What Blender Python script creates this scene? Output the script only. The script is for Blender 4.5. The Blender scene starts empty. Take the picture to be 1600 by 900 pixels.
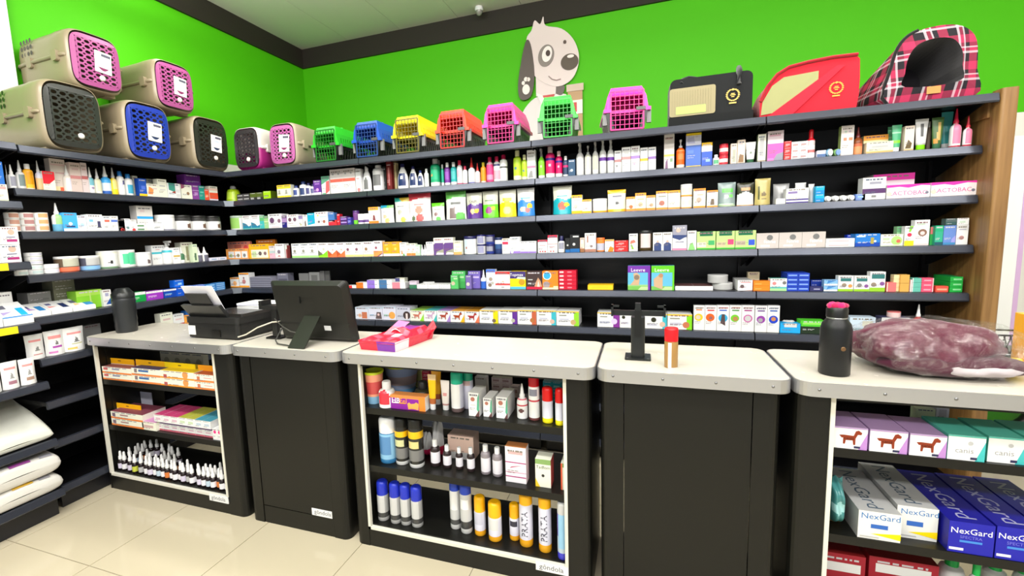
import bpy, math, random
from mathutils import Vector, Matrix
random.seed(7)
scene = bpy.context.scene
COL = scene.collection
R = math.radians

# ---------------------------------------------------------------- camera, light, exposure
cam_data = bpy.data.cameras.new('camera'); cam = bpy.data.objects.new('camera', cam_data); COL.objects.link(cam)
scene.camera = cam
yaw, pitch, roll = R(-19.73), R(-6.75), R(-2.07)
fwd = Vector((math.sin(yaw)*math.cos(pitch), math.cos(yaw)*math.cos(pitch), math.sin(pitch)))
rgt = Vector((math.cos(yaw), -math.sin(yaw), 0)); up = rgt.cross(fwd)
rgt, up = math.cos(roll)*rgt + math.sin(roll)*up, math.cos(roll)*up - math.sin(roll)*rgt
cam.matrix_world = Matrix(((rgt.x, up.x, -fwd.x, 3.076), (rgt.y, up.y, -fwd.y, -2.847), (rgt.z, up.z, -fwd.z, 1.465), (0, 0, 0, 1)))
cam_data.sensor_width = 36; cam_data.lens = 722.2/1600*36; cam_data.shift_x = (800-745.2)/1600
cam_data.clip_start = .05; cam_data.clip_end = 60

world = bpy.data.worlds.new('open_side_fill'); scene.world = world; world.use_nodes = True  # even fill light added, entering by the side left open behind the camera
bgn = world.node_tree.nodes['Background']; bgn.inputs[0].default_value = (.93, .97, 1, 1); bgn.inputs[1].default_value = 1.25

def area(name, loc, sx, sy, power, col=(1, 1, 1)):
    l = bpy.data.lights.new(name, 'AREA'); l.shape = 'RECTANGLE'; l.size = sx; l.size_y = sy; l.energy = power; l.color = col
    o = bpy.data.objects.new(name, l); COL.objects.link(o); o.location = loc; return o
# unseen ceiling lights: aisle row, plus rows tilted to brighten the walls and shelves
def lum(loc, rx, ry, power, up_fill, col=(1, .985, .96), rz=0):
    o = area('shop_or_fill_lamp', loc, 1.2, .25, power, col); o.rotation_euler = (rx, ry, rz)
    if up_fill:
        u = area('ceiling_fill_up', (loc[0], loc[1], loc[2]+.06), 1.2, .2, up_fill, col); u.rotation_euler = (math.pi, 0, rz)  # upward fill lamp added to brighten the ceiling
for x in (.5, 2.0, 3.5, 5.0): lum((x, -.42, 3.1), 0, 0, 16, 24)
for x in (.9, 2.4, 3.9, 5.4):
    lum((x, -2.3, 3.1), R(48), 0, 46, 9); lum((x, -4.2, 3.1), R(35), 0, 50, 10, (1, .97, .93))  # hung low and tilted so the back wall gets more light
lum((1.9, -1.3, 3.1), 0, R(50), 22, 0); lum((1.9, -2.9, 3.1), 0, R(50), 26, 0)  # extra lamps added and tilted to brighten the left wall
scene.view_settings.view_transform = 'Standard'; scene.view_settings.look = 'None'
scene.view_settings.exposure = -.68; scene.view_settings.gamma = 1
scene.view_settings.use_curve_mapping = False

# ---------------------------------------------------------------- helpers
def lin(c):
    if isinstance(c, tuple): return c
    c = c.lstrip('#')
    if len(c) == 3: c = ''.join(a+a for a in c)
    v = [int(c[i:i+2], 16)/255 for i in (0, 2, 4)]
    return tuple(x/12.92 if x <= .04045 else ((x+.055)/1.055)**2.4 for x in v)

MATS = {}
def mat(name, rough=.5, metal=0., spec=.5, bump=0., bscale=200., rvar=.0, coat=0., sheen=0., trans=0.):
    """painted or printed surface: colour from the mesh's own colour attribute, grain and gloss procedural"""
    if name in MATS: return MATS[name]
    m = bpy.data.materials.new(name); m.use_nodes = True; nt = m.node_tree; b = nt.nodes['Principled BSDF']
    a = nt.nodes.new('ShaderNodeAttribute'); a.attribute_name = 'Col'
    nt.links.new(a.outputs['Color'], b.inputs['Base Color'])
    b.inputs['Roughness'].default_value = rough; b.inputs['Metallic'].default_value = metal
    b.inputs['Specular IOR Level'].default_value = spec
    if coat: b.inputs['Coat Weight'].default_value = coat; b.inputs['Coat Roughness'].default_value = .08
    if sheen: b.inputs['Sheen Weight'].default_value = sheen
    if trans: b.inputs['Transmission Weight'].default_value = trans
    if bump or rvar:
        t = nt.nodes.new('ShaderNodeTexCoord'); n = nt.nodes.new('ShaderNodeTexNoise'); n.inputs['Scale'].default_value = bscale; n.inputs['Detail'].default_value = 4
        nt.links.new(t.outputs['Object'], n.inputs['Vector'])
        if bump:
            bp = nt.nodes.new('ShaderNodeBump'); bp.inputs['Strength'].default_value = bump; bp.inputs['Distance'].default_value = .004
            nt.links.new(n.outputs['Fac'], bp.inputs['Height']); nt.links.new(bp.outputs['Normal'], b.inputs['Normal'])
        if rvar:
            mr = nt.nodes.new('ShaderNodeMapRange'); mr.inputs['To Min'].default_value = rough-rvar; mr.inputs['To Max'].default_value = rough+rvar
            nt.links.new(n.outputs['Fac'], mr.inputs['Value']); nt.links.new(mr.outputs['Result'], b.inputs['Roughness'])
    MATS[name] = m; return m
CARTON = mat('printed_carton', .5, spec=.35)
PLASTIC = mat('moulded_plastic', .32, spec=.45)
GLOSSY = mat('gloss_plastic', .18, spec=.5)
FOIL = mat('foil_film', .28, spec=.6, bump=.25, bscale=60)
METAL = mat('brushed_aluminium', .32, metal=.85, rvar=.08, bscale=120)
RACK = mat('rack_paint', .38, spec=.45, rvar=.05, bscale=80)
RAIL = mat('rail_paint', .24, metal=.45, spec=.6, rvar=.05, bscale=60)
CABP = mat('cabinet_paint', .36, spec=.35, bump=.08, bscale=900)
WALLP = mat('wall_paint', .6, spec=.25, bump=.12, bscale=300)
CLOTH = mat('woven_cloth', .85, spec=.2, bump=.35, bscale=700, sheen=.3)
TILE = mat('polished_tile', .12, spec=.5, rvar=.05, bscale=6)
LAMINATE = mat('laminate', .25, spec=.4, rvar=.06, bscale=20)
WOOD = None
def wood_mat():
    m = bpy.data.materials.new('oak_veneer'); m.use_nodes = True; nt = m.node_tree; b = nt.nodes['Principled BSDF']
    t = nt.nodes.new('ShaderNodeTexCoord'); mp = nt.nodes.new('ShaderNodeMapping'); mp.inputs['Scale'].default_value = (18, 18, .9)
    n = nt.nodes.new('ShaderNodeTexNoise'); n.inputs['Scale'].default_value = 2.2; n.inputs['Detail'].default_value = 7; n.inputs['Distortion'].default_value = .6
    r = nt.nodes.new('ShaderNodeValToRGB'); r.color_ramp.elements[0].position = .3; r.color_ramp.elements[1].position = .72
    r.color_ramp.elements[0].color = (*lin('6f4d28'), 1); r.color_ramp.elements[1].color = (*lin('9a7444'), 1)
    nt.links.new(t.outputs['Object'], mp.inputs[0]); nt.links.new(mp.outputs[0], n.inputs['Vector']); nt.links.new(n.outputs['Fac'], r.inputs[0]); nt.links.new(r.outputs[0], b.inputs['Base Color'])
    b.inputs['Roughness'].default_value = .45; return m
WOOD = wood_mat()
def plaid_mat():
    """tartan cloth: crossing bands of crimson, black and white thread"""
    m = bpy.data.materials.new('plaid_cloth'); m.use_nodes = True; nt = m.node_tree; b = nt.nodes['Principled BSDF']; L = nt.links.new
    t = nt.nodes.new('ShaderNodeTexCoord'); s = nt.nodes.new('ShaderNodeSeparateXYZ'); L(t.outputs['Object'], s.inputs[0])
    ad = nt.nodes.new('ShaderNodeMath'); ad.operation = 'ADD'; L(s.outputs[0], ad.inputs[0]); L(s.outputs[1], ad.inputs[1])
    ramps = []
    for src in (ad.outputs[0], s.outputs[2]):
        k = nt.nodes.new('ShaderNodeMath'); k.operation = 'MULTIPLY'; k.inputs[1].default_value = 8.5; L(src, k.inputs[0])
        fr = nt.nodes.new('ShaderNodeMath'); fr.operation = 'FRACT'; L(k.outputs[0], fr.inputs[0])
        r = nt.nodes.new('ShaderNodeValToRGB'); r.color_ramp.interpolation = 'CONSTANT'; e = r.color_ramp.elements
        e[0].position = 0; e[0].color = (*lin('b02850'), 1); e[1].position = .3; e[1].color = (*lin('15121a'), 1)
        for p_, c_ in ((.6, 'd0c4cc'), (.68, 'a02448'), (.8, 'd0c4cc'), (.85, '15121a')):
            q = e.new(p_); q.color = (*lin(c_), 1)
        L(fr.outputs[0], r.inputs[0]); ramps.append(r)
    mx = nt.nodes.new('ShaderNodeMix'); mx.data_type = 'RGBA'; mx.inputs[0].default_value = .5
    L(ramps[0].outputs[0], mx.inputs[6]); L(ramps[1].outputs[0], mx.inputs[7]); L(mx.outputs[2], b.inputs['Base Color'])
    b.inputs['Roughness'].default_value = .9; return m
PLAID = plaid_mat()
def film_mat():
    m = bpy.data.materials.new('clear_plastic_film'); m.use_nodes = True; nt = m.node_tree; nt.nodes.clear(); L = nt.links.new
    o = nt.nodes.new('ShaderNodeOutputMaterial'); mx = nt.nodes.new('ShaderNodeMixShader'); tr = nt.nodes.new('ShaderNodeBsdfTransparent'); gl = nt.nodes.new('ShaderNodeBsdfGlossy')
    df = nt.nodes.new('ShaderNodeBsdfDiffuse'); df.inputs[0].default_value = (.9, .9, .92, 1); m2 = nt.nodes.new('ShaderNodeMixShader'); m2.inputs[0].default_value = .12
    gl.inputs['Roughness'].default_value = .12
    t = nt.nodes.new('ShaderNodeTexCoord'); n = nt.nodes.new('ShaderNodeTexNoise'); n.inputs['Scale'].default_value = 22; n.inputs['Detail'].default_value = 5; n.inputs['Distortion'].default_value = 1.5
    bp = nt.nodes.new('ShaderNodeBump'); bp.inputs['Strength'].default_value = .9; bp.inputs['Distance'].default_value = .02
    L(t.outputs['Object'], n.inputs['Vector']); L(n.outputs['Fac'], bp.inputs['Height']); L(bp.outputs['Normal'], gl.inputs['Normal'])
    mr = nt.nodes.new('ShaderNodeMapRange'); mr.inputs['From Min'].default_value = .45; mr.inputs['From Max'].default_value = .7; mr.inputs['To Min'].default_value = .05; mr.inputs['To Max'].default_value = .24
    L(n.outputs['Fac'], mr.inputs['Value']); L(mr.outputs[0], mx.inputs[0]); L(gl.outputs[0], m2.inputs[1]); L(df.outputs[0], m2.inputs[2])
    L(tr.outputs[0], mx.inputs[1]); L(m2.outputs[0], mx.inputs[2]); L(mx.outputs[0], o.inputs[0]); return m
FILM = film_mat()

class MB:
    """collects faces with a colour each, then links them as ONE mesh object"""
    def __init__(s): s.v = []; s.f = []; s.c = []; s.s = []
    def poly(s, pts, col, smooth=False):
        n = len(s.v); s.v += [tuple(p) for p in pts]; s.f.append(tuple(range(n, n+len(pts)))); s.c.append(lin(col)); s.s.append(smooth)
    def mesh(s, verts, faces, col, smooth=False):
        n = len(s.v); s.v += [tuple(p) for p in verts]; c = lin(col) if not isinstance(col, list) else None
        for i, f in enumerate(faces):
            s.f.append(tuple(n+k for k in f)); s.c.append(c if c else col[i]); s.s.append(smooth)
    def box(s, x0, x1, y0, y1, z0, z1, col, top=None, side=None):
        v = [(x0, y0, z0), (x1, y0, z0), (x1, y1, z0), (x0, y1, z0), (x0, y0, z1), (x1, y0, z1), (x1, y1, z1), (x0, y1, z1)]
        c = lin(col); t = lin(top) if top else c; sd = lin(side) if side else c
        s.mesh(v, [(0, 1, 5, 4), (1, 2, 6, 5), (2, 3, 7, 6), (3, 0, 4, 7), (4, 5, 6, 7), (3, 2, 1, 0)], [c, sd, c, sd, t, c]); return s
    def prism(s, pts, axis, a0, a1, col, smooth=False, cap=None):
        """extrude a 2-D outline along axis 0 (x), 1 (y) or 2 (z)"""
        def P(p, a): return (a, p[0], p[1]) if axis == 0 else ((p[0], a, p[1]) if axis == 1 else (p[0], p[1], a))
        n = len(pts); v = [P(p, a0) for p in pts]+[P(p, a1) for p in pts]
        s.mesh(v, [(i, (i+1) % n, n+(i+1) % n, n+i) for i in range(n)], col, smooth)
        s.poly([P(p, a0) for p in reversed(pts)], cap or col); s.poly([P(p, a1) for p in pts], cap or col); return s
    def lathe(s, prof, seg=16, cx=0, cy=0, sx=1, sy=1, col='fff', paint=None, cap=True, smooth=True):
        n = len(prof); v = []; f = []; cs = []
        for (r, z) in prof:
            for k in range(seg):
                a = 2*math.pi*k/seg; v.append((cx+r*sx*math.sin(a), cy-r*sy*math.cos(a), z))
        for i in range(n-1):
            for k in range(seg):
                k2 = (k+1) % seg; f.append((i*seg+k, i*seg+k2, (i+1)*seg+k2, (i+1)*seg+k))
                if paint:
                    a = 2*math.pi*(k+.5)/seg; u = .5+.5*math.sin(a) if math.cos(a) > 0 else (1.2 if math.sin(a) > 0 else -.2)
                    cs.append(paint(u, (prof[i][1]+prof[i+1][1])/2))
        s.mesh(v, f, cs if paint else col, smooth)
        if cap:
            s.poly([v[(n-1)*seg+k] for k in range(seg)], cs[-1] if paint else col); s.poly([v[k] for k in reversed(range(seg))], cs[0] if paint else col)
        return s
    def tube(s, path, r, col, seg=8, closed=False):
        pts = [Vector(p) for p in path]; n = len(pts); v = []; f = []
        for i, p in enumerate(pts):
            d = (pts[min(i+1, n-1)]-pts[max(i-1, 0)]).normalized(); a = d.cross(Vector((0, 0, 1)))
            if a.length < .05: a = d.cross(Vector((0, 1, 0)))
            a.normalize(); b = d.cross(a)
            for k in range(seg):
                t = 2*math.pi*k/seg; v.append(p+r*(math.cos(t)*a+math.sin(t)*b))
        for i in range(n-1):
            for k in range(seg): f.append((i*seg+k, i*seg+(k+1) % seg, (i+1)*seg+(k+1) % seg, (i+1)*seg+k))
        s.mesh(v, f, col, True); s.poly(v[:seg], col); s.poly(v[-seg:], col); return s
    def grid(s, fn, nu, nv, paint, smooth=True):
        v = [fn(i/nu, j/nv) for j in range(nv+1) for i in range(nu+1)]; f = []; c = []
        for j in range(nv):
            for i in range(nu):
                a = j*(nu+1)+i; f.append((a, a+1, a+nu+2, a+nu+1)); c.append(paint((i+.5)/nu, (j+.5)/nv) if callable(paint) else lin(paint))
        s.mesh(v, f, c, smooth); return s
    def data(s, name, m):
        me = bpy.data.meshes.new(name); me.from_pydata(s.v, [], s.f); me.materials.append(m)
        at = me.color_attributes.new('Col', 'FLOAT_COLOR', 'CORNER'); buf = []
        for f, c in zip(s.f, s.c): buf += [c[0], c[1], c[2], 1.]*len(f)
        at.data.foreach_set('color', buf); me.polygons.foreach_set('use_smooth', s.s); me.update(); return me
    def build(s, name, m, parent=None, loc=None, rz=0):
        return link(name, s.data(name, m), parent, loc, rz)
def link(name, data, parent=None, loc=None, rz=0):
    o = bpy.data.objects.new(name, data); COL.objects.link(o)
    if parent is not None: o.parent = parent
    if loc is not None: o.location = loc
    if rz: o.rotation_euler.z = rz
    return o
def tag(o, label, cat, group=None):
    o['label'] = label; o['category'] = cat
    if group: o['group'] = group
    return o
def thing(name, label, cat, loc=(0, 0, 0), rz=0, group=None):
    return tag(link(name, None, None, loc, rz), label, cat, group)
def struct(o): o['kind'] = 'structure'; return o
def rrect(x0, x1, y0, y1, r, n=5, corners=(1, 1, 1, 1)):
    """rounded rectangle outline, corners = bl, br, tr, tl"""
    out = []
    for (cx, cy, a, on, px, py) in ((x0+r, y0+r, 180, corners[0], x0, y0), (x1-r, y0+r, 270, corners[1], x1, y0), (x1-r, y1-r, 0, corners[2], x1, y1), (x0+r, y1-r, 90, corners[3], x0, y1)):
        if on: out += [(cx+r*math.cos(R(a+90*k/n)), cy+r*math.sin(R(a+90*k/n))) for k in range(n+1)]
        else: out.append((px, py))
    return out
_tc = {}
def text_geo(t):
    """outline of a lettering line, cap height 1, centred on x, from the built-in font"""
    if t in _tc: return _tc[t]
    c = bpy.data.curves.new('lettering', 'FONT'); c.body = t; c.resolution_u = 2
    o = bpy.data.objects.new('lettering', c); COL.objects.link(o); bpy.context.view_layer.update()
    me = o.evaluated_get(bpy.context.evaluated_depsgraph_get()).to_mesh()
    v = [(p.co.x, p.co.y) for p in me.vertices]; f = [tuple(p.vertices) for p in me.polygons]
    bpy.data.objects.remove(o); bpy.data.curves.remove(c)
    x0 = min(p[0] for p in v); x1 = max(p[0] for p in v); k = 1/.69
    _tc[t] = ([((p[0]-(x0+x1)/2)*k, p[1]*k) for p in v], f, (x1-x0)*k); return _tc[t]

# ---------------------------------------------------------------- the room
GREEN = '4cb808'; WHITE = 'e6e4de'
def wall(name, pts_low, pts_high, zc=2.165):
    b = MB(); (x0, y0, x1, y1) = pts_low
    b.box(x0, x1, y0, y1, 0, zc, WHITE); b.box(x0, x1, y0, y1, zc, 3.52, GREEN)
    return struct(b.build(name, WALLP))
wall('wall_back', (-.55, 1.57, 8.2, 1.67), None)
wall('wall_left', (-.55, -6.2, -.45, 1.57), None)
struct(MB().box(8.1, 8.2, -6.2, 1.57, 0, 3.52, WHITE).build('wall_right', WALLP))
t = MB().box(-.45, 8.1, 1.545, 1.57, 3.325, 3.52, '2c2822'); struct(t.build('trim_1', WALLP))
t = MB().box(-.45, -.425, -1.05, 1.545, 3.325, 3.52, '2c2822'); struct(t.build('trim_2', WALLP))
struct(MB().box(-.45, -.4, -1.16, -1.05, 0, 3.52, 'f2f0ea').build('trim_3', WALLP))
fl = struct(MB().box(-.55, 8.2, -6.2, 1.67, -.06, -.004, 'a39a88').build('floor', mat('grout', .8)))
TS = .5705; tm = MB().box(0, TS-.004, 0, TS-.004, -.02, 0, 'cabfa6').data('floor_tile', TILE)
for i in range(-1, 14):
    for j in range(-8, 6):
        x = .104+TS*i; y = -1.60+TS*j
        if -.99 < x < 8 and -6.1 < y < 1.6 and not (x > 5.5 and y < -3): link('floor_tile', tm, fl, (x, y, 0))
cl = struct(MB().box(-.55, 8.2, -6.2, 1.67, 3.535, 3.6, '8d8c80').build('ceiling', mat('ceiling_void', .8)))
cm = MB().box(0, .616, 0, 1.236, -.012, 0, 'd5d3c6').data('ceiling_tile', mat('mineral_board', .85, spec=.15, bump=.2, bscale=250))
for i in range(14):
    for j in range(7): link('ceiling_tile', cm, cl, (-.45+.62*i, 1.57-1.24*(j+1), 3.532))
# small white dome under the ceiling
d = thing('dome_sensor', 'small white dome sensor under ceiling above the dark band', 'sensor', (1.66, 1.43, 3.52))
MB().lathe([(.035, 0), (.04, -.02), (.036, -.035)][::-1], 16, col='ddd').build('base_ring', PLASTIC, d)
MB().lathe([(.004, -.075), (.018, -.07), (.028, -.055), (.032, -.035)], 16, col='8a8880').build('dome', GLOSSY, d)

# ---------------------------------------------------------------- shelving bays
BLK = '0d0d10'; RAILC = '3e424e'
def bay(loc, rz, W, zs, label, xs=0., rail0=0., rail1=0., top_over=.08, tops=(1,), plate=False, depth=.37, group='black shelving bays', ztop=2.02, tags=(), kick=.09):
    t = thing('shelving_bay', label, 'shelving', loc, rz, group)
    MB().box(xs, W+(depth+.02 if rail1 else 0), depth, depth+.02, .02, ztop-.04, BLK).build('back_panel', RACK, t)
    for x in ((xs if xs >= 0 else 0)+.0, W-.03):
        MB().box(x, x+.03, depth-.03, depth, 0, ztop-.02, '111114').build('upright', RACK, t)
    MB().box(max(xs, .02), W-.02, kick, kick+.02, 0, .1, '1d1d22').build('kick_plate', RACK, t)
    for i, z in enumerate(zs):
        ov = top_over if i == 0 else 0; r0 = rail0 if i else (top_over if rail0 else 0); r0 = r0 if rail0 else 0
        sh = MB().box(xs+.002, W-.002, -ov, depth, z-.006, z+.018, BLK).build('shelf', RACK, t)
        MB().prism([(-ov+.001, z+.0195), (-ov-.012, z+.016), (-ov-.02, z-.016), (-ov-.016, z-.023), (-ov+.001, z-.023)], 0, r0+.003, W-.003-(rail1 if i or not rail1 else top_over), RAILC).build('price_rail', RAIL, sh)
        for x in (max(xs, 0)+.012, W-.016):
            MB().prism([(-ov+.03, z-.006), (depth, z-.006), (depth, z-.1), (depth-.05, z-.1)], 0, x, x+.004, '15151a').build('bracket', RACK, sh)
        if plate and 0 < i < 5:
            MB().prism([(0, -.06), (.06, 0), (.045, .012), (-.012, -.045)], 2, z-.024, z+.0185, '8a909a').build('corner_plate', RAIL, sh)
        if i in tags:
            MB().box(W-.35, W-.1, -ov-.024, -ov-.021, z-.02, z+.016, 'f2d820').build('price_tag', CARTON, sh)
    return t
ZB = [1.978, 1.767, 1.542, 1.31, 1.08, .851]
bay((0, 0, 0), 0, 1.274, ZB+[.61, .37, .137], 'black steel shelving bay on back wall, first one in the corner', xs=-.37, rail0=.06, plate=True)
bay((1.274, 0, 0), 0, 1.187, ZB+[.61, .37, .137], 'black steel shelving bay on back wall, second from the corner')
bay((2.461, 0, 0), 0, 1.2, ZB+[.61, .37, .137], 'black steel shelving bay on back wall, third from the corner')
bay((3.661, 0, 0), 0, .887, ZB+[.61, .37, .137], 'narrow black shelving bay on back wall beside the wooden end panel')
bay((0, -1.345, 0), R(90), 1.345, ZB+[.61, .383, .119], 'black steel shelving bay on left wall, empty low shelves', rail1=.06, kick=.02)
bay((.06, -2.6, 0), R(90), 1.25, [1.985, 1.694, 1.384, 1.063, .739, .417, .13], 'black shelving bay nearest the camera on left wall with bagged food', tags=(2, 3), top_over=.02, kick=.03)
# wooden end panel
w = thing('end_panel', 'tall oak end panel closing the right end of the shelving', 'panel', (4.556, 0, 0))
MB().box(0, .03, -.03, .40, 0, 1.985, 'a80').build('board', WOOD, w)
MB().prism(rrect(-.006, .052, -.105, -.03, .012), 2, 0, 2.01, 'a80').build('front_post', WOOD, w)
MB().box(-.012, 0, -.03, .40, 1.90, 1.985, 'a80').build('top_batten', WOOD, w)

# ---------------------------------------------------------------- counters
CB = '12120f'
def counter(x0, x1, label, openfront, fx0=0, fx1=0, badge=True, zs=(.682, .40)):
    yf, yb = -1.10, -.72
    t = thing('counter_cabinet', label, 'cabinet', ((x0+x1)/2, yf, 0), 0, 'counter cabinets'); ox, oy = (x0+x1)/2, yf
    W = x1-x0; h = W/2; D = yb-yf; px0 = fx0-ox if openfront else -h+.085; px1 = fx1-ox if openfront else h-.085
    def post(a, b, left):
        MB().prism(rrect(a, b, 0, .06, .035 if b-a > .06 else .01, 5, (1, 0, 0, 0) if left else (0, 1, 0, 0)), 2, 0, .905, CB, cap=CB).build('corner_post', CABP, t)
    if px0+h > .03: post(-h, px0, True)
    else: MB().box(-h, px0, 0, .06, 0, .905, CB).build('corner_post', CABP, t)
    post(px1, h, False)
    for x in (-h, h-.015): MB().box(x, x+.015, .06, D, .0, .905, CB).build('side_panel', CABP, t)
    MB().box(-h+.015, h-.015, D-.03, D, .84, .905, CB).build('back_rail', CABP, t)
    if openfront:
        MB().box(px0, px1, .002, .03, 0, .088, CB).build('plinth', CABP, t)
        f = MB(); c = 'e2e0d4'
        f.box(px0, px0+.013, -.004, .014, .088, .905, c); f.box(px1-.013, px1, -.004, .014, .088, .905, c); f.box(px0, px1, -.004, .014, .088, .101, c)
        f.build('white_trim', PLASTIC, t)
        MB().box(px0, px1, .0, .03, .885, .905, CB).build('head_rail', CABP, t)
        for z in zs: MB().box(-h+.015, h-.015, .018, D-.01, z-.03, z, CB).build('shelf', CABP, t)
        MB().box(-h+.015, h-.015, .014, D-.005, .085, .107, CB).build('base_board', CABP, t)
    else:
        MB().box(px0+.003, px1-.003, .003, .02, .098, .905, CB).build('front_panel', CABP, t)
        MB().box(px0+.003, px1-.003, .003, .02, 0, .094, CB).build('plinth', CABP, t)
        MB().box(-h+.015, h-.015, .06, D-.01, .03, .05, CB).build('base_board', CABP, t)
    if badge:
        b = MB(); bx = px1-.075 if openfront else px1-.07; bz = .082 if openfront else .115
        y = -.007 if openfront else .001
        b.box(bx-.06, bx+.075 if openfront else bx+.06, y, y+.004, bz-.018, bz+.018, 'f2f2f2')
        v, f_, wd = text_geo('g\u00f4ndola'); k = .10/wd
        b.mesh([(bx+.005+p[0]*k, y-.0004, bz-.008+p[1]*k) for p in v], f_, '556')
        b.build('maker_badge', CARTON, t)
    return t
counter(.03, 1.10, 'open black counter cabinet with white trim full of dropper bottles', True, .04, .985)
counter(1.135, 1.745, 'closed black counter cabinet under the monitor', False)
counter(1.785, 2.895, 'open black counter cabinet with white trim holding spray cans', True, 1.86, 2.803)
counter(2.93, 3.525, 'closed black counter cabinet under the phone stand', False, badge=False)
counter(3.565, 4.67, 'open black counter cabinet with white trim at right frame edge', True, 3.66, 4.6, badge=False, zs=(.715, .41))
def top(x0, x1, label):
    y0, y1 = -1.142, -.70; ox = (x0+x1)/2
    t = thing('worktop', label, 'worktop', (ox, y0, .905), 0, 'white worktops'); h = (x1-x0)/2
    MB().prism(rrect(-h+.004, h-.004, .004, y1-y0-.004, .045, 7), 2, 0.001, .046, 'ccc6ba').build('slab', LAMINATE, t)
    o = rrect(-h, h, 0, y1-y0, .049, 7); i = rrect(-h+.0038, h-.0038, .0038, y1-y0-.0038, .0452, 7); n = len(o); b = MB()
    for k in range(n):
        k2 = (k+1) % n
        b.poly([(*o[k], 0), (*o[k2], 0), (*o[k2], .0455), (*o[k], .0455)], 'c9c9cc'); b.poly([(*o[k], .0455), (*o[k2], .0455), (*i[k2], .0462), (*i[k], .0462)], 'd5d5d8')
        b.poly([(*o[k2], 0), (*o[k], 0), (*i[k], 0), (*i[k2], 0)], 'aaa')
    eb = b.build('edge_band', METAL, t)
    n = max(3, round((x1-x0)/.16)); rv = MB().lathe([(.001, .0025), (.004, .0018), (.005, 0)][::-1], 10, col='8a8a8c').data('rivet', METAL)
    for k in range(n):
        r_ = link('rivet', rv, eb, (-h+.06+(x1-x0-.12)*k/(n-1), -.0003, .024)); r_.rotation_euler.x = R(90)
top(.03, 1.127, 'white worktop with aluminium edge holding the printer')
top(1.133, 1.778, 'white worktop with aluminium edge holding the monitor')
top(1.784, 2.914, 'white worktop with aluminium edge holding the wipes packet')
top(2.92, 3.546, 'white worktop with aluminium edge holding the phone stand')
top(3.554, 4.69, 'white worktop with aluminium edge under the plastic bag')
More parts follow.
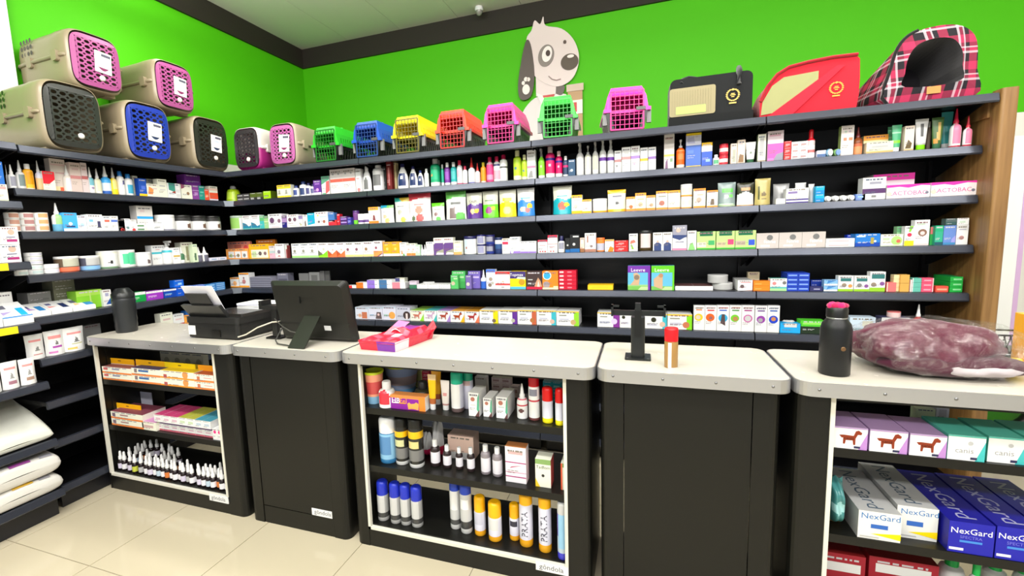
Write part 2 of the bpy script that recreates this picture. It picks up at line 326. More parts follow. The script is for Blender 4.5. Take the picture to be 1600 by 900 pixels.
# ---------------------------------------------------------------- pet carriers on the top shelf
def sup(a, w, h, n=4.5):
    c, s = math.cos(a), math.sin(a); return (math.copysign(abs(c)**(2/n), c)*w/2, math.copysign(abs(s)**(2/n), s)*h/2)
def oval_carrier(label, loc, rz, w, h, L, upc, loc_c, doorc, tagcard=True):
    """moulded two-shell carrier, door facing local -y, base at z = 0"""
    t = thing('pet_carrier', label, 'pet carrier', loc, rz, 'moulded carriers with oval-holed doors'); zc = h/2
    secs = [(.0, .88), (.006, .94), (.022, .985), (.06, 1.0), (.12, .995), (.16, .965), (.45*L, .955), (.75*L, .92), (.9*L, .86), (.97*L, .76), (L, .6)]
    N = 40; zsplit = .04*h
    for name, col, lo, hi in (('lower_shell', loc_c, math.pi, 2*math.pi), ('upper_shell', upc, 0, math.pi)):
        b = MB()
        def fn(u, v, lo=lo, hi=hi):
            i = min(int(v*(len(secs)-1)+1e-6), len(secs)-1); y, k = secs[i]; x, z = sup(lo+(hi-lo)*u, w*k, h*(k*.5+.5)*.985)
            return (x, y, zc+z)
        b.grid(fn, N//2, len(secs)-1, col)
        y, k = secs[-1]; b.poly([fn(u/20, 1) for u in range(21)], col)
        sh = b.build(name, PLASTIC, t)
        if name == 'lower_shell':
            for sx in (-1, 1):
                for yy in (.1*L, .75*L): MB().box(sx*w*.3-.03, sx*w*.3+.03, yy, yy+.06, 0, .03, col).build('foot', PLASTIC, sh)
        else:
            for sx in (-1, 1):
                g = MB()
                for i in range(4):
                    for j in range(3):
                        yy = .62*L+i*.034; zz = zc+h*.17+j*.034; kx = .945
                        g.mesh([(sx*(w/2*kx+.003-(yy-.6*L)*.1), yy+.011*math.cos(R(60*q)), zz+.013*math.sin(R(60*q))) for q in range(6)], [(0, 1, 2, 3, 4, 5)], '2a2620')
                g.build('vent_holes', PLASTIC, sh)
    for sx in (-1, 1):
        path = [(sx*(w*k/2+.002), max(y, .02), zc+.004) for y, k in secs[1:]]
        MB().tube(path, .011, upc, 8).build('seam_flange', PLASTIC, t)
        for yy in (.055, .62*L):
            MB().prism(rrect(yy, yy+.045, zc-.028, zc+.03, .012, 3), 0, sx*(w*.5-.012), sx*(w*.5+(.02 if yy < .1 else .004)), upc).build('side_clip', PLASTIC, t)
    # door: cells with oval holes, inside a rounded frame
    dw, dh = w*.86, h*.84; iw, ih = dw*.8, dh*.82; nx, nz = 5, 8; b = MB(); cw, ch = iw/nx, ih/nz
    for i in range(nx):
        for j in range(nz):
            cx = -iw/2+cw*(i+.5); cz = -ih/2+ch*(j+.5); m = 12; o = []; inn = []
            for q in range(m):
                a = 2*math.pi*q/m; c, s = math.cos(a), math.sin(a); k = 1/max(abs(c), abs(s)); o.append((cx+c*k*cw/2, cz+s*k*ch/2)); inn.append((cx+c*cw*.36, cz+s*ch*.3))
            for q in range(m): q2 = (q+1) % m; b.poly([(o[q][0], 0, o[q][1]), (o[q2][0], 0, o[q2][1]), (inn[q2][0], 0, inn[q2][1]), (inn[q][0], 0, inn[q][1])], doorc)
    M_ = 48; o = []; inn = []
    for q in range(M_):
        a = 2*math.pi*q/M_; c, s = math.cos(a), math.sin(a); o.append(sup(a, dw, dh, 5)); k = 1/max(abs(c), abs(s)); inn.append((c*k*iw/2, s*k*ih/2))
    for q in range(M_): q2 = (q+1) % M_; b.poly([(o[q][0], .004, o[q][1]), (o[q2][0], .004, o[q2][1]), (inn[q2][0], 0, inn[q2][1]), (inn[q][0], 0, inn[q][1])], doorc)
    dr = b.build('door', PLASTIC, t, (0, -.006, zc)); md = dr.modifiers.new('thickness', 'SOLIDIFY'); md.thickness = .004; md.offset = 1
    MB().box(-dw*.5, -dw*.5+.006, -.006, .004, -dh*.42, dh*.42, doorc).build('hinge_rod', PLASTIC, dr, (.03, 0, 0))
    MB().lathe([(.016, 0), (.016, .008), (.01, .012)], 14, col='d8d4cc').build('latch_knob', PLASTIC, dr, (dw*.08, 0, -dh*.3)).rotation_euler.x = R(90)
    if tagcard:
        c = MB(); c.box(-.045, .045, -.004, -.002, -.06, .06, 'f4f2ee'); c.box(-.01, .04, -.0046, -.0041, .035, .05, '556'); c.poly([(-.03+.06*q/8, -.0046, -.03-.018*math.sin(math.pi*q/8)) for q in range(9)], '7a2a5a' if 'pink' in label else '235'); c.poly([(.03*math.cos(a), -.0046, .008+.018*math.sin(a)) for a in (0, .6, 1.2, 1.9, 2.5, 3.14)], 'c5cfe8')
        c.build('price_card', CARTON, dr, (dw*.12, -.006, dh*.02)).rotation_euler.y = R(4)
    return t
TAUPE = '8f826a'; PINKD = 'a04c84'
oval_carrier('taupe pet carrier with black oval-holed door, lower left of pile', (.06, -1.055, 1.997), R(90), .315, .39, .5, TAUPE, TAUPE, '2b2d2a', False)
oval_carrier('taupe pet carrier with pink door, upper left on the pile', (.06, -.90, 2.368), R(90), .30, .335, .5, TAUPE, TAUPE, PINKD)
oval_carrier('taupe pet carrier with royal blue door', (.06, -.632, 1.997), R(90), .315, .385, .5, TAUPE, TAUPE, '1c3498')
oval_carrier('taupe pet carrier with pink door, upper right on the pile', (.06, -.412, 2.368), R(90), .30, .33, .5, TAUPE, TAUPE, PINKD)
oval_carrier('taupe pet carrier with black door and price card, right of pile', (.06, -.165, 1.997), R(90), .315, .39, .45, TAUPE, TAUPE, '23261f')
oval_carrier('white and plum pet carrier with dark door near the corner', (.278, -.05, 1.997), 0, .255, .32, .36, 'cfc8c2', '9a2470', '2d2a2c', False)
oval_carrier('beige pet carrier with pink door on back shelf', (.615, -.05, 1.997), 0, .25, .315, .4, '9c907a', '9c907a', 'a85690')

def basket_carrier(label, x, rz, col, doorc, w=.215, h=.245, L=.37):
    """small carrier: black slatted tub below, coloured lid with vent slats above, wire door"""
    t = thing('small_pet_carrier', label, 'pet carrier', (x, -.05, 1.997), rz, 'small plastic carriers in a row'); z1 = .115; bk = '121412'
    def side_slats(b, sx, xa, za, xb, zb, y0, y1, n, c, k0_=.2, k1_=.8, fill=.5):
        f = lambda k: (xa+(xb-xa)*k, za+(zb-za)*k)
        for (k0, k1) in ((0, k0_), (k1_, 1)):
            (a, c0), (d, c1) = f(k0), f(k1); b.poly([(sx*a, y0, c0), (sx*a, y1, c0), (sx*d, y1, c1), (sx*d, y0, c1)], c)
        p = (y1-y0)/n
        for i in range(n):
            (a, c0), (d, c1) = f(k0_), f(k1_); ya, yb = y0+p*i, y0+p*(i+(1 if i in (0, n-1) else fill)); b.poly([(sx*a, ya, c0), (sx*a, yb, c0), (sx*d, yb, c1), (sx*d, ya, c1)], c)
    wb, wr, wt = w*.38, w*.5, w*.34
    b = MB(); b.box(-wb, wb, 0, L*.96, 0, .006, bk)
    for sx in (-1, 1): side_slats(b, sx, wb, 0, wr-.008, z1, 0, L, 12, bk)
    b.poly([(-wb, L, 0), (wb, L, 0), (wr-.008, L, z1), (-wr+.008, L, z1)], bk)
    for sx in (-1, 1): b.poly([(sx*wb, 0, 0), (sx*wb*.72, 0, 0), (sx*w*.36, 0, z1), (sx*(wr-.008), 0, z1)], bk)
    b.poly([(-wb, 0, 0), (wb, 0, 0), (wb, 0, .018), (-wb, 0, .018)], bk)
    tb = b.build('tub', PLASTIC, t); m = tb.modifiers.new('thickness', 'SOLIDIFY'); m.thickness = .004
    b = MB()
    for sx in (-1, 1):
        side_slats(b, sx, wr-.004, z1+.012, w*.43, h*.78, 0, L, 14, col, .12, .6, .6)
        b.poly([(sx*w*.43, 0, h*.78), (sx*w*.43, L, h*.78), (sx*wt, L*.97, h), (sx*wt, .02, h)], col)
        b.poly([(sx*(wr-.004), 0, z1), (sx*w*.36, 0, z1), (sx*w*.34, 0, h*.9), (sx*w*.43, 0, h*.78)], col)
    b.poly([(-wt, .02, h), (wt, .02, h), (wt, L*.97, h), (-wt, L*.97, h)], col); b.poly([(-w*.43, L, h*.78), (w*.43, L, h*.78), (wt, L*.97, h), (-wt, L*.97, h)], col)
    b.poly([(-wr, L, z1), (wr, L, z1), (w*.43, L, h*.78), (-w*.43, L, h*.78)], col); b.poly([(-w*.43, 0, h*.78), (w*.43, 0, h*.78), (wt, .02, h), (-wt, .02, h)], col)
    ld = b.build('lid', PLASTIC, t); m = ld.modifiers.new('thickness', 'SOLIDIFY'); m.thickness = .004
    MB().prism([(-wr-.008, z1-.006), (wr+.008, z1-.006), (wr+.008, z1+.012), (-wr-.008, z1+.012)], 1, .03, L+.006, col).build('rim', PLASTIC, ld)
    MB().box(-wr-.008, -w*.36, -.008, .03, z1-.006, z1+.012, col).build('front_rim', PLASTIC, ld); MB().box(w*.36, wr+.008, -.008, .03, z1-.006, z1+.012, col).build('front_rim', PLASTIC, ld)
    MB().tube([(-.05, L*.4, h), (-.045, L*.4, h+.012), (.045, L*.4, h+.012), (.05, L*.4, h)], .005, col, 6).build('handle', PLASTIC, ld)
    b = MB(); dw, d0, d1 = w*.37, .014, h*.9
    for i in range(8): x_ = -dw+2*dw*i/7; q = .004 if i in (0, 7) else .0016; b.box(x_-q, x_+q, -.006, -.002, d0, d1, doorc)
    for j in range(9): z_ = d0+(d1-d0)*j/8; q = .004 if j in (0, 8) else .0016; b.box(-dw, dw, -.0065, -.0025, z_-q, z_+q, doorc)
    dr = b.build('wire_door', PLASTIC, t)
    MB().box(dw*.55, dw*1.12, -.013, -.006, z1-.004, z1+.014, '4a4a4a').build('latch', PLASTIC, dr)
    for sx in (-1, 1): MB().box(sx*wr-.012, sx*wr+.012, .012, .03, z1-.07, z1+.004, '777').build('clip', PLASTIC, t)
    return t
basket_carrier('small carrier with bright green lid beside beige carrier', .985, 0, '2fb52c', '1e6a22')
basket_carrier('small carrier with blue lid', 1.32, 0, '1e4fb8', '1c3a7a')
basket_carrier('small carrier with yellow lid', 1.628, 0, 'f2e400', '5a5210')
basket_carrier('small carrier with red-orange lid', 1.945, 0, 'f03a10', 'b01818')
basket_carrier('small carrier with magenta lid left of dog cut-out', 2.262, 0, 'f02aa0', 'c01070')
basket_carrier('small carrier with green lid in front of dog cut-out', 2.61, R(4), '2fd03c', '1d9a2a')
basket_carrier('small carrier with magenta lid beside black bag', 2.995, R(8), 'f02ab0', 'd81080', w=.235)

# soft bags
def smooth_ring(p, n=4):
    out = []; N_ = len(p)
    for i in range(N_):
        a, b_, c, d_ = (Vector(p[(i+k) % N_]) for k in (-1, 0, 1, 2))
        for k in range(n):
            q = k/n; v = .5*(2*b_+(c-a)*q+(2*a-5*b_+4*c-d_)*q*q+(3*b_-a-3*c+d_)*q**3); out.append((v.x, v.y))
    return out
def lozenge(b, pts_front, pts_back, y0, y1, col, steps=4, bulge=.02):
    n = len(pts_front); rows = []
    for k in range(steps+1):
        q = k/steps; e = 1+bulge*math.sin(math.pi*q)
        rows.append([((a[0]*(1-q)+c[0]*q)*e, y0+(y1-y0)*q, (a[1]*(1-q)+c[1]*q)*(1+.5*(e-1))) for a, c in zip(pts_front, pts_back)])
    v = [p for r_ in rows for p in r_]
    b.mesh(v, [(k*n+i, k*n+(i+1) % n, (k+1)*n+(i+1) % n, (k+1)*n+i) for k in range(steps) for i in range(n)], col, True)
    b.poly(list(reversed(rows[0])), col); b.poly(rows[-1], col)
def emblem(parent, x, y, z, s, col, m):
    b = MB()
    for sx in (-1, 1):
        for i in range(9):
            a = R(-80+18*i); cx, cz = sx*math.cos(a)*s, math.sin(a)*s
            b.poly([(x+cx+math.cos(q)*s*.2, y, z+cz+math.sin(q)*s*.13) for q in [k*math.pi/3 for k in range(6)]], col)
    b.box(x-s*.45, x+s*.45, y-.0002, y, z-s*.1, z+s*.05, col); b.box(x-s*.3, x+s*.3, y-.0002, y, z+s*.15, z+s*.3, col); b.box(x-s*.25, x+s*.25, y-.0002, y, z-s*.4, z-s*.25, col)
    b.poly([(x-s*.4, y, z+s*.9), (x, y, z+s*.75), (x+s*.4, y, z+s*.95), (x, y, z+s*1.15)], col)
    b.box(x-s*.6, x+s*.6, y-.0002, y, z-s*1.55, z-s*1.3, col)
    b.build('gold_emblem', m, parent)
t = thing('carrier_bag', 'black soft carrier bag with cream mesh window and gold emblem', 'bag', (3.41, -.05, 1.997))
fp = rrect(-.195, .195, 0, .243, .03, 4); b = MB(); lozenge(b, fp, fp, 0, .24, '16181a', 4, .02); b.build('body', CLOTH, t)
b = MB(); b.prism(rrect(-.197, .025, .05, .195, .012, 3), 1, -.004, .001, '9a9070')
for k in range(16): b.box(-.185+.0125*k, -.1835+.0125*k, -.0048, -.004, .06, .18, '8a8264')
b.prism(rrect(-.165, -.02, .06, .1, .004, 2), 1, -.0056, -.0049, 'a8bf70'); b.build('mesh_window', CLOTH, t)
MB().box(-.2, .2, -.006, .0, .0, .045, '101214').build('bottom_band', CLOTH, t)
MB().tube([(-.14, .0, .22), (-.13, .04, .25), (-.1, .06, .262), (-.07, .06, .255), (-.04, .05, .24)], .009, '101214', 6).build('strap', CLOTH, t)
MB().tube([(.13, -.008, .18), (.13, -.006, .235), (.135, .03, .27), (.15, .07, .25)], .013, '101214', 6).build('strap', CLOTH, t)
emblem(t, .105, -.005, .13, .028, 'd8b860', CARTON)
t = thing('carrier_bag', 'red soft carrier bag with sloping end and mesh window', 'bag', (3.84, -.05, 1.997))
fp = [(-.2, 0), (.205, 0), (.213, .06), (.214, .14), (.21, .228), (.195, .246), (.1, .247), (.0, .24), (-.08, .228), (-.13, .2), (-.17, .15), (-.2, .08)]; b = MB(); lozenge(b, fp, fp, 0, .24, 'c81e30', 4, .02); b.build('body', CLOTH, t)
b = MB(); b.prism([(-.195, .012), (-.19, .075), (-.15, .15), (-.1, .185), (.045, .195), (.045, .125), (-.06, .06), (-.12, .02)], 1, -.004, .001, '9c9c6c'); b.build('mesh_window', CLOTH, t)
b = MB(); b.prism([(-.17, .0), (-.06, .0), (.15, .205), (.12, .21)], 1, -.0075, -.0042, 'd02438'); b.build('flap_fold', CLOTH, t)
MB().tube([(-.2, -.004, .08), (-.17, -.004, .152), (-.13, -.004, .203), (-.08, -.004, .231), (.0, -.004, .243), (.1, -.004, .25), (.2, -.004, .248)], .008, 'a01524', 6).build('piping', CLOTH, t)
emblem(t, .12, -.0065, .105, .026, 'e0a040', CARTON)
t = thing('pet_house', 'red and black plaid soft pet house with dark arched opening', 'pet house', (4.325, -.05, 1.997))
ff = [(-.155, 0), (.155, 0), (.16, .12), (.15, .24), (.11, .3), (.04, .325), (-.06, .315), (-.12, .27), (-.15, .17)]
fb = [(-.15, 0), (.1, 0), (.11, .06), (.105, .11), (.08, .14), (.03, .15), (-.06, .15), (-.11, .13), (-.15, .08)]
ff, fb = smooth_ring(ff), smooth_ring(fb)
b = MB(); n = len(ff); rows = [[((a[0]*(1-q)+c[0]*q)*(1+.04*math.sin(math.pi*q))-.05*q, .42*q, a[1]*(1-q)+c[1]*q) for a, c in zip(ff, fb)] for q in (0, .06, .3, .6, .85, 1)]
v = [p for r_ in rows for p in r_]; b.mesh(v, [(k*n+i, k*n+(i+1) % n, (k+1)*n+(i+1) % n, (k+1)*n+i) for k in range(5) for i in range(n)], 'b25', True); b.poly(rows[-1], 'b25')
op = [(-.1, .07), (.095, .07), (.102, .14), (.096, .205), (.06, .258), (-.005, .27), (-.065, .25), (-.095, .2), (-.104, .13)]
op = smooth_ring(op)
for i in range(n):
    j = (i+1) % n; b.poly([(ff[i][0], 0, ff[i][1]), (ff[j][0], 0, ff[j][1]), (op[j][0], -.012, op[j][1]), (op[i][0], -.012, op[i][1])], 'b25', True)
b.build('shell', PLAID, t)
b = MB()
for i in range(n):
    j = (i+1) % n; b.poly([(op[i][0], -.012, op[i][1]), (op[j][0], -.012, op[j][1]), (op[j][0]*.9-.02, .26, op[j][1]*.8), (op[i][0]*.9-.02, .26, op[i][1]*.8)], '1a171c')
b.poly([(p[0]*.9-.02, .26, p[1]*.8) for p in op], '1a171c'); b.build('lining', CLOTH, t)
MB().tube([(p[0]*1.005, .004, p[1]*1.005+.002) for p in ff[24:]+ff[:1]], .008, '141216', 6).build('side_piping', CLOTH, t)
MB().box(-.02, .03, -.016, -.012, .028, .06, 'c58a50').build('leather_patch', CLOTH, t)

# ---------------------------------------------------------------- cartoon dog cut-out on the wall
t = thing('dog_cutout', 'flat cartoon dog cut-out in white coat on green wall', 'wall sign', (2.27, 1.556, 2.2))
def flat(name, pts, col, layer, m=CARTON, th=.004):
    if name in ('head', 'ear', 'coat', 'far_ear'): pts = smooth_ring(pts)
    MB().prism(pts, 1, -.006*layer-th, -.006*layer+.002, col).build(name, m, t)
def ell(cx, cz, a, b_, n=28, rot=0):
    c, s = math.cos(R(rot)), math.sin(R(rot)); return [(cx+a*math.cos(q)*c-b_*math.sin(q)*s, cz+a*math.cos(q)*s+b_*math.sin(q)*c) for q in [2*math.pi*k/n for k in range(n)]]
PALE = 'e3d3d2'
flat('coat', [(-.27, .0), (-.27, .3), (-.22, .42), (-.1, .5), (.1, .5), (.18, .42), (.2, 0)], 'e0d8d8', 0)
flat('scarf', [(-.07, .5), (.05, .5), (0, .36)], 'c8504e', 1)
flat('collar', [(-.12, .53), (-.06, .5), (.01, .34), (-.06, .4)], 'efe6e4', 2); flat('collar', [(.06, .5), (.12, .47), (.13, .42), (.01, .34)], 'efe6e4', 2)
flat('neck', [(-.12, .5), (.06, .5), (.07, .66), (-.12, .7)], PALE, 1.2)
flat('head', [(-.2, 1.0), (-.17, .75), (-.06, .62), (.08, .56), (.2, .6), (.26, .7), (.27, .82), (.22, .95), (.12, 1.05), (-.02, 1.1), (-.04, 1.18), (-.07, 1.12), (-.12, 1.16), (-.15, 1.08)], PALE, 2)
flat('ear', [(-.21, .98), (-.16, .96), (-.13, .7), (-.16, .52), (-.23, .48), (-.28, .52), (-.28, .68)], '5c524e', 3)
flat('far_ear', [(.05, .56), (.14, .56), (.12, .49), (.06, .5)], '6a605c', 1)
for e, c_, l, nm in ((ell(-.02, .84, .072, .095, rot=-12), '8a807c', 3, 'eye_patch'), (ell(-.01, .85, .045, .068, rot=-12), 'f2eae8', 4, 'eye'), (ell(0, .855, .02, .026), '4a3c38', 5, 'pupil'), (ell(.15, .93, .014, .016), '5a4844', 3, 'spot'), (ell(.19, .755, .078, .07), '5a4e44', 3, 'nose'), (ell(.2, .8, .03, .014), 'f0e6e2', 4, 'nose_shine')): flat(nm, e, c_, l)
for e in (ell(-.21, .57, .035, .045), ell(-.235, .63, .015, .018), ell(-.21, .66, .018, .02), ell(-.185, .655, .015, .018)): flat('paw_mark', e, 'efe4e0', 4)
MB().tube([(.0, -.02, .66), (.03, -.02, .63), (.07, -.02, .615), (.11, -.02, .62)], .005, 'b09a98', 5).build('mouth', CARTON, t)
flat('pill_bottle', [(.17, .1), (.3, .1), (.3, .5), (.17, .5)], 'b8946e', 2); flat('pill_cap', [(.16, .5), (.31, .5), (.31, .56), (.16, .56)], 'cdb8a8', 3); flat('pill_label', [(.17, .3), (.3, .3), (.3, .42), (.17, .42)], 'efe4e0', 3); flat('red_cross', [(.22, .32), (.25, .32), (.25, .4), (.22, .4)], 'c8504e', 4)
# ---------------------------------------------------------------- things on the worktops
CT = .9515
# printer
t = thing('printer', 'black inkjet printer with paper standing in rear tray', 'printer', (.905, -1.03, CT)); K = '1c1c1c'
b = MB(); b.prism(rrect(-.18, .185, 0, .3, .02, 4), 2, .006, .085, K); b.prism(rrect(-.185, .19, -.003, .303, .02, 4), 2, .085, .118, '232323'); b.build('body', PLASTIC, t)
b = MB(); b.prism(rrect(-.06, .19, .03, .3, .01, 3), 2, .118, .135, '2a2826'); b.build('scanner_lid', GLOSSY, t)
MB().box(-.165, -.115, -.005, -.002, .02, .07, 'e8e8e8').build('sticker', CARTON, t)
MB().box(.0, .06, -.004, .0, .012, .05, '0a0a0a').build('cable_port', PLASTIC, t)
tr = MB(); tr.prism([(.03, .1), (.05, .1), (-.012, .19), (-.032, .185)], 0, -.17, .1, '262626').build('rear_tray', PLASTIC, t)
b = MB(); b.prism([(.016, .118), (.024, .118), (-.05, .255), (-.058, .252)], 0, -.1, .05, '202020'); b.build('paper_support', PLASTIC, t)
t2 = thing('paper_sheet', 'white paper sheet standing in printer tray', 'paper', (.885, -1.03, CT))
MB().prism([(.034, .122), (.036, .122), (-.048, .292), (-.05, .291)], 0, -.11, .11, 'f4f2fa').build('sheet', CARTON, t2)
t = thing('paper_stack', 'stack of white papers lying behind printer', 'paper', (1.02, -.79, CT+.135))
for k in range(5): MB().box(-.13, .15, -.05, .09, .006*k, .006*k+.005, ('eee', 'ddd', 'e8e8e8', 'dde', 'f2f2f2')[k]).build('sheet', CARTON, t, (0, .004*(k % 2), 0), R((0, 3, -2, 4, 1)[k]))
# monitor
t = thing('monitor', 'black touch monitor seen from behind on kickstand', 'monitor', (1.53, -.935, CT)); tilt = -.065/.3
def sk(x, y, z): return (x, y+tilt*z, z)
b = MB(); o = rrect(-.228, .228, 0, .312, .018, 4); i = rrect(-.205, .205, .02, .29, .02, 4); n = len(o)
for k in range(n):
    k2 = (k+1) % n
    b.poly([sk(o[k][0], 0, o[k][1]), sk(o[k2][0], 0, o[k2][1]), sk(i[k2][0], -.022, i[k2][1]), sk(i[k][0], -.022, i[k][1])], '1b1b18', True)
    b.poly([sk(o[k2][0], 0, o[k2][1]), sk(o[k][0], 0, o[k][1]), sk(o[k][0], .014, o[k][1]), sk(o[k2][0], .014, o[k2][1])], '1c1c1a')
b.poly([sk(p[0], -.022, p[1]) for p in i], '1b1b18'); b.build('rear_shell', CABP, t)
MB().poly([sk(p[0], .014, p[1]) for p in reversed(o)], '08090a') if False else None
b = MB(); b.poly([sk(p[0], .0142, p[1]) for p in o], '08090a'); b.build('screen', GLOSSY, t)
b = MB(); b.poly([sk(*p) for p in ((-.06, -.0226, .225), (.03, -.0226, .225), (.03, -.0226, .2), (-.06, -.0226, .2))], '161614'); b.box(-.052, -.046, -.075, -.07, .2, .235, '0c0c0c'); b.build('mount_slot', PLASTIC, t)
b = MB(); b.poly([sk(*p) for p in ((-.215, -.0224, .1), (.215, -.0224, .1), (.215, -.0228, .094), (-.215, -.0228, .094))], '131311'); b.build('port_seam', PLASTIC, t)
b = MB(); b.poly([sk(*p) for p in ((.06, -.0226, .06), (.1, -.0226, .06), (.1, -.0226, .085), (.06, -.0226, .085))], 'c8c8c8'); b.build('sticker', CARTON, t)
b = MB(); b.prism([(-.045, .135), (-.052, .135), (-.185, .002), (-.178, .0)], 0, -.045, .05, '1f1f1b'); b.build('kickstand', CABP, t)
# cables and small stand
tag(MB().tube([(1.095, -1.04, .972), (1.14, -1.03, .985), (1.2, -1.01, 1.02), (1.27, -.98, 1.045), (1.31, -.95, 1.045)], .0035, 'cfc6b4').build('power_cable', PLASTIC), 'pale cable running from printer to monitor', 'cable')
tag(MB().tube([(1.33, -.95, 1.04), (1.335, -1.0, 1.0), (1.34, -1.04, .965), (1.38, -1.07, .957), (1.47, -1.09, .957)], .0035, '3a3a38').build('monitor_cable', PLASTIC), 'grey cable looping from monitor onto worktop', 'cable')
tag(MB().tube([(1.27, -.96, 1.06), (1.34, -.99, 1.03), (1.42, -1.02, 1.01), (1.47, -1.01, 1.0)], .003, '4a4844').build('monitor_cable', PLASTIC), 'thin dark cable across the monitor back', 'cable')
t = thing('small_stand', 'black device stand half hidden behind monitor', 'stand', (1.255, -.94, CT))
MB().prism(rrect(-.05, .045, -.03, .05, .01), 2, 0, .008, '151515').build('foot', PLASTIC, t); MB().prism(rrect(-.018, .02, -.012, .012, .006), 2, .008, .16, '151515').build('post', PLASTIC, t)
b = MB(); b.box(-.085, .04, -.02, .05, .155, .175, '1c1c1c'); b.box(-.085, -.065, -.02, .05, .175, .2, '1c1c1c'); b.build('holder', PLASTIC, t)
# dark tumbler
t = thing('tumbler', 'tall ribbed dark tumbler at left end of worktop', 'tumbler', (.147, -.97, CT))
pr = [(.052, 0), (.055, .006)]+[(.055+.004*k/9+(.002 if k % 2 else 0), .02+.019*k) for k in range(10)]+[(.057, .205)]
MB().lathe(pr, 24, col='26282a').build('cup', PLASTIC, t); MB().lathe([(.059, .205), (.059, .232), (.05, .24), (.035, .262), (.03, .264)], 24, col='1b1d1e').build('lid', PLASTIC, t)
# wet wipes
t = thing('wipes_packet', 'torn red and purple plastic packet on worktop', 'packet', (1.96, -.93, CT), R(-4))
b = MB(); random.seed(3)
hz = lambda u, v: .045+.012*math.sin(u*9)*math.sin(v*7)+(.02 if v > .55 and .3 < u < .8 else 0)
b.grid(lambda u, v: (-.1+.2*u+.03*v, -.15+.31*v, max(.0, hz(u, v))*(1 if 0 < v < 1 and 0 < u < 1 else .8)), 14, 18, lambda u, v: lin('8a2a8a' if v > .6 and .25 < u < .75 else ('efc8d0' if (v > .38 and v < .5 and .4 < u < .62) else ('d8203a' if (int(u*9)+int(v*7)) % 3 else 'e0506a'))))
def skirt(u, v, e): 
    p = (-.1+.2*u+.03*v, -.15+.31*v); return p
P = [(-.1, -.15), (.1, -.15), (.13, .16), (-.07, .16)]
for k, (a, c) in enumerate(zip(P, P[1:]+P[:1])):
    for q in range(6):
        f0, f1 = q/6, (q+1)/6; A = (a[0]+(c[0]-a[0])*f0, a[1]+(c[1]-a[1])*f0); B = (a[0]+(c[0]-a[0])*f1, a[1]+(c[1]-a[1])*f1); ins = .93
        col = ('c81e3c' if q < 3 else '7a2aa0') if k == 0 else ('e8d8e4' if k == 1 and q < 2 else 'd02040')
        b.poly([(A[0]*ins, A[1]*ins, 0), (B[0]*ins, B[1]*ins, 0), (B[0], B[1], .046), (A[0], A[1], .046)], col)
b.poly([(p[0]*.93, p[1]*.93, .0005) for p in P], 'd02040')
v, f_, wd = text_geo('CHURROS'); k = .085/wd; b.mesh([(-.05+p[0]*k, -.1425-.06*(.012+p[1]*k), .012+p[1]*k) for p in v], f_, 'f8e8ea') if False else None
b.build('film', FOIL, t)
b = MB(); b.grid(lambda u, v: (-.055+.05*u+.05*v, -.02+.02*u+.07*v, .045+.06*v-.01*u), 4, 5, lambda u, v: lin('b23a8a') if v > .5 else lin('e0405a')); b.build('torn_flap', FOIL, t)
b = MB(); b.grid(lambda u, v: (.09+.035*u+.02*v, .11+.06*v, .02+.05*v+.02*math.sin(u*6)), 4, 4, 'd82a3a'); b.build('crimped_end', FOIL, t)
b = MB(); b.grid(lambda u, v: (-.02+.05*u, .0+.05*v, .058+.012*math.sin(3*u+2*v)), 4, 4, 'f0ecec'); b.build('wipe', CLOTH, t)
# phone stand
t = thing('phone_stand', 'black payment terminal stand with claw crossbar', 'stand', (3.064, -.95, CT)); K = '1a1d1d'
MB().prism(rrect(-.048, .048, -.045, .05, .006, 3), 2, 0, .006, K).build('base_plate', PLASTIC, t)
MB().prism(rrect(-.026, .026, -.022, .022, .012, 4), 2, .006, .165, K).build('column', PLASTIC, t)
MB().box(-.012, .012, -.026, -.02, .09, .2, '0e1010').build('clamp', PLASTIC, t)
MB().box(-.1, .1, -.02, -.004, .172, .192, K).build('crossbar', PLASTIC, t)
for sx in (-1, 1):
    b = MB(); b.box(min(sx*.1, sx*.093), max(sx*.1, sx*.093), -.03, -.004, .17, .215, K); b.box(min(sx*.1, sx*.07), max(sx*.1, sx*.07), -.03, -.024, .207, .215, K); b.build('claw', PLASTIC, t)
b = MB(); b.box(-.01, .01, -.028, -.004, .192, .222, K); b.build('top_claw', PLASTIC, t)
for (x, y) in ((-.038, -.035), (.038, -.035), (-.038, .04), (.038, .04)): MB().lathe([(.004, 0), (.004, .0015)], 8, col='999').build('screw', METAL, t, (x, y, .006))
# spray can on the counter
t = thing('spray_can', 'small brown spray can with red cap standing on worktop', 'spray can', (3.18, -1.055, CT))
MB().lathe([(.0225, 0), (.0235, .003), (.0235, .095), (.021, .1)], 24, col='a8814a', paint=lambda u, z: lin('efe9e4') if (.055 < z < .088 and .1 < u < .95) or (z < .012 and u > .3) else (lin('e8ddd0') if .3 < u < .55 and .018 < z < .05 else lin('a07a44'))).build('can', GLOSSY, t)
MB().lathe([(.0235, .099), (.0238, .14), (.022, .147), (.01, .148)], 24, col='d8141e').build('cap', PLASTIC, t)
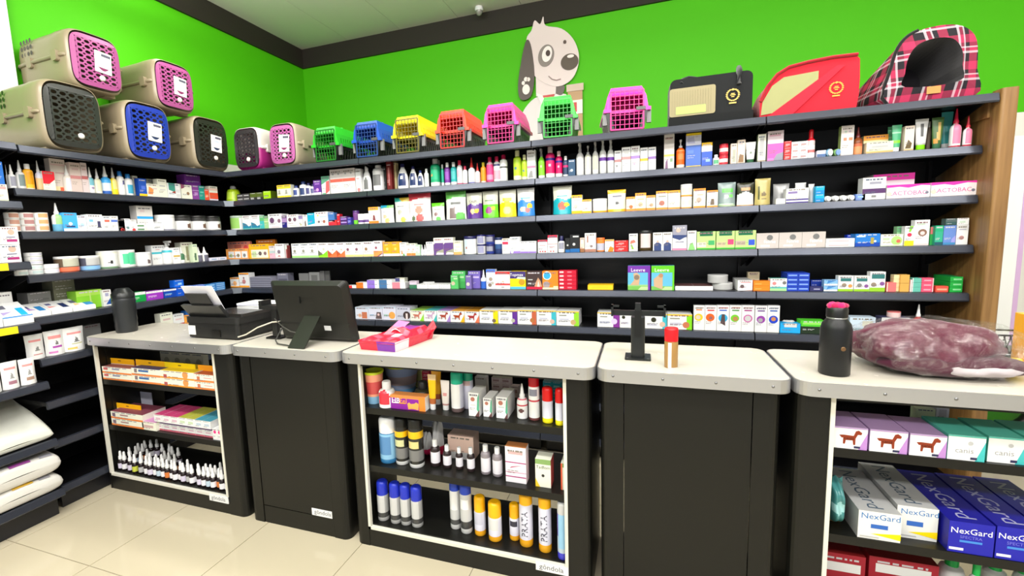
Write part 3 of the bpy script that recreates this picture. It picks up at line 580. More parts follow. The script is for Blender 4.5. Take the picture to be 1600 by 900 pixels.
# black water bottle with pink bow
t = thing('water_bottle', 'matt black water bottle with pink fabric bow on lid', 'bottle', (3.69, -1.02, CT))
MB().lathe([(.041, 0), (.044, .004), (.044, .155), (.04, .172), (.03, .186), (.028, .19)], 28, col='17181a').build('body', CABP, t)
MB().lathe([(.0285, .19), (.0285, .194), (.0275, .195)], 24, col='b0b0b0').build('neck_ring', METAL, t); MB().lathe([(.03, .195), (.03, .222), (.026, .228)], 24, col='141414').build('lid', PLASTIC, t)
MB().lathe([(.007, 0), (.006, .0008)], 14, col='8a6a4a').build('round_logo', METAL, t, (.008, -.0437, .095)).rotation_euler.x = R(90)
b = MB()
for k in range(9):
    a = 2*math.pi*k/9; q = .8+.35*((k*5) % 4)/3
    b.lathe([(.001, -.011*q), (.009*q, -.008*q), (.0125*q, 0), (.009*q, .008*q), (.001, .011*q)], 9, cx=.019*math.cos(a)*1.15, cy=.012*math.sin(a), sx=1, sy=.9, col='d81e68' if k % 2 else 'b8154f')
b.build('bow', CLOTH, t, (0, -.002, .232))
# plum cushions in clear film
t = thing('bagged_cushion', 'plum fabric cushions in clear plastic bag on right worktop', 'bag', (3.985, -.915, CT))
def blob(b, cx, cy, cz, rx, ry, rz_, col, seed, amp=.12, nu=40, nv=22, flat_=True):
    random.seed(seed); ph = [random.uniform(0, 6) for _ in range(8)]
    def fn(u, v):
        a = 2*math.pi*u; e = math.pi*(v-.5); k = 1+amp*(.5*math.sin(3*a+ph[0]+2*e)+.35*math.sin(5*a+ph[1]-3*e)+.3*math.sin(9*a+ph[2]+5*e)+.25*math.sin(13*a+ph[3]-7*e))*math.cos(e)
        x = math.cos(e)*math.cos(a); y = math.cos(e)*math.sin(a); z = math.sin(e); q = (abs(x)**3+abs(y)**3+1e-9)**(1/3)/(math.hypot(x, y)+1e-9) if True else 1
        zz = cz+rz_*z*k
        return (cx+rx*x*k/max(q, .7), cy+ry*y*k/max(q, .7), max(.001, zz))
    b.grid(fn, nu, nv, col)
b = MB(); blob(b, -.015, .02, .08, .185, .125, .088, '5c1c34', 4, .2); b.build('upper_cushion', CLOTH, t)
b = MB(); blob(b, .03, -.03, .04, .19, .1, .042, '48182c', 9, .08); b.build('lower_cushion', CLOTH, t)
b = MB(); blob(b, .075, -.07, .035, .1, .07, .024, 'b8aeb2', 11, .1); b.build('tissue_layer', CLOTH, t)
b = MB(); blob(b, .01, .0, .082, .222, .152, .1, 'fff', 21, .16, 64, 30); b.build('plastic_film', FILM, t)
# things at the right edge
t = thing('yellow_dispenser', 'yellow plastic item cut by right frame edge', 'dispenser', (4.285, -.87, CT))
MB().prism(rrect(-.045, .03, -.03, .04, .01), 2, 0, .19, 'f0a818').build('body', PLASTIC, t); MB().lathe([(.02, 0), (.022, .02), (.012, .035)], 10, col='f4d814').build('tap', PLASTIC, t, (-.055, -.01, .01))
t = thing('white_board_panel', 'bright white upright panel with lilac edge beyond wooden panel', 'panel', (5.38, 1.2, 0))
MB().box(-.1, .02, 0, .04, .03, 1.96, 'f8f8f8').build('board', PLASTIC, t); MB().box(.02, .045, -.002, .042, .03, 1.96, 'd8b4e0').build('edge_strip', PLASTIC, t); MB().box(-.12, .06, -.08, .12, 0, .03, 'ccc').build('foot', PLASTIC, t)
t = thing('low_rack', 'low display rack with green box beyond wooden panel', 'rack', (4.95, .3, 0))
for x in (-.17, .3): MB().box(x, x+.02, -.02, .3, 0, .72, '1c241c').build('side_frame', RACK, t)
MB().box(-.17, .32, -.02, .3, .7, .72, '27442c').build('top_board', RACK, t); MB().box(-.15, .3, .02, .28, .3, .55, '2a6a14').build('green_box', CARTON, t)
MB().tube([(-.15, -.04, .28), (-.08, -.05, .32), (0, -.05, .4), (.05, -.05, .5), (.06, -.05, .6)], .028, '121412', 8).build('curved_arm', PLASTIC, t)
t = thing('wire_basket', 'small black wire basket beyond the plastic bag', 'basket', (4.9, .32, .72)); b = MB()
for k in range(9):
    x = -.1+.025*k; b.tube([(x, 0, 0), (x+.03, 0, .11)], .003, '222', 5); b.tube([(x+.03, 0, 0), (x, 0, .11)], .003, '222', 5)
b.build('mesh_front', METAL, t); b = MB(); b.tube([(-.11, 0, .112), (.15, 0, .112)], .005, '222', 6); b.tube([(-.11, .15, .112), (.15, .15, .112)], .005, '222', 6); b.box(-.1, .14, 0, .15, 0, .004, '222'); b.build('rim', METAL, t)
t = thing('book', 'dark bound book with cream pages beyond plastic bag', 'book', (5.0, .2, .72), R(10)); MB().box(-.09, .1, -.09, .05, .004, .03, 'e2d8b0').build('pages', CARTON, t); b = MB(); b.box(-.095, .105, -.094, .055, 0, .004, '2b3338'); b.box(-.095, .105, -.094, -.09, 0, .034, '2b3338'); b.build('cover', CARTON, t)

# bags of pet food on the nearest left rack
def foodbag(label, loc, w, d, hf, hb, col, marks, rz=R(90)):
    """stuffed sack, squarish edges, front height hf rising to hb at the back"""
    t = thing('food_bag', label, 'food bag', loc, rz, 'large white pet food bags'); b = MB()
    def P(u, v, up_):
        a, c = 2*u-1, 2*v-1; e = max(0, 1-abs(a)**14)**.3*max(0, 1-abs(c)**12)**.3; hh = hf+(hb-hf)*v**.8
        return (w*.5*a, d*v, hh*.48+(hh*.52 if up_ else -hh*.48)*e+(.004*math.sin(11*u+9*v) if up_ else 0))
    cu = [.5-.5*math.cos(math.pi*k/20) for k in range(21)]; q = lambda z: cu[min(20, int(round(z*20)))]
    b.grid(lambda u, v: P(q(u), q(v), True), 20, 20, col); b.grid(lambda u, v: P(q(1-u), q(v), False), 20, 20, col); b.build('sack', FOIL, t)
    for (u0, u1, v0, v1, c) in marks:
        m = MB(); m.grid(lambda u, v: (lambda p: (p[0], p[1]-.002, p[2]+.003))(P(u0+(u1-u0)*u, v0+(v1-v0)*v, True)), 6, 4, c); m.build('print', CARTON, t)
    return t
foodbag('white pet food bag at bottom of leftmost rack', (.07, -1.66, .149), .62, .34, .1, .1, 'dcdad6', [(.66, .8, .03, .1, 'd8b040'), (.4, .58, .03, .1, 'dc98a4'), (.84, .92, .03, .1, '9a9aa4')])
foodbag('white pet food bag lying on top of another, magenta mark', (.075, -1.66, .252), .62, .34, .115, .12, 'e0deda', [(.66, .8, .03, .1, '9a4a9a'), (.4, .56, .03, .1, 'dc98a4'), (.86, .95, .03, .1, '9a9aa4')])
foodbag('big glossy white sack sagging over leftmost rack shelf', (.055, -1.635, .436), .56, .36, .06, .25, 'dcddd4', [(.66, .7, .55, .85, '889')])

# ---------------------------------------------------------------- products
KN = {'box': ('carton', 'carton'), 'fbox': ('carton', 'carton'), 'mag': ('booklet', 'booklet'), 'card': ('header_card', 'display card'), 'tray': ('sloping_box', 'box'), 'blister': ('blister_card', 'blister pack'), 'pouch': ('pouch', 'pouch'), 'bag': ('plastic_packet', 'packet'), 'bot': ('bottle', 'bottle'), 'spot': ('tub_bottle', 'bottle'), 'oval': ('detergent_bottle', 'bottle'), 'drop': ('dropper_bottle', 'bottle'), 'pump': ('pump_bottle', 'bottle'), 'spray': ('spray_bottle', 'bottle'), 'aero': ('spray_can', 'spray can'), 'tub': ('jar', 'jar'), 'tin': ('tin', 'tin'), 'tube': ('ointment_tube', 'tube'), 'roll': ('lying_tube', 'tube'), 'cupb': ('cup', 'cup')}
def parse(spec):
    p = spec.split(); base = p[0]; ops = []; o = {}
    for s in p[1:]:
        if s.startswith('k='): o['k'] = float(s[2:]); continue
        if s[:3] == 'TT:' or s[:2] in ('S:', 'T:', 'K:'): a, c = s.split(':'); o[a] = c; continue
        q = s[1:].split(':'); ops.append((s[0], [float(x) for x in q[0].split(',')], q[1], q[2] if len(q) > 2 else None))
    return base, ops, o
def inpoly(x, y, p):
    r = False; n = len(p)//2; j = n-1
    for i in range(n):
        xi, yi, xj, yj = p[2*i], p[2*i+1], p[2*j], p[2*j+1]
        if (yi > y) != (yj > y) and x < (xj-xi)*(y-yi)/(yj-yi)+xi: r = not r
        j = i
    return r
def painter(base, ops, asp=1., labels=True):
    lb = lin(base); L = [(k, a, lin(c)) for k, a, c, t_ in ops if k != 't']
    def f(u, v):
        c = lb; fr = -.1 < u < 1.1
        for k, a, cc in L:
            if k == 'b': ok = a[0] <= v <= a[1]
            elif k == 'L': ok = a[0] <= v <= a[1] and .13 < u < .87
            elif k == 'r': ok = fr and a[0] <= u <= a[2] and a[1] <= v <= a[3]
            elif k in 'cC': ok = fr and (u-a[0])**2+((v-a[1])*asp)**2 < a[2]**2
            else: ok = fr and inpoly(u, v, a)
            if ok: c = cc
        return c
    return f
def print_flat(b, ops, w, h):
    n = 0
    for k, a, c, txt in ops:
        n += 1; y = -.00022*n
        X = lambda u: -w/2+w*u
        if k in 'bL':
            if a[1] > a[0]: b.poly([(X(0), y, h*a[0]), (X(1), y, h*a[0]), (X(1), y, h*a[1]), (X(0), y, h*a[1])], c)
        elif k == 'r':
            if a[2] > a[0]: b.poly([(X(a[0]), y, h*a[1]), (X(a[2]), y, h*a[1]), (X(a[2]), y, h*a[3]), (X(a[0]), y, h*a[3])], c)
        elif k in 'cC':
            r_ = min(a[2]*w, h*.48); b.poly([(X(min(max(a[0]+r_/w*math.cos(q), 0), 1)), y, min(max(h*a[1]+r_*math.sin(q), 0), h)) for q in [2*math.pi*i/18 for i in range(18)]], c)
        elif k == 'p':
            pts = [(X(a[i]), y, h*a[i+1]) for i in range(0, len(a), 2)]
            ar = sum(pts[i-1][0]*pts[i][2]-pts[i][0]*pts[i-1][2] for i in range(len(pts)))
            b.poly(pts if ar > 0 else pts[::-1], c)
        elif k == 't':
            v, f_, wd = text_geo(txt); s = min(a[2]*h, .9*w/wd); b.mesh([(X(a[0])+q[0]*s, y, h*a[1]-s*.5+q[1]*s) for q in v], f_, c)
def small_print(b, base, ops, w, h):
    """rows of fine print too small to read: dashes like word shapes"""
    rg = random.Random(base+str(len(ops))+'%.3f' % w); lum = sum(lin(base)); c = rg.choice(['77737c', '8a6a70', '5f6a80', '857c70']) if lum > 1.2 else 'cfcad0'
    yy = -.00022*(len(ops)+1); rows = [(.87, min(.07, .007/h), .12, .85)]
    rows += [(.33, min(.03, .0025/h), .1, .62), (.27, min(.03, .0025/h), .1, .5)] if h > .05 else [(.2, .06, .1, .55)]
    for v, th, u0, u1 in rows:
        u = u0
        while u < u1:
            q = min(u+rg.uniform(.05, .2), u1); b.poly([(-w/2+w*u, yy, h*v), (-w/2+w*q, yy, h*v), (-w/2+w*q, yy, h*(v+th)), (-w/2+w*u, yy, h*(v+th))], c); u = q+rg.uniform(.03, .06)
def make(kind, w, h, dep, spec):
    """-> list of (name, mesh, parent index or None) with the base front centre at the origin"""
    base, ops, o = parse(spec); K = o.get('K', 'eee'); kf = o.get('k', None); b = MB(); out = []; r = w/2
    if kind in ('box', 'fbox', 'mag', 'card', 'blister'):
        if kind == 'card': dep = .004
        if kind == 'blister': dep = .012
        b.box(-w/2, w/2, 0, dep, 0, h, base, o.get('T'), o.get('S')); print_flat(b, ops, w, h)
        if kind in ('box', 'fbox') and h > .028 and w > .022 and not any(t_ for *_, t_ in ops): small_print(b, base, ops, w, h)
        if 'TT' in o:
            v, f_, wd = text_geo('NexGard'); s = min(.5*w, .85*dep/wd); b.mesh([(-.2*w+.0*q[0]+q[1]*s*.9-.0, dep*.5-q[0]*s, h+.0004) for q in v], f_, o['TT'])
        out.append((None, b, CARTON if kind != 'blister' else GLOSSY, None)); return out
    if kind == 'tray':
        d = max(dep, .12); n0 = MB(); n0.prism([(0, 0), (d, 0), (d, h), (0, h*.35)], 0, -w/2, w/2, base)
        for k, a, c, t_ in ops:
            g = lambda u, v, q: (-w/2+w*u, d*v*.98, h*.35+h*.65*v*.98+.0003*q)
            if k == 'r': n0.poly([g(a[0], a[1], 1), g(a[2], a[1], 1), g(a[2], a[3], 1), g(a[0], a[3], 1)], c)
            elif k == 'p': n0.poly([g(a[i], a[i+1], 2) for i in range(0, len(a), 2)], c)
            elif k == 'b': n0.poly([g(0, a[0], 3), g(1, a[0], 3), g(1, a[1], 3), g(0, a[1], 3)], c)
        return [(None, n0, CARTON, None)]
    if kind in ('pouch', 'bag'):
        pt = painter(base, ops, h/w); th = min(dep, .06) if kind == 'pouch' else dep; random.seed(int(w*9999))
        ph = random.uniform(0, 6); wob = .05 if kind == 'pouch' else .16
        def sh(u, v, sgn):
            e = (1-abs(2*u-1)**2.5); p_ = (1-v)**.5 if kind == 'pouch' else (1-abs(2*v-1)**3)*(.9)
            nz = wob*math.sin(9*u+7*v+ph)*math.sin(5*v-6*u+ph); wv = 1-.05*math.sin(math.pi*v) if kind == 'pouch' else .8+.2*math.sin(math.pi*v)+.05*math.sin(11*v+ph)
            return ((u-.5)*w*wv, th*.5-sgn*th*.5*e*max(p_+nz, 0.02)+(0 if kind == 'pouch' else 0), h*v*(1-(.06*abs(math.sin(7*u+ph)) if kind == 'bag' else 0)*v))
        b.grid(lambda u, v: sh(u, v, 1), 18, 24, pt); b.grid(lambda u, v: sh(1-u, v, -1), 8, 10, lambda u, v: pt(-.5, v)); out.append((None, b, FOIL, None))
        if kind == 'pouch' and any(t_ for *_, t_ in ops):
            for k, a, c, t_ in ops:
                if t_: v, f_, wd = text_geo(t_); s = min(a[2]*h, .8*w/wd); q0 = MB(); q0.mesh([(w*(a[0]-.5)+q[0]*s, -.002, h*a[1]+q[1]*s) for q in v], f_, c); out.append(('lettering', q0, CARTON, 0))
        return out
    if kind == 'roll':
        L_ = max(dep, .06); rr = min(w/2, h/2) if h > .01 else .01; rr = h/2
        pr = [(rr*.9, 0), (rr, .01), (rr, L_*.7), (rr*.5, L_)]; q0 = MB(); q0.lathe(pr, 12, sx=w/2/rr, col=base); q0.v = [(x, z, rr-y) for x, y, z in q0.v]; q0.f = [f[::-1] for f in q0.f]
        c0 = MB(); c0.lathe([(rr*.8, -.012), (rr*.8, 0)], 12, sx=w/2/rr*.8, col=K); c0.v = [(x, z+.012*0, rr-y) for x, y, z in c0.v]; return [(None, q0, PLASTIC, None), ('cap', c0, PLASTIC, 0)]
    if kind == 'tube':
        ch = h*.17; q0 = MB(); pt = painter(base, ops, h/w); d = min(w*.45, .035)
        q0.grid(lambda u, v: (w*(.36+.14*v)*math.sin(2*math.pi*u), d/2-(d/2*(1-v)**.8+.0012)*math.cos(2*math.pi*u), ch+(h-ch)*v), 24, 16, lambda u, v: pt(.5+.5*math.sin(2*math.pi*u) if math.cos(2*math.pi*u) > 0 else -.5, (ch+(h-ch)*v)/h))
        c0 = MB(); c0.lathe([(w*.3, 0), (w*.33, .003), (w*.33, ch)], 18, cy=d/2, sy=min(1, d/2/(w*.33)*1.05), col=K); return [(None, q0, PLASTIC, None), ('cap', c0, PLASTIC, 0)]
    # turned shapes, centre at y = r
    sy = 1.; cy = r; m = PLASTIC
    if kind == 'cupb':
        pt = painter(base, ops, h/w); n = 12; prof = [(r*(.72+.25*i/n), h*.93*i/n) for i in range(n+1)]
        b.lathe(prof, 24, cy=r, paint=lambda u, z: pt(u, z/h), cap=False); q0 = MB(); q0.lathe([(r*.97, h*.92), (r*1.02, h*.95), (r*1.02, h), (r*.94, h), (r*.9, h*.9), (r*.66, .02)], 24, cy=r, col=K, cap=False)
        return [(None, b, GLOSSY, None), ('rim', q0, PLASTIC, 0)]
    if kind == 'tub': hb = h*(1-(kf or .16)); prof0 = [(.94, 0), (1, .03), (1, .97), (.96, 1)]; capp = [(1.0, 0), (1.02, .08), (1.02, .9), (.97, 1)]; cn = 'lid'; cr = r*.985
    elif kind == 'tin': hb = h*.84; prof0 = [(.97, 0), (1, .06), (1, .95), (.97, 1)]; capp = [(.98, 0), (1.0, .3), (1.0, .85), (.94, 1)]; cn = 'lid'; m = GLOSSY; cr = r
    elif kind == 'aero': hb = h*(1-(kf or .25)); prof0 = [(.93, 0), (1, .02), (1, .96), (.95, 1)]; capp = [(.97, 0), (.97, .75), (.9, .93), (.6, 1)]; cn = 'cap'; m = GLOSSY; cr = r
    elif kind == 'spot': hb = h*.8; prof0 = [(1, 0), (1, .05), (.85, .8), (.7, .95), (.5, 1)]; capp = [(.4, 0), (.42, .5), (.3, 1)]; cn = 'cap'; cr = r
    elif kind == 'drop': hb = h*.62; prof0 = [(.92, 0), (1, .03), (1, .78), (.85, .9), (.45, .97), (.4, 1)]; capp = [(.48, 0), (.48, .18), (.36, .24), (.28, .5), (.14, .96), (.1, 1)]; cn = 'nozzle'; cr = r
    elif kind == 'oval': hb = h*.86; sy = .6; prof0 = [(.9, 0), (1, .03), (1, .35), (.92, .55), (.66, .8), (.36, .97), (.34, 1)]; capp = [(.36, 0), (.36, .8), (.26, 1)]; cn = 'cap'; cr = r
    elif kind == 'pump': hb = h*.72; prof0 = [(.93, 0), (1, .02), (1, .86), (.75, .95), (.4, 1)]; capp = [(.42, 0), (.42, .25), (.14, .3), (.14, .7), (.3, .72), (.3, 1)]; cn = 'pump_head'; cr = r
    elif kind == 'spray': hb = h*.74; prof0 = [(.93, 0), (1, .02), (1, .76), (.8, .88), (.4, .98), (.36, 1)]; capp = [(.42, 0), (.42, .3), (.3, .35), (.3, .6), (.36, .65), (.36, 1)]; cn = 'trigger_head'; cr = r
    else: hb = h*(1-(kf or .2)); prof0 = [(.93, 0), (1, .02), (1, .84), (.88, .94), (.52, .99), (.5, 1)]; capp = [(.54, 0), (.54, .9), (.46, 1)]; cn = 'cap'; cr = r
    # subdivide body profile so printed bands have clean edges
    zs = set(p[1] for p in prof0) | {i/10 for i in range(11)}
    for k, a, c, t_ in ops:
        if k in 'bL':
            for q in a[:2]:
                zz = q*h/hb
                if 0 < zz < 1: zs |= {zz-.0005, zz+.0005}
        elif k in 'cCrp':
            zs |= {i/20 for i in range(21)}
    zs = sorted(zs); prof = []
    for z in zs:
        for (r0, z0), (r1, z1) in zip(prof0, prof0[1:]):
            if z0 <= z <= z1: prof.append((r*(r0+(r1-r0)*((z-z0)/(z1-z0) if z1 > z0 else 0)), z*hb)); break
    pt = painter(base, ops, h/w); b.lathe(prof, 24, cy=cy*sy, sy=sy, paint=lambda u, z: pt(u, z/h)); out.append((None, b, m, None))
    hc = h-hb; c0 = MB(); c0.lathe([(cr*p, hb+hc*q) for p, q in capp], 18, cy=cy*sy, sy=(sy if kind in ('tub', 'tin', 'aero') else 1), col=K)
    if kind == 'spray': c0.box(-r*.3, r*.3, cy-r*1.25, cy+r*.5, h-hc*.32, h, K); c0.prism([(cy-r*.55, h-hc*.3), (cy-r*.8, h-hc*.75), (cy-r*.95, h-hc*.75), (cy-r*.75, h-hc*.3)], 0, -r*.14, r*.14, K)
    if kind == 'pump': c0.box(-r*.16, r*.16, cy-r*1.05, cy, h-hc*.22, h-hc*.04, K)
    out.append((cn, c0, PLASTIC, 0))
    for k, a, c, t_ in ops:
        if k == 't' and t_:
            v, f_, wd = text_geo(t_); s = min(1.1*w, hb*.6/wd); q0 = MB()
            q0.mesh([(-q[1]*s+s*.5, cy-math.sqrt(max(r*r-(-q[1]*s+s*.5)**2, 1e-6))-.0014, h*a[1]+q[0]*s) for q in v], [f for f in f_], c); out.append(('lettering', q0, CARTON, 0))
    return out
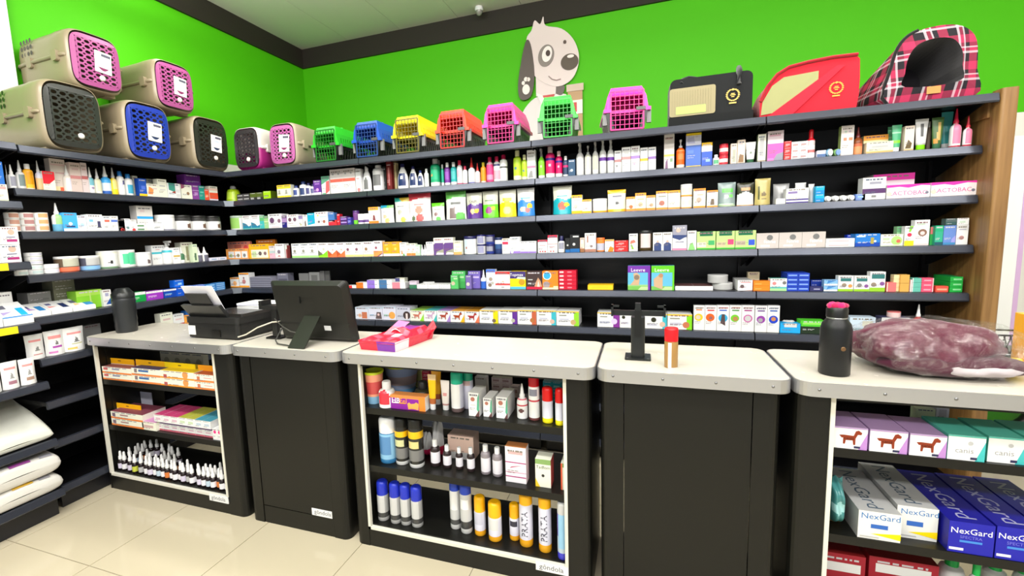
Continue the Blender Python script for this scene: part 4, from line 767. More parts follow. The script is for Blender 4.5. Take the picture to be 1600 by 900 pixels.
ITEMS = '''B2|-.029|.022|1.785|.112|.127|.113|spot|bd2 K:bbb L.15,.6:df5|lime green tub bottle with silver cap, on back wall's second shelf|
B2|.094|.022|1.785|.062|.026|.070|box|444 r.1,.35,.9,.6:ccc|dark grey flat carton with pale stripe, leftmost, bottom of stack, on back wall's second shelf|dark grey flat carton with pale stripe on back wall's second shelf
B2|.094|.022|1.811|.062|.026|.070|box|444 r.1,.35,.9,.6:ccc|dark grey flat carton with pale stripe, leftmost, top of stack, on back wall's second shelf|dark grey flat carton with pale stripe on back wall's second shelf
B2|.157|.022|1.785|.062|.026|.070|box|444 r.1,.35,.9,.6:ccc|dark grey flat carton with pale stripe, rightmost, bottom of stack, on back wall's second shelf|dark grey flat carton with pale stripe on back wall's second shelf
B2|.157|.022|1.811|.062|.026|.070|box|444 r.1,.35,.9,.6:ccc|dark grey flat carton with pale stripe, rightmost, top of stack, on back wall's second shelf|dark grey flat carton with pale stripe on back wall's second shelf
B2|.226|.022|1.785|.063|.053|.070|box|562 b0,.35:333 r.1,.1,.6,.25:ccc|olive and black small carton, leftmost, on back wall's second shelf|olive and black small carton on back wall's second shelf
B2|.290|.022|1.785|.063|.053|.070|box|562 b0,.35:333 r.1,.1,.6,.25:ccc|olive and black small carton, rightmost, on back wall's second shelf|olive and black small carton on back wall's second shelf
B2|.363|.022|1.785|.071|.058|.100|box|ad1 S:561 r.1,.3,.7,.5:894|bright lime small carton with dark side, on back wall's second shelf|
B2|.494|.022|1.785|.064|.094|.039|box|eed b.7,1:fd3 b0,.15:fd3 r.2,.3,.45,.6:aa9|white carton with yellow top and foot, leftmost, on back wall's second shelf|white carton with yellow top and foot on back wall's second shelf
B2|.559|.022|1.785|.064|.094|.039|box|eed b.7,1:fd3 b0,.15:fd3 r.2,.3,.45,.6:aa9|white carton with yellow top and foot, rightmost, on back wall's second shelf|white carton with yellow top and foot on back wall's second shelf
B2|.624|.022|1.785|.047|.083|.048|bot|eee K:237 L.15,.6:459|tiny white bottle with navy cap, on back wall's second shelf|
B2|.686|.022|1.785|.060|.110|.061|bot|eee K:236 L.1,.55:347|taller white supplement bottle with navy cap, on back wall's second shelf|
B2|.739|.022|1.785|.044|.095|.045|bot|eee K:225 L.15,.6:558|white supplement bottle with dark blue cap, on back wall's second shelf|
B2|.780|.022|1.785|.034|.084|.035|bot|ddd K:225 L.2,.6:669|slim white bottle with dark cap, on back wall's second shelf|
B2|.832|.022|1.785|.067|.107|.041|box|639 c.5,.35,.18:e9d r.2,.7,.8,.8:a7c b0,.18:eee|purple carton with pink dot, on back wall's second shelf|
B2|.905|.022|1.785|.068|.130|.042|box|eee p0,.55,1,.8,1,1,0,1:6a8 p.45,0,1,.2,1,.75,.6,.7:d66 r.1,.0,.5,.08:5a7|white carton with green top and red wave, on back wall's second shelf|
B2|1.001|.022|1.785|.105|.171|.160|box|e8e0dd b.47,.6:d65 c.25,.8,.07:aaa c.7,.8,.07:aaa r.15,.2,.35,.24:ccc r.6,.2,.8,.24:ccc|big white carton with red-orange band, leftmost, on back wall's second shelf|big white carton with red-orange band on back wall's second shelf
B2|1.107|.022|1.785|.105|.171|.160|box|e8e0dd b.47,.6:d65 c.25,.8,.07:aaa c.7,.8,.07:aaa r.15,.2,.35,.24:ccc r.6,.2,.8,.24:ccc|big white carton with red-orange band, rightmost, on back wall's second shelf|big white carton with red-orange band on back wall's second shelf
B2|1.186|.022|1.785|.042|.161|.035|box|eee r.15,.55,.7,.6:caa c.5,.1,.3:d88|narrow white carton beside shampoo bottles, on back wall's second shelf|
B2|1.245|.022|1.785|.068|.174|.041|oval|eee K:eee p.2,.1,.8,.1,.8,.4,.5,.6,.2,.4:777|white shampoo bottle with grey dog picture, on back wall's second shelf|
B2|1.328|.022|1.785|.083|.178|.085|bot|eee K:ddd L.2,.62:777 k=.1|large white bottle with dark horse print, on back wall's second shelf|
B2|1.369|.062|1.785|.034|.165|.035|box|222 r.2,.1,.8,.2:555|black narrow carton between two shampoo bottles, on back wall's second shelf|
B2|1.435|.022|1.785|.039|.187|.035|box|611 r.3,.15,.6,.8:a66|dark brown tall slim carton, on back wall's second shelf|
B2|1.443|.072|1.785|.040|.199|.035|box|dc9 r.3,.1,.45,.9:ca8|cream tall slim carton, on back wall's second shelf|
B2|1.528|.022|1.785|.082|.169|.050|oval|eee K:225 L.12,.62:236 C.5,.45,.18:eee|large white bottle with blue elephant label, on back wall's second shelf|
B2|1.610|.022|1.785|.062|.146|.038|oval|eee K:225 L.12,.68:236 C.5,.45,.18:eee|medium white bottle with blue elephant label, on back wall's second shelf|
B2|1.666|.022|1.785|.050|.113|.035|oval|eee K:237 L.12,.68:236 C.5,.45,.18:eee|small white bottle with blue elephant label, on back wall's second shelf|
B2|1.711|.022|1.785|.031|.121|.032|bot|eee K:eee L.2,.5:ccd|little plain white bottle with white cap, on back wall's second shelf|
B2|1.770|.022|1.785|.069|.182|.070|bot|2a7 K:bbb b0,.15:eee L.25,.6:3b8 C.3,.4,.12:e95 k=.18|big teal green shampoo bottle, on back wall's second shelf|
B2|1.768|.112|1.785|.026|.183|.027|bot|186 K:9a9 b0,.1:dde|teal shampoo bottle half hidden behind, on back wall's second shelf|
B2|1.831|.022|1.785|.018|.139|.019|bot|2a8 K:ddd b0,.15:eee|small teal bottle with white cap, on back wall's second shelf|
B2|1.862|.022|1.785|.039|.149|.040|bot|739 K:eee b0,.12:eee L.25,.6:95b|purple shampoo bottle with white cap, on back wall's second shelf|
B2|1.907|.022|1.785|.041|.148|.042|bot|2aa K:eee b0,.14:eee L.25,.6:5bb|turquoise shampoo bottle with white cap, on back wall's second shelf|
B2|1.950|.022|1.785|.038|.155|.039|bot|eee K:c24 b0,.06:d47 L.3,.6:fbc|white bottle with red cap and pink foot, on back wall's second shelf|
B2|1.988|.022|1.785|.032|.116|.033|bot|eee K:c35 b0,.06:d47|short white bottle with red cap, on back wall's second shelf|
B2|2.032|.022|1.785|.046|.168|.047|drop|eee K:c33 b0,.06:77b|tall white bottle with red nozzle, on back wall's second shelf|
B2|2.074|.022|1.785|.035|.128|.036|drop|edd K:c33 b0,.05:88b|small white bottle with orange-red nozzle, on back wall's second shelf|
B2|2.114|.022|1.785|.034|.128|.036|bot|f92 K:cb2 b0,.08:fee|orange bottle with yellow cap, on back wall's second shelf|
B2|2.157|.022|1.785|.045|.159|.046|bot|e48 K:c25 b.7,.8:fcd b.1,.3:f9b|hot pink tall bottle with crimson cap, on back wall's second shelf|
B2|2.204|.022|1.785|.043|.158|.044|bot|eee K:c25 b.62,.7:447 b.1,.45:eab|white and pink bottle with crimson cap, on back wall's second shelf|
B2|2.248|.022|1.785|.049|.165|.050|bot|eee K:a14 b.5,.56:555 L.1,.45:fdd k=.16|wide white bottle with maroon cap, on back wall's second shelf|
B2|2.338|.022|1.785|.052|.184|.053|bot|bd3 K:dda b0,.15:eec C.35,.4,.16:47a|tall lime green bottle with cream cap, on back wall's second shelf|
B2|2.385|.022|1.785|.037|.153|.038|bot|bd3 K:eeb b0,.12:eec C.4,.35,.18:689|short lime green bottle with cream cap, on back wall's second shelf|
B2|2.432|.022|1.785|.052|.175|.035|box|eee b.38,.46:d8a r.1,.75,.8,.8:bbb p.1,.05,.7,.05,.6,.3,.3,.25:999|tall white carton with pink text band, on back wall's second shelf|
B2|2.492|.022|1.785|.039|.177|.040|spray|8d3 K:999 b0,.1:eee C.5,.4,.16:cfa|bright green trigger spray bottle, on back wall's second shelf|
B2|2.545|.022|1.785|.057|.188|.058|bot|d16 K:cbb b0,.14:eee b.55,.63:318 C.5,.4,.16:fbd|tall magenta shampoo bottle, on back wall's second shelf|
B2|2.599|.022|1.785|.041|.156|.043|bot|d16 K:ecc b0,.14:eee b.55,.63:318 C.5,.4,.16:fbd|short magenta shampoo bottle, on back wall's second shelf|
B2|2.640|.022|1.785|.033|.122|.034|bot|346 K:eee b0,.1:eee b.45,.55:d37|navy bottle with white cap, on back wall's second shelf|
B2|2.678|.022|1.785|.040|.097|.035|box|357 c.5,.35,.2:cde r.1,.85,.9,.95:68a|navy blue square carton, on back wall's second shelf|
B2|2.725|.022|1.785|.046|.187|.047|spray|ddd K:ccc r.2,.4,.8,.42:e99|tall clear bottle with sprayer beside navy carton, on back wall's second shelf|
B2|2.772|.022|1.785|.038|.170|.039|pump|ddd K:bbb L.2,.7:ddc|clear pump bottle, on back wall's second shelf|
B2|2.815|.022|1.785|.037|.185|.038|spray|ddd K:aaa L.15,.6:ccb|clear trigger spray bottle, on back wall's second shelf|
B2|2.858|.022|1.785|.040|.197|.041|spray|ddd K:ccc b.38,.48:639|spray bottle with purple band, leftmost, on back wall's second shelf|spray bottle with purple band on back wall's second shelf
B2|2.902|.022|1.785|.040|.192|.041|spray|ddd K:ccc b.38,.48:639|spray bottle with purple band, rightmost, on back wall's second shelf|spray bottle with purple band on back wall's second shelf
B2|2.943|.022|1.785|.037|.124|.035|box|eee b.48,.6:b88 c.35,.3,.14:999|short white carton with rose band, on back wall's second shelf|
B2|2.989|.022|1.785|.048|.140|.035|box|eee b.5,.62:e99 r.3,.7,.8,.78:ccc c.5,.25,.12:ddd|white carton with pink band, on back wall's second shelf|
B2|3.039|.022|1.785|.047|.142|.035|box|eee b.5,.62:a8c r.3,.7,.8,.85:ccc c.4,.3,.12:dbd|white carton with lilac band, on back wall's second shelf|
B2|3.086|.022|1.785|.040|.128|.035|box|eee b.42,.54:fb4 r.3,.7,.8,.82:ccc|white carton with amber band, on back wall's second shelf|
B2|3.129|.022|1.785|.040|.127|.035|box|eee b.48,.6:97b r.3,.72,.8,.84:ccc|white carton with violet band, on back wall's second shelf|
B2|3.218|.022|1.785|.052|.189|.035|box|e6dfdb p.1,0,.4,0,.35,.3,.15,.2:868 b.36,.42:ec6 r.1,.85,.8,.9:caa r.6,.2,.85,.3:8a8|tall white carton with small dog print, on back wall's second shelf|
B2|3.278|.022|1.785|.043|.155|.044|pump|f61 K:eee b0,.12:fed b.6,.62:fa6 L.3,.5:f84|orange bottle with white pump, on back wall's second shelf|
B2|3.342|.022|1.785|.076|.182|.046|box|57c b.64,.95:dde b.93,1:fd2 b0,.04:ec3 p.1,.85,.5,.9,.6,.7,.1,.7:bbd r.1,.4,.5,.5:68c|large blue and white carton with yellow top, on back wall's second shelf|
B2|3.409|.022|1.785|.052|.125|.035|box|46c b.62,.9:eee b.86,1:fc2 r.4,.18,.8,.3:9be|smaller blue carton with yellow top, on back wall's second shelf|
B2|3.456|.022|1.785|.033|.058|.034|bot|eee K:eee L.15,.5:6b8 k=.25|small white jar with green mark, on back wall's second shelf|
B2|3.494|.022|1.785|.043|.055|.044|tub|d34 K:b23 b.25,.6:fdd|round red and white tub, bottom of stack, on back wall's second shelf|round red and white tub on back wall's second shelf
B2|3.494|.022|1.841|.043|.055|.044|tub|d34 K:b23 b.25,.6:fdd|round red and white tub, top of stack, on back wall's second shelf|round red and white tub on back wall's second shelf
B2|3.540|.022|1.785|.029|.107|.035|box|edc r.3,.1,.8,.7:bba|slim cream carton, on back wall's second shelf|
B2|3.575|.022|1.785|.036|.123|.035|box|eeddcc p.1,.05,.8,.05,.8,.35,.3,.4:975 r.15,.8,.7,.86:cbb|cream carton with brown dog corner, on back wall's second shelf|
B2|3.620|.022|1.785|.049|.109|.035|tube|eee K:364 b.6,.62:bbb C.5,.5,.14:787|white ointment tube with dark green cap, on back wall's second shelf|
B2|3.670|.022|1.785|.037|.143|.035|box|eed S:897 r.25,.2,.75,.85:bbb b0,.06:a98|tall white carton with grey-green side, on back wall's second shelf|
B2|3.732|.022|1.785|.071|.153|.043|box|e8d5dd b.25,.58:e6b b0,.25:e6b p.35,0,1,0,1,.28,.6,.22:99a r.1,.82,.8,.88:c9a r.0,.0,.4,.1:f8c|large pink and white carton, on back wall's second shelf|
B2|3.787|.022|1.785|.031|.031|.035|box|d33 r.2,.3,.8,.6:f99|small flat red carton, bottom of stack, on back wall's second shelf|small flat red carton on back wall's second shelf
B2|3.787|.022|1.817|.031|.031|.035|box|d33 r.2,.3,.8,.6:f99|small flat red carton, middle of stack, on back wall's second shelf|small flat red carton on back wall's second shelf
B2|3.787|.022|1.849|.031|.031|.035|box|d33 r.2,.3,.8,.6:f99|small flat red carton, top of stack, on back wall's second shelf|small flat red carton on back wall's second shelf
B2|3.822|.022|1.785|.035|.029|.035|box|eee r.15,.3,.8,.6:b99|small flat white carton, leftmost, bottom of stack, on back wall's second shelf|small flat white carton on back wall's second shelf
B2|3.822|.022|1.815|.035|.029|.035|box|eee r.15,.3,.8,.6:b99|small flat white carton, leftmost, middle of stack, on back wall's second shelf|small flat white carton on back wall's second shelf
B2|3.822|.022|1.845|.035|.029|.035|box|eee r.15,.3,.8,.6:b99|small flat white carton, leftmost, top of stack, on back wall's second shelf|small flat white carton on back wall's second shelf
B2|3.858|.022|1.785|.035|.029|.035|box|eee r.15,.3,.8,.6:b99|small flat white carton, rightmost, bottom of stack, on back wall's second shelf|small flat white carton on back wall's second shelf
B2|3.858|.022|1.815|.035|.029|.035|box|eee r.15,.3,.8,.6:b99|small flat white carton, rightmost, middle of stack, on back wall's second shelf|small flat white carton on back wall's second shelf
B2|3.858|.022|1.845|.035|.029|.035|box|eee r.15,.3,.8,.6:b99|small flat white carton, rightmost, top of stack, on back wall's second shelf|small flat white carton on back wall's second shelf
B2|3.893|.022|1.785|.036|.144|.037|bot|eee K:c12 b.45,.62:dcc b.2,.3:c77 b.62,.8:c12 k=.3|red-topped white spray can, on back wall's second shelf|
B2|3.936|.022|1.785|.036|.035|.035|box|eef b.1,.5:57a|tiny white and blue carton, on back wall's second shelf|
B2|3.971|.022|1.785|.031|.041|.100|roll|8bd K:eee|pale blue ointment tube lying down, on back wall's second shelf|
B2|4.004|.022|1.785|.031|.038|.100|roll|9c7 K:79c|green and blue ointment tube lying down, on back wall's second shelf|
B2|4.042|.022|1.785|.053|.146|.035|box|e8dedb S:9a6 r.2,.5,.45,.6:c86 r.62,.5,.92,.6:c86 c.35,.8,.1:bcb c.68,.8,.1:cbc|white carton with two tan squares, on back wall's second shelf|
B2|4.092|.022|1.785|.038|.137|.039|drop|842 K:622 b0,.3:e96 b.3,.4:c64|brown glass bottle with orange label, on back wall's second shelf|
B2|4.181|.082|1.785|.101|.096|.061|box|eda b.75,1:fa4 r.3,.5,.7,.6:cba|wide cream carton with orange top, on back wall's second shelf|
B2|4.176|.022|1.785|.107|.055|.050|box|eec b0,.2:eb7 r.2,.5,.8,.65:bbb|wide flat white carton in front, on back wall's second shelf|
B2|4.244|.092|1.785|.022|.132|.035|tube|5a7 K:eee b.6,.65:8b8|green tube half hidden behind, on back wall's second shelf|
B2|4.243|.022|1.785|.040|.128|.035|tube|4a7 K:eee b.3,.45:8e3 b.7,.75:9ca|mint green tube with white cap, on back wall's second shelf|
B2|4.290|.022|1.785|.037|.118|.035|box|edc p.1,.1,.7,.1,.8,.3,.4,.45:653 b0,.08:db8|cream carton with dark animal print, on back wall's second shelf|
B2|4.339|.022|1.785|.052|.146|.035|tube|ddd K:8d1 r.4,.45,.65,.85:555 b.15,.2:bbb|white tube with lime cap, on back wall's second shelf|
B2|4.389|.072|1.785|.016|.139|.018|bot|876 K:ddd|slim olive bottle, on back wall's second shelf|
B2|4.399|.022|1.785|.047|.146|.035|tube|463 K:364 p.3,.2,.7,.3,.75,.85,.6,.9:ca6 r.1,.15,.5,.35:c82|dark green and gold tube, on back wall's second shelf|
B2|4.470|.102|1.785|.046|.181|.035|tube|4aa K:eee b.3,.35:7cc|tall teal tube behind, on back wall's second shelf|
B2|4.471|.022|1.785|.041|.180|.042|drop|eee K:c24 b0,.05:c24 L.1,.65:f8a|tall white bottle with crimson pointed cap, on back wall's second shelf|
B2|4.514|.022|1.785|.032|.141|.033|drop|eee K:c34 b0,.07:c24 L.1,.6:f8a|short white bottle with crimson pointed cap, on back wall's second shelf|
B3|-.006|.022|1.560|.134|.113|.135|tub|eee K:bcb L.1,.9:9c6|white jar with green label in corner, on back wall's third shelf|
B3|.137|.022|1.560|.085|.108|.052|box|eee p0,0,1,0,1,.3,.7,.2,.4,.4,0,.5:28a b0,.08:7cb r.2,.75,.8,.8:bbb|white carton with teal wave, leftmost, on back wall's third shelf|white carton with teal wave on back wall's third shelf
B3|.224|.022|1.560|.085|.108|.052|box|eee p0,0,1,0,1,.3,.7,.2,.4,.4,0,.5:28a b0,.08:7cb r.2,.75,.8,.8:bbb|white carton with teal wave, rightmost, on back wall's third shelf|white carton with teal wave on back wall's third shelf
B3|.289|.022|1.560|.042|.099|.035|box|4bb b.6,1:6b7|teal and green narrow carton, on back wall's third shelf|
B3|.331|.022|1.560|.040|.097|.035|box|9c8 b.5,.6:cda b.8,1:585|pale green narrow carton, on back wall's third shelf|
B3|.418|.022|1.560|.129|.107|.078|box|eee c.27,.55,.17:646 c.8,.5,.12:867 r.1,.88,.5,.93:bbb r.2,.06,.8,.09:caa|white carton with two brown ovals, on back wall's third shelf|
B3|.506|.022|1.560|.045|.089|.035|box|a8b b0,.45:227 b.8,1:536|purple and navy narrow carton, on back wall's third shelf|
B3|.586|.022|1.560|.107|.095|.065|box|eee c.25,.6,.14:645 c.68,.6,.14:756 r.2,.1,.8,.15:ccb|white carton with two dark rings, on back wall's third shelf|
B3|.659|.022|1.560|.036|.082|.035|box|ddd b.7,1:98b c.5,.2,.2:bb8|small white and violet carton, on back wall's third shelf|
B3|.701|.022|1.560|.039|.088|.035|box|eee p.3,.05,.7,.05,.6,.5,.4,.5:765|slim white carton with small dog, on back wall's third shelf|
B3|.756|.022|1.560|.064|.097|.039|box|1ac p0,0,1,0,1,.2,0,.1:eee c.5,.4,.16:58c|cyan carton, on back wall's third shelf|
B3|.847|.022|1.560|.117|.102|.071|box|eee c.25,.75,.06:fd6 r.4,.6,.9,.7:bcd c.3,.3,.08:777 c.7,.3,.1:a65|wide white carton with little animals, on back wall's third shelf|
B3|.935|.022|1.560|.055|.093|.035|box|47b b0,.25:d34|blue carton with red foot, on back wall's third shelf|
B3|.945|.022|1.560|.070|.019|.080|box|d33 r.1,.3,.6,.5:f77|flat red carton, bottom of stack, on back wall's third shelf|flat red carton on back wall's third shelf
B3|.945|.022|1.579|.070|.019|.080|box|d33 r.1,.3,.6,.5:f77|flat red carton, top of stack, on back wall's third shelf|flat red carton on back wall's third shelf
B3|.997|.022|1.560|.024|.080|.035|box|c23|narrow red carton standing, on back wall's third shelf|
B3|1.041|.022|1.560|.061|.061|.037|box|426 r.1,.2,.9,.35:a8d r.1,.6,.9,.75:a8d|dark purple carton with pale lines, on back wall's third shelf|
B3|1.089|.022|1.560|.031|.051|.035|box|339 r.1,.3,.8,.6:77c|small indigo carton, on back wall's third shelf|
B3|1.114|.052|1.560|.047|.099|.048|tub|748 K:537 b0,.3:7d3|tall purple jar with green foot, on back wall's third shelf|
B3|1.182|.012|1.560|.049|.071|.050|tub|eee K:eee b.15,.4:648|white jar with purple band, leftmost, on back wall's third shelf|white jar with purple band on back wall's third shelf
B3|1.232|.012|1.560|.049|.071|.050|tub|eee K:eee b.15,.4:648|white jar with purple band, rightmost, on back wall's third shelf|white jar with purple band on back wall's third shelf
B3|1.292|.022|1.560|.079|.114|.048|box|eee b.8,1:fa3 b0,.15:e83 p.4,.18,.7,.18,.62,.5,.45,.5:844|white carton with orange top and brown dog, on back wall's third shelf|
B3|1.388|.022|1.560|.104|.122|.063|pouch|eee b.82,1:7b6 p.0,.82,.5,.9,.5,1,0,1:29b c.4,.35,.14:db9 c.6,.12,.16:ea5 r.2,.6,.8,.66:bbc|small white treat pouch with rainbow top, on back wall's third shelf|
B3|1.507|.022|1.560|.115|.168|.070|pouch|ddd b.82,1:db4 p0,.82,.5,.85,.3,1,0,1:3a9 c.4,.4,.14:bba c.65,.1,.16:cd3 r.2,.62,.7,.67:999|tall white pouch with yellow-green top, on back wall's third shelf|
B3|1.644|.022|1.560|.168|.188|.102|pouch|e8dddd b.82,1:d45 p0,.75,.4,.8,.6,.85,0,.9:d45 c.5,.4,.16:c98 c.55,.12,.16:d55 c.25,.1,.1:675 r.3,.58,.7,.64:c88|large white pouch with red top and dog, on back wall's third shelf|
B3|1.779|.022|1.560|.094|.117|.057|pouch|e5e5dd b.8,1:6c2 c.42,.35,.13:866 c.6,.08,.18:6b5 r.3,.6,.75,.65:aaa|small pouch with bright green top, on back wall's third shelf|
B3|1.910|.022|1.560|.146|.183|.088|pouch|ddd b.78,1:6b5 p0,.72,.5,.8,0,.9:6b5 p.25,.05,.55,.05,.5,.45,.25,.4:877 c.75,.1,.2:6b5 r.3,.55,.75,.63:777|large white pouch with green top and grey dog, on back wall's third shelf|
B3|2.040|.022|1.560|.109|.168|.066|pouch|ccb b0,.5:528 p0,.5,.3,.58,.6,.5,1,.6,1,.4,0,.4:528 c.45,.28,.16:eb9 c.7,.3,.14:fb2 t.5,.62,.08:434:CALM r.42,.9,.6,.93:222|purple and grey resealable treat pouch, on back wall's third shelf|
B3|2.151|.022|1.560|.106|.172|.065|pouch|ccb b0,.48:6d2 c.45,.28,.22:938 c.72,.35,.13:fc2 r.15,.62,.7,.68:685 r.42,.9,.6,.93:222|green and grey resealable treat pouch, on back wall's third shelf|
B3|2.267|.022|1.560|.112|.172|.068|pouch|ddc b0,.5:fd1 p0,.5,.5,.6,1,.5,1,.4,0,.4:fd1 c.5,.25,.22:fe8 r.2,.6,.75,.7:ec3 r.42,.9,.6,.93:222|yellow and grey resealable treat pouch, on back wall's third shelf|
B3|2.386|.022|1.560|.112|.175|.068|pouch|ddd b0,.5:38d p.0,.5,.3,.62,.6,.48,1,.55,1,.4,0,.4:38d c.35,.25,.16:ecb c.62,.22,.14:b66 c.75,.37,.15:fc2 r.25,.62,.75,.68:5bd r.42,.9,.6,.93:222|blue and white resealable treat pouch, on back wall's third shelf|
B3|2.616|.022|1.560|.116|.173|.071|pouch|ddc b0,.5:1ab p0,.5,.3,.6,.7,.5,1,.58,1,.4,0,.4:1ab c.5,.3,.22:c65 c.75,.35,.13:fc2 r.2,.62,.8,.68:4aa r.42,.9,.6,.93:222|cyan and cream resealable pouch, on back wall's third shelf|
B3|2.706|.022|1.560|.062|.111|.038|box|eee b.84,1:fb2 b0,.16:fb2 c.4,.4,.18:ccb r.2,.7,.8,.76:bbb|white carton with amber trim and husky, on back wall's third shelf|
B3|2.765|.022|1.560|.053|.082|.035|box|eee b.84,1:fb2 b0,.16:fb2 c.5,.4,.18:dcc|smaller white carton with amber trim, on back wall's third shelf|
B3|2.838|.022|1.560|.085|.083|.086|tub|eee K:eee b0,.14:fb3 L.2,.7:ddd|white tub with amber foot, on back wall's third shelf|
B3|2.935|.022|1.560|.104|.129|.063|pouch|eed b.84,1:fb2 b0,.14:fb2 c.5,.45,.2:ddd c.55,.4,.1:555 r.3,.68,.75,.74:667|white amber-trimmed pouch with dalmatian, on back wall's third shelf|
B3|3.014|.022|1.560|.048|.082|.035|box|fed b.84,1:fa3 b0,.16:f94 c.55,.3,.22:c74|small orange-trimmed carton with puppy, on back wall's third shelf|
B3|3.069|.022|1.560|.059|.101|.036|box|eed b.84,1:fa3 b0,.14:f94 c.5,.35,.22:cb9 r.2,.62,.8,.68:fb8|taller orange-trimmed carton with two puppies, on back wall's third shelf|
B3|3.125|.022|1.560|.047|.084|.035|box|fed b.84,1:fa3 b0,.16:f94 c.55,.35,.22:ca8|small orange-trimmed carton with terrier, on back wall's third shelf|
B3|3.183|.022|1.560|.061|.105|.037|box|eee b.86,1:fa3 b0,.12:f94 c.5,.35,.24:b76 r.2,.68,.85,.74:998|orange-trimmed carton with brown dog, on back wall's third shelf|
B3|3.247|.022|1.560|.062|.104|.038|box|eed b.86,1:fa3 b0,.1:f94 c.5,.5,.2:eec|orange-trimmed carton with pale print, on back wall's third shelf|
B3|3.312|.022|1.560|.060|.067|.061|tub|eee K:eee b0,.12:fa4 L.3,.7:edc|white tub with orange base line, bottom of stack, on back wall's third shelf|white tub with orange base line on back wall's third shelf
B3|3.312|.022|1.628|.060|.067|.061|tub|eee K:eee b0,.12:fa4 L.3,.7:edc|white tub with orange base line, top of stack, on back wall's third shelf|white tub with orange base line on back wall's third shelf
B3|3.377|.022|1.560|.060|.106|.037|box|eed b.88,1:f93 b0,.1:f93 c.45,.42,.22:ba9 r.3,.66,.8,.7:ca8|orange-trimmed carton with grey cat, on back wall's third shelf|
B3|3.441|.022|1.560|.053|.092|.035|box|eee b.88,1:f93 b0,.1:f93 p.3,.15,.7,.15,.65,.5,.4,.5:765|orange-trimmed carton with sitting dog, on back wall's third shelf|
B3|3.514|.022|1.560|.088|.131|.054|pouch|899 r.2,.6,.85,.75:5c4 c.45,.42,.14:bcc r.6,.38,.85,.48:7d6 b0,.1:ab9 r.08,.08,.9,.12:cfc|grey foil pouch with green window, on back wall's third shelf|
B3|3.604|.022|1.560|.081|.123|.049|pouch|332 b.04,.5:eee b0,.06:f93 p0,.5,.5,.62,1,.5,1,.4,0,.4:eee r.25,.68,.8,.8:c84|black and white pouch with orange foot, on back wall's third shelf|
B3|3.685|.022|1.560|.073|.140|.045|pouch|ba6 r.15,.2,.3,.7:553 c.55,.4,.16:764 r.4,.2,.7,.26:875|gold foil pouch, on back wall's third shelf|
B3|3.765|.022|1.560|.041|.028|.040|box|eee|tiny white carton at shelf edge, on back wall's third shelf|
B3|3.790|.102|1.560|.076|.112|.046|pouch|bbb|crumpled grey plastic pad packet, on back wall's third shelf|
B3|3.839|.022|1.560|.099|.077|.060|box|eee b0,.3:438 b.1,.2:eee r.08,.65,.5,.8:87a|white carton with dark purple band, on back wall's third shelf|
B3|3.870|.072|1.638|.050|.031|.035|pouch|ddd|loose folded white paper on purple carton, on back wall's third shelf|
B3|3.913|.052|1.560|.026|.098|.035|pouch|ccc|clear bubble packet, on back wall's third shelf|
B3|3.938|.022|1.560|.038|.040|.035|box|1ad b.0,.5:18c|bright cyan carton, bottom of stack, on back wall's third shelf|bright cyan carton on back wall's third shelf
B3|3.938|.022|1.601|.038|.040|.035|box|1ad b.0,.5:18c|bright cyan carton, top of stack, on back wall's third shelf|bright cyan carton on back wall's third shelf
B3|3.974|.022|1.560|.032|.030|.060|roll|eee K:ddd|rolled white blister strip, leftmost, on back wall's third shelf|rolled white blister strip on back wall's third shelf
B3|4.007|.022|1.560|.032|.030|.060|roll|eee K:ddd|rolled white blister strip, second from left, on back wall's third shelf|rolled white blister strip on back wall's third shelf
B3|4.040|.022|1.560|.032|.030|.060|roll|eee K:ddd|rolled white blister strip, third from left, on back wall's third shelf|rolled white blister strip on back wall's third shelf
B3|4.072|.022|1.560|.032|.030|.060|roll|eee K:ddd|rolled white blister strip, rightmost, on back wall's third shelf|rolled white blister strip on back wall's third shelf
B3|4.110|.022|1.560|.039|.031|.035|box|68c r.2,.4,.8,.7:9be|small periwinkle carton, on back wall's third shelf|
B3|4.164|.022|1.560|.094|.109|.057|box|ddd b.28,.5:536 r.3,.7,.8,.8:99a r.4,.1,.6,.2:888|white carton with plum band, on back wall's third shelf|
B3|4.289|.142|1.560|.170|.130|.103|box|e8d0d8 b.75,1:e3a r.2,.5,.6,.6:ecd|long pink and white carton behind, on back wall's third shelf|
B3|4.300|.022|1.560|.169|.066|.102|box|ede5e8 p0,.8,.3,.85,.5,.75,.8,.9,1,.85,1,1,0,1:e3a t.5,.38,.3:d59:LACTOBAC c.93,.35,.04:778 c.06,.35,.06:ccb S:ddd|white LACTOBAC carton with pink wave edge, nearer centre, on back wall's third shelf|
B3|4.472|.022|1.560|.169|.067|.102|box|ede5e8 p0,.8,.3,.85,.5,.75,.8,.9,1,.85,1,1,0,1:e3a t.48,.42,.28:d59:LACTOBAC c.93,.35,.04:778 c.06,.35,.06:ccb S:ddd|white LACTOBAC carton with pink wave edge, beside wooden panel, on back wall's third shelf|
B4|-.164|.022|1.328|.072|.020|.050|bag|eee|small crumpled white packet, on back wall's fourth shelf|
B4|.009|.022|1.328|.233|.081|.100|box|fa5 r.1,.1,.36,.75:eee r.4,.1,.66,.75:eee r.7,.1,.95,.75:eee c.22,.35,.06:bc8 c.54,.35,.06:986 c.82,.35,.06:888|orange counter display box with three windows, on back wall's fourth shelf|
B4|-.073|.122|1.328|.245|.139|.020|box|e98 r.3,.6,.6,.8:c76 c.8,.6,.1:d55|salmon display header card behind, on back wall's fourth shelf|
B4|.234|.022|1.328|.199|.113|.100|box|fb2 r.1,.05,.95,.62:eed r.15,.1,.35,.5:cda c.55,.35,.08:655 c.8,.35,.07:866|yellow counter display box with dog pictures, on back wall's fourth shelf|
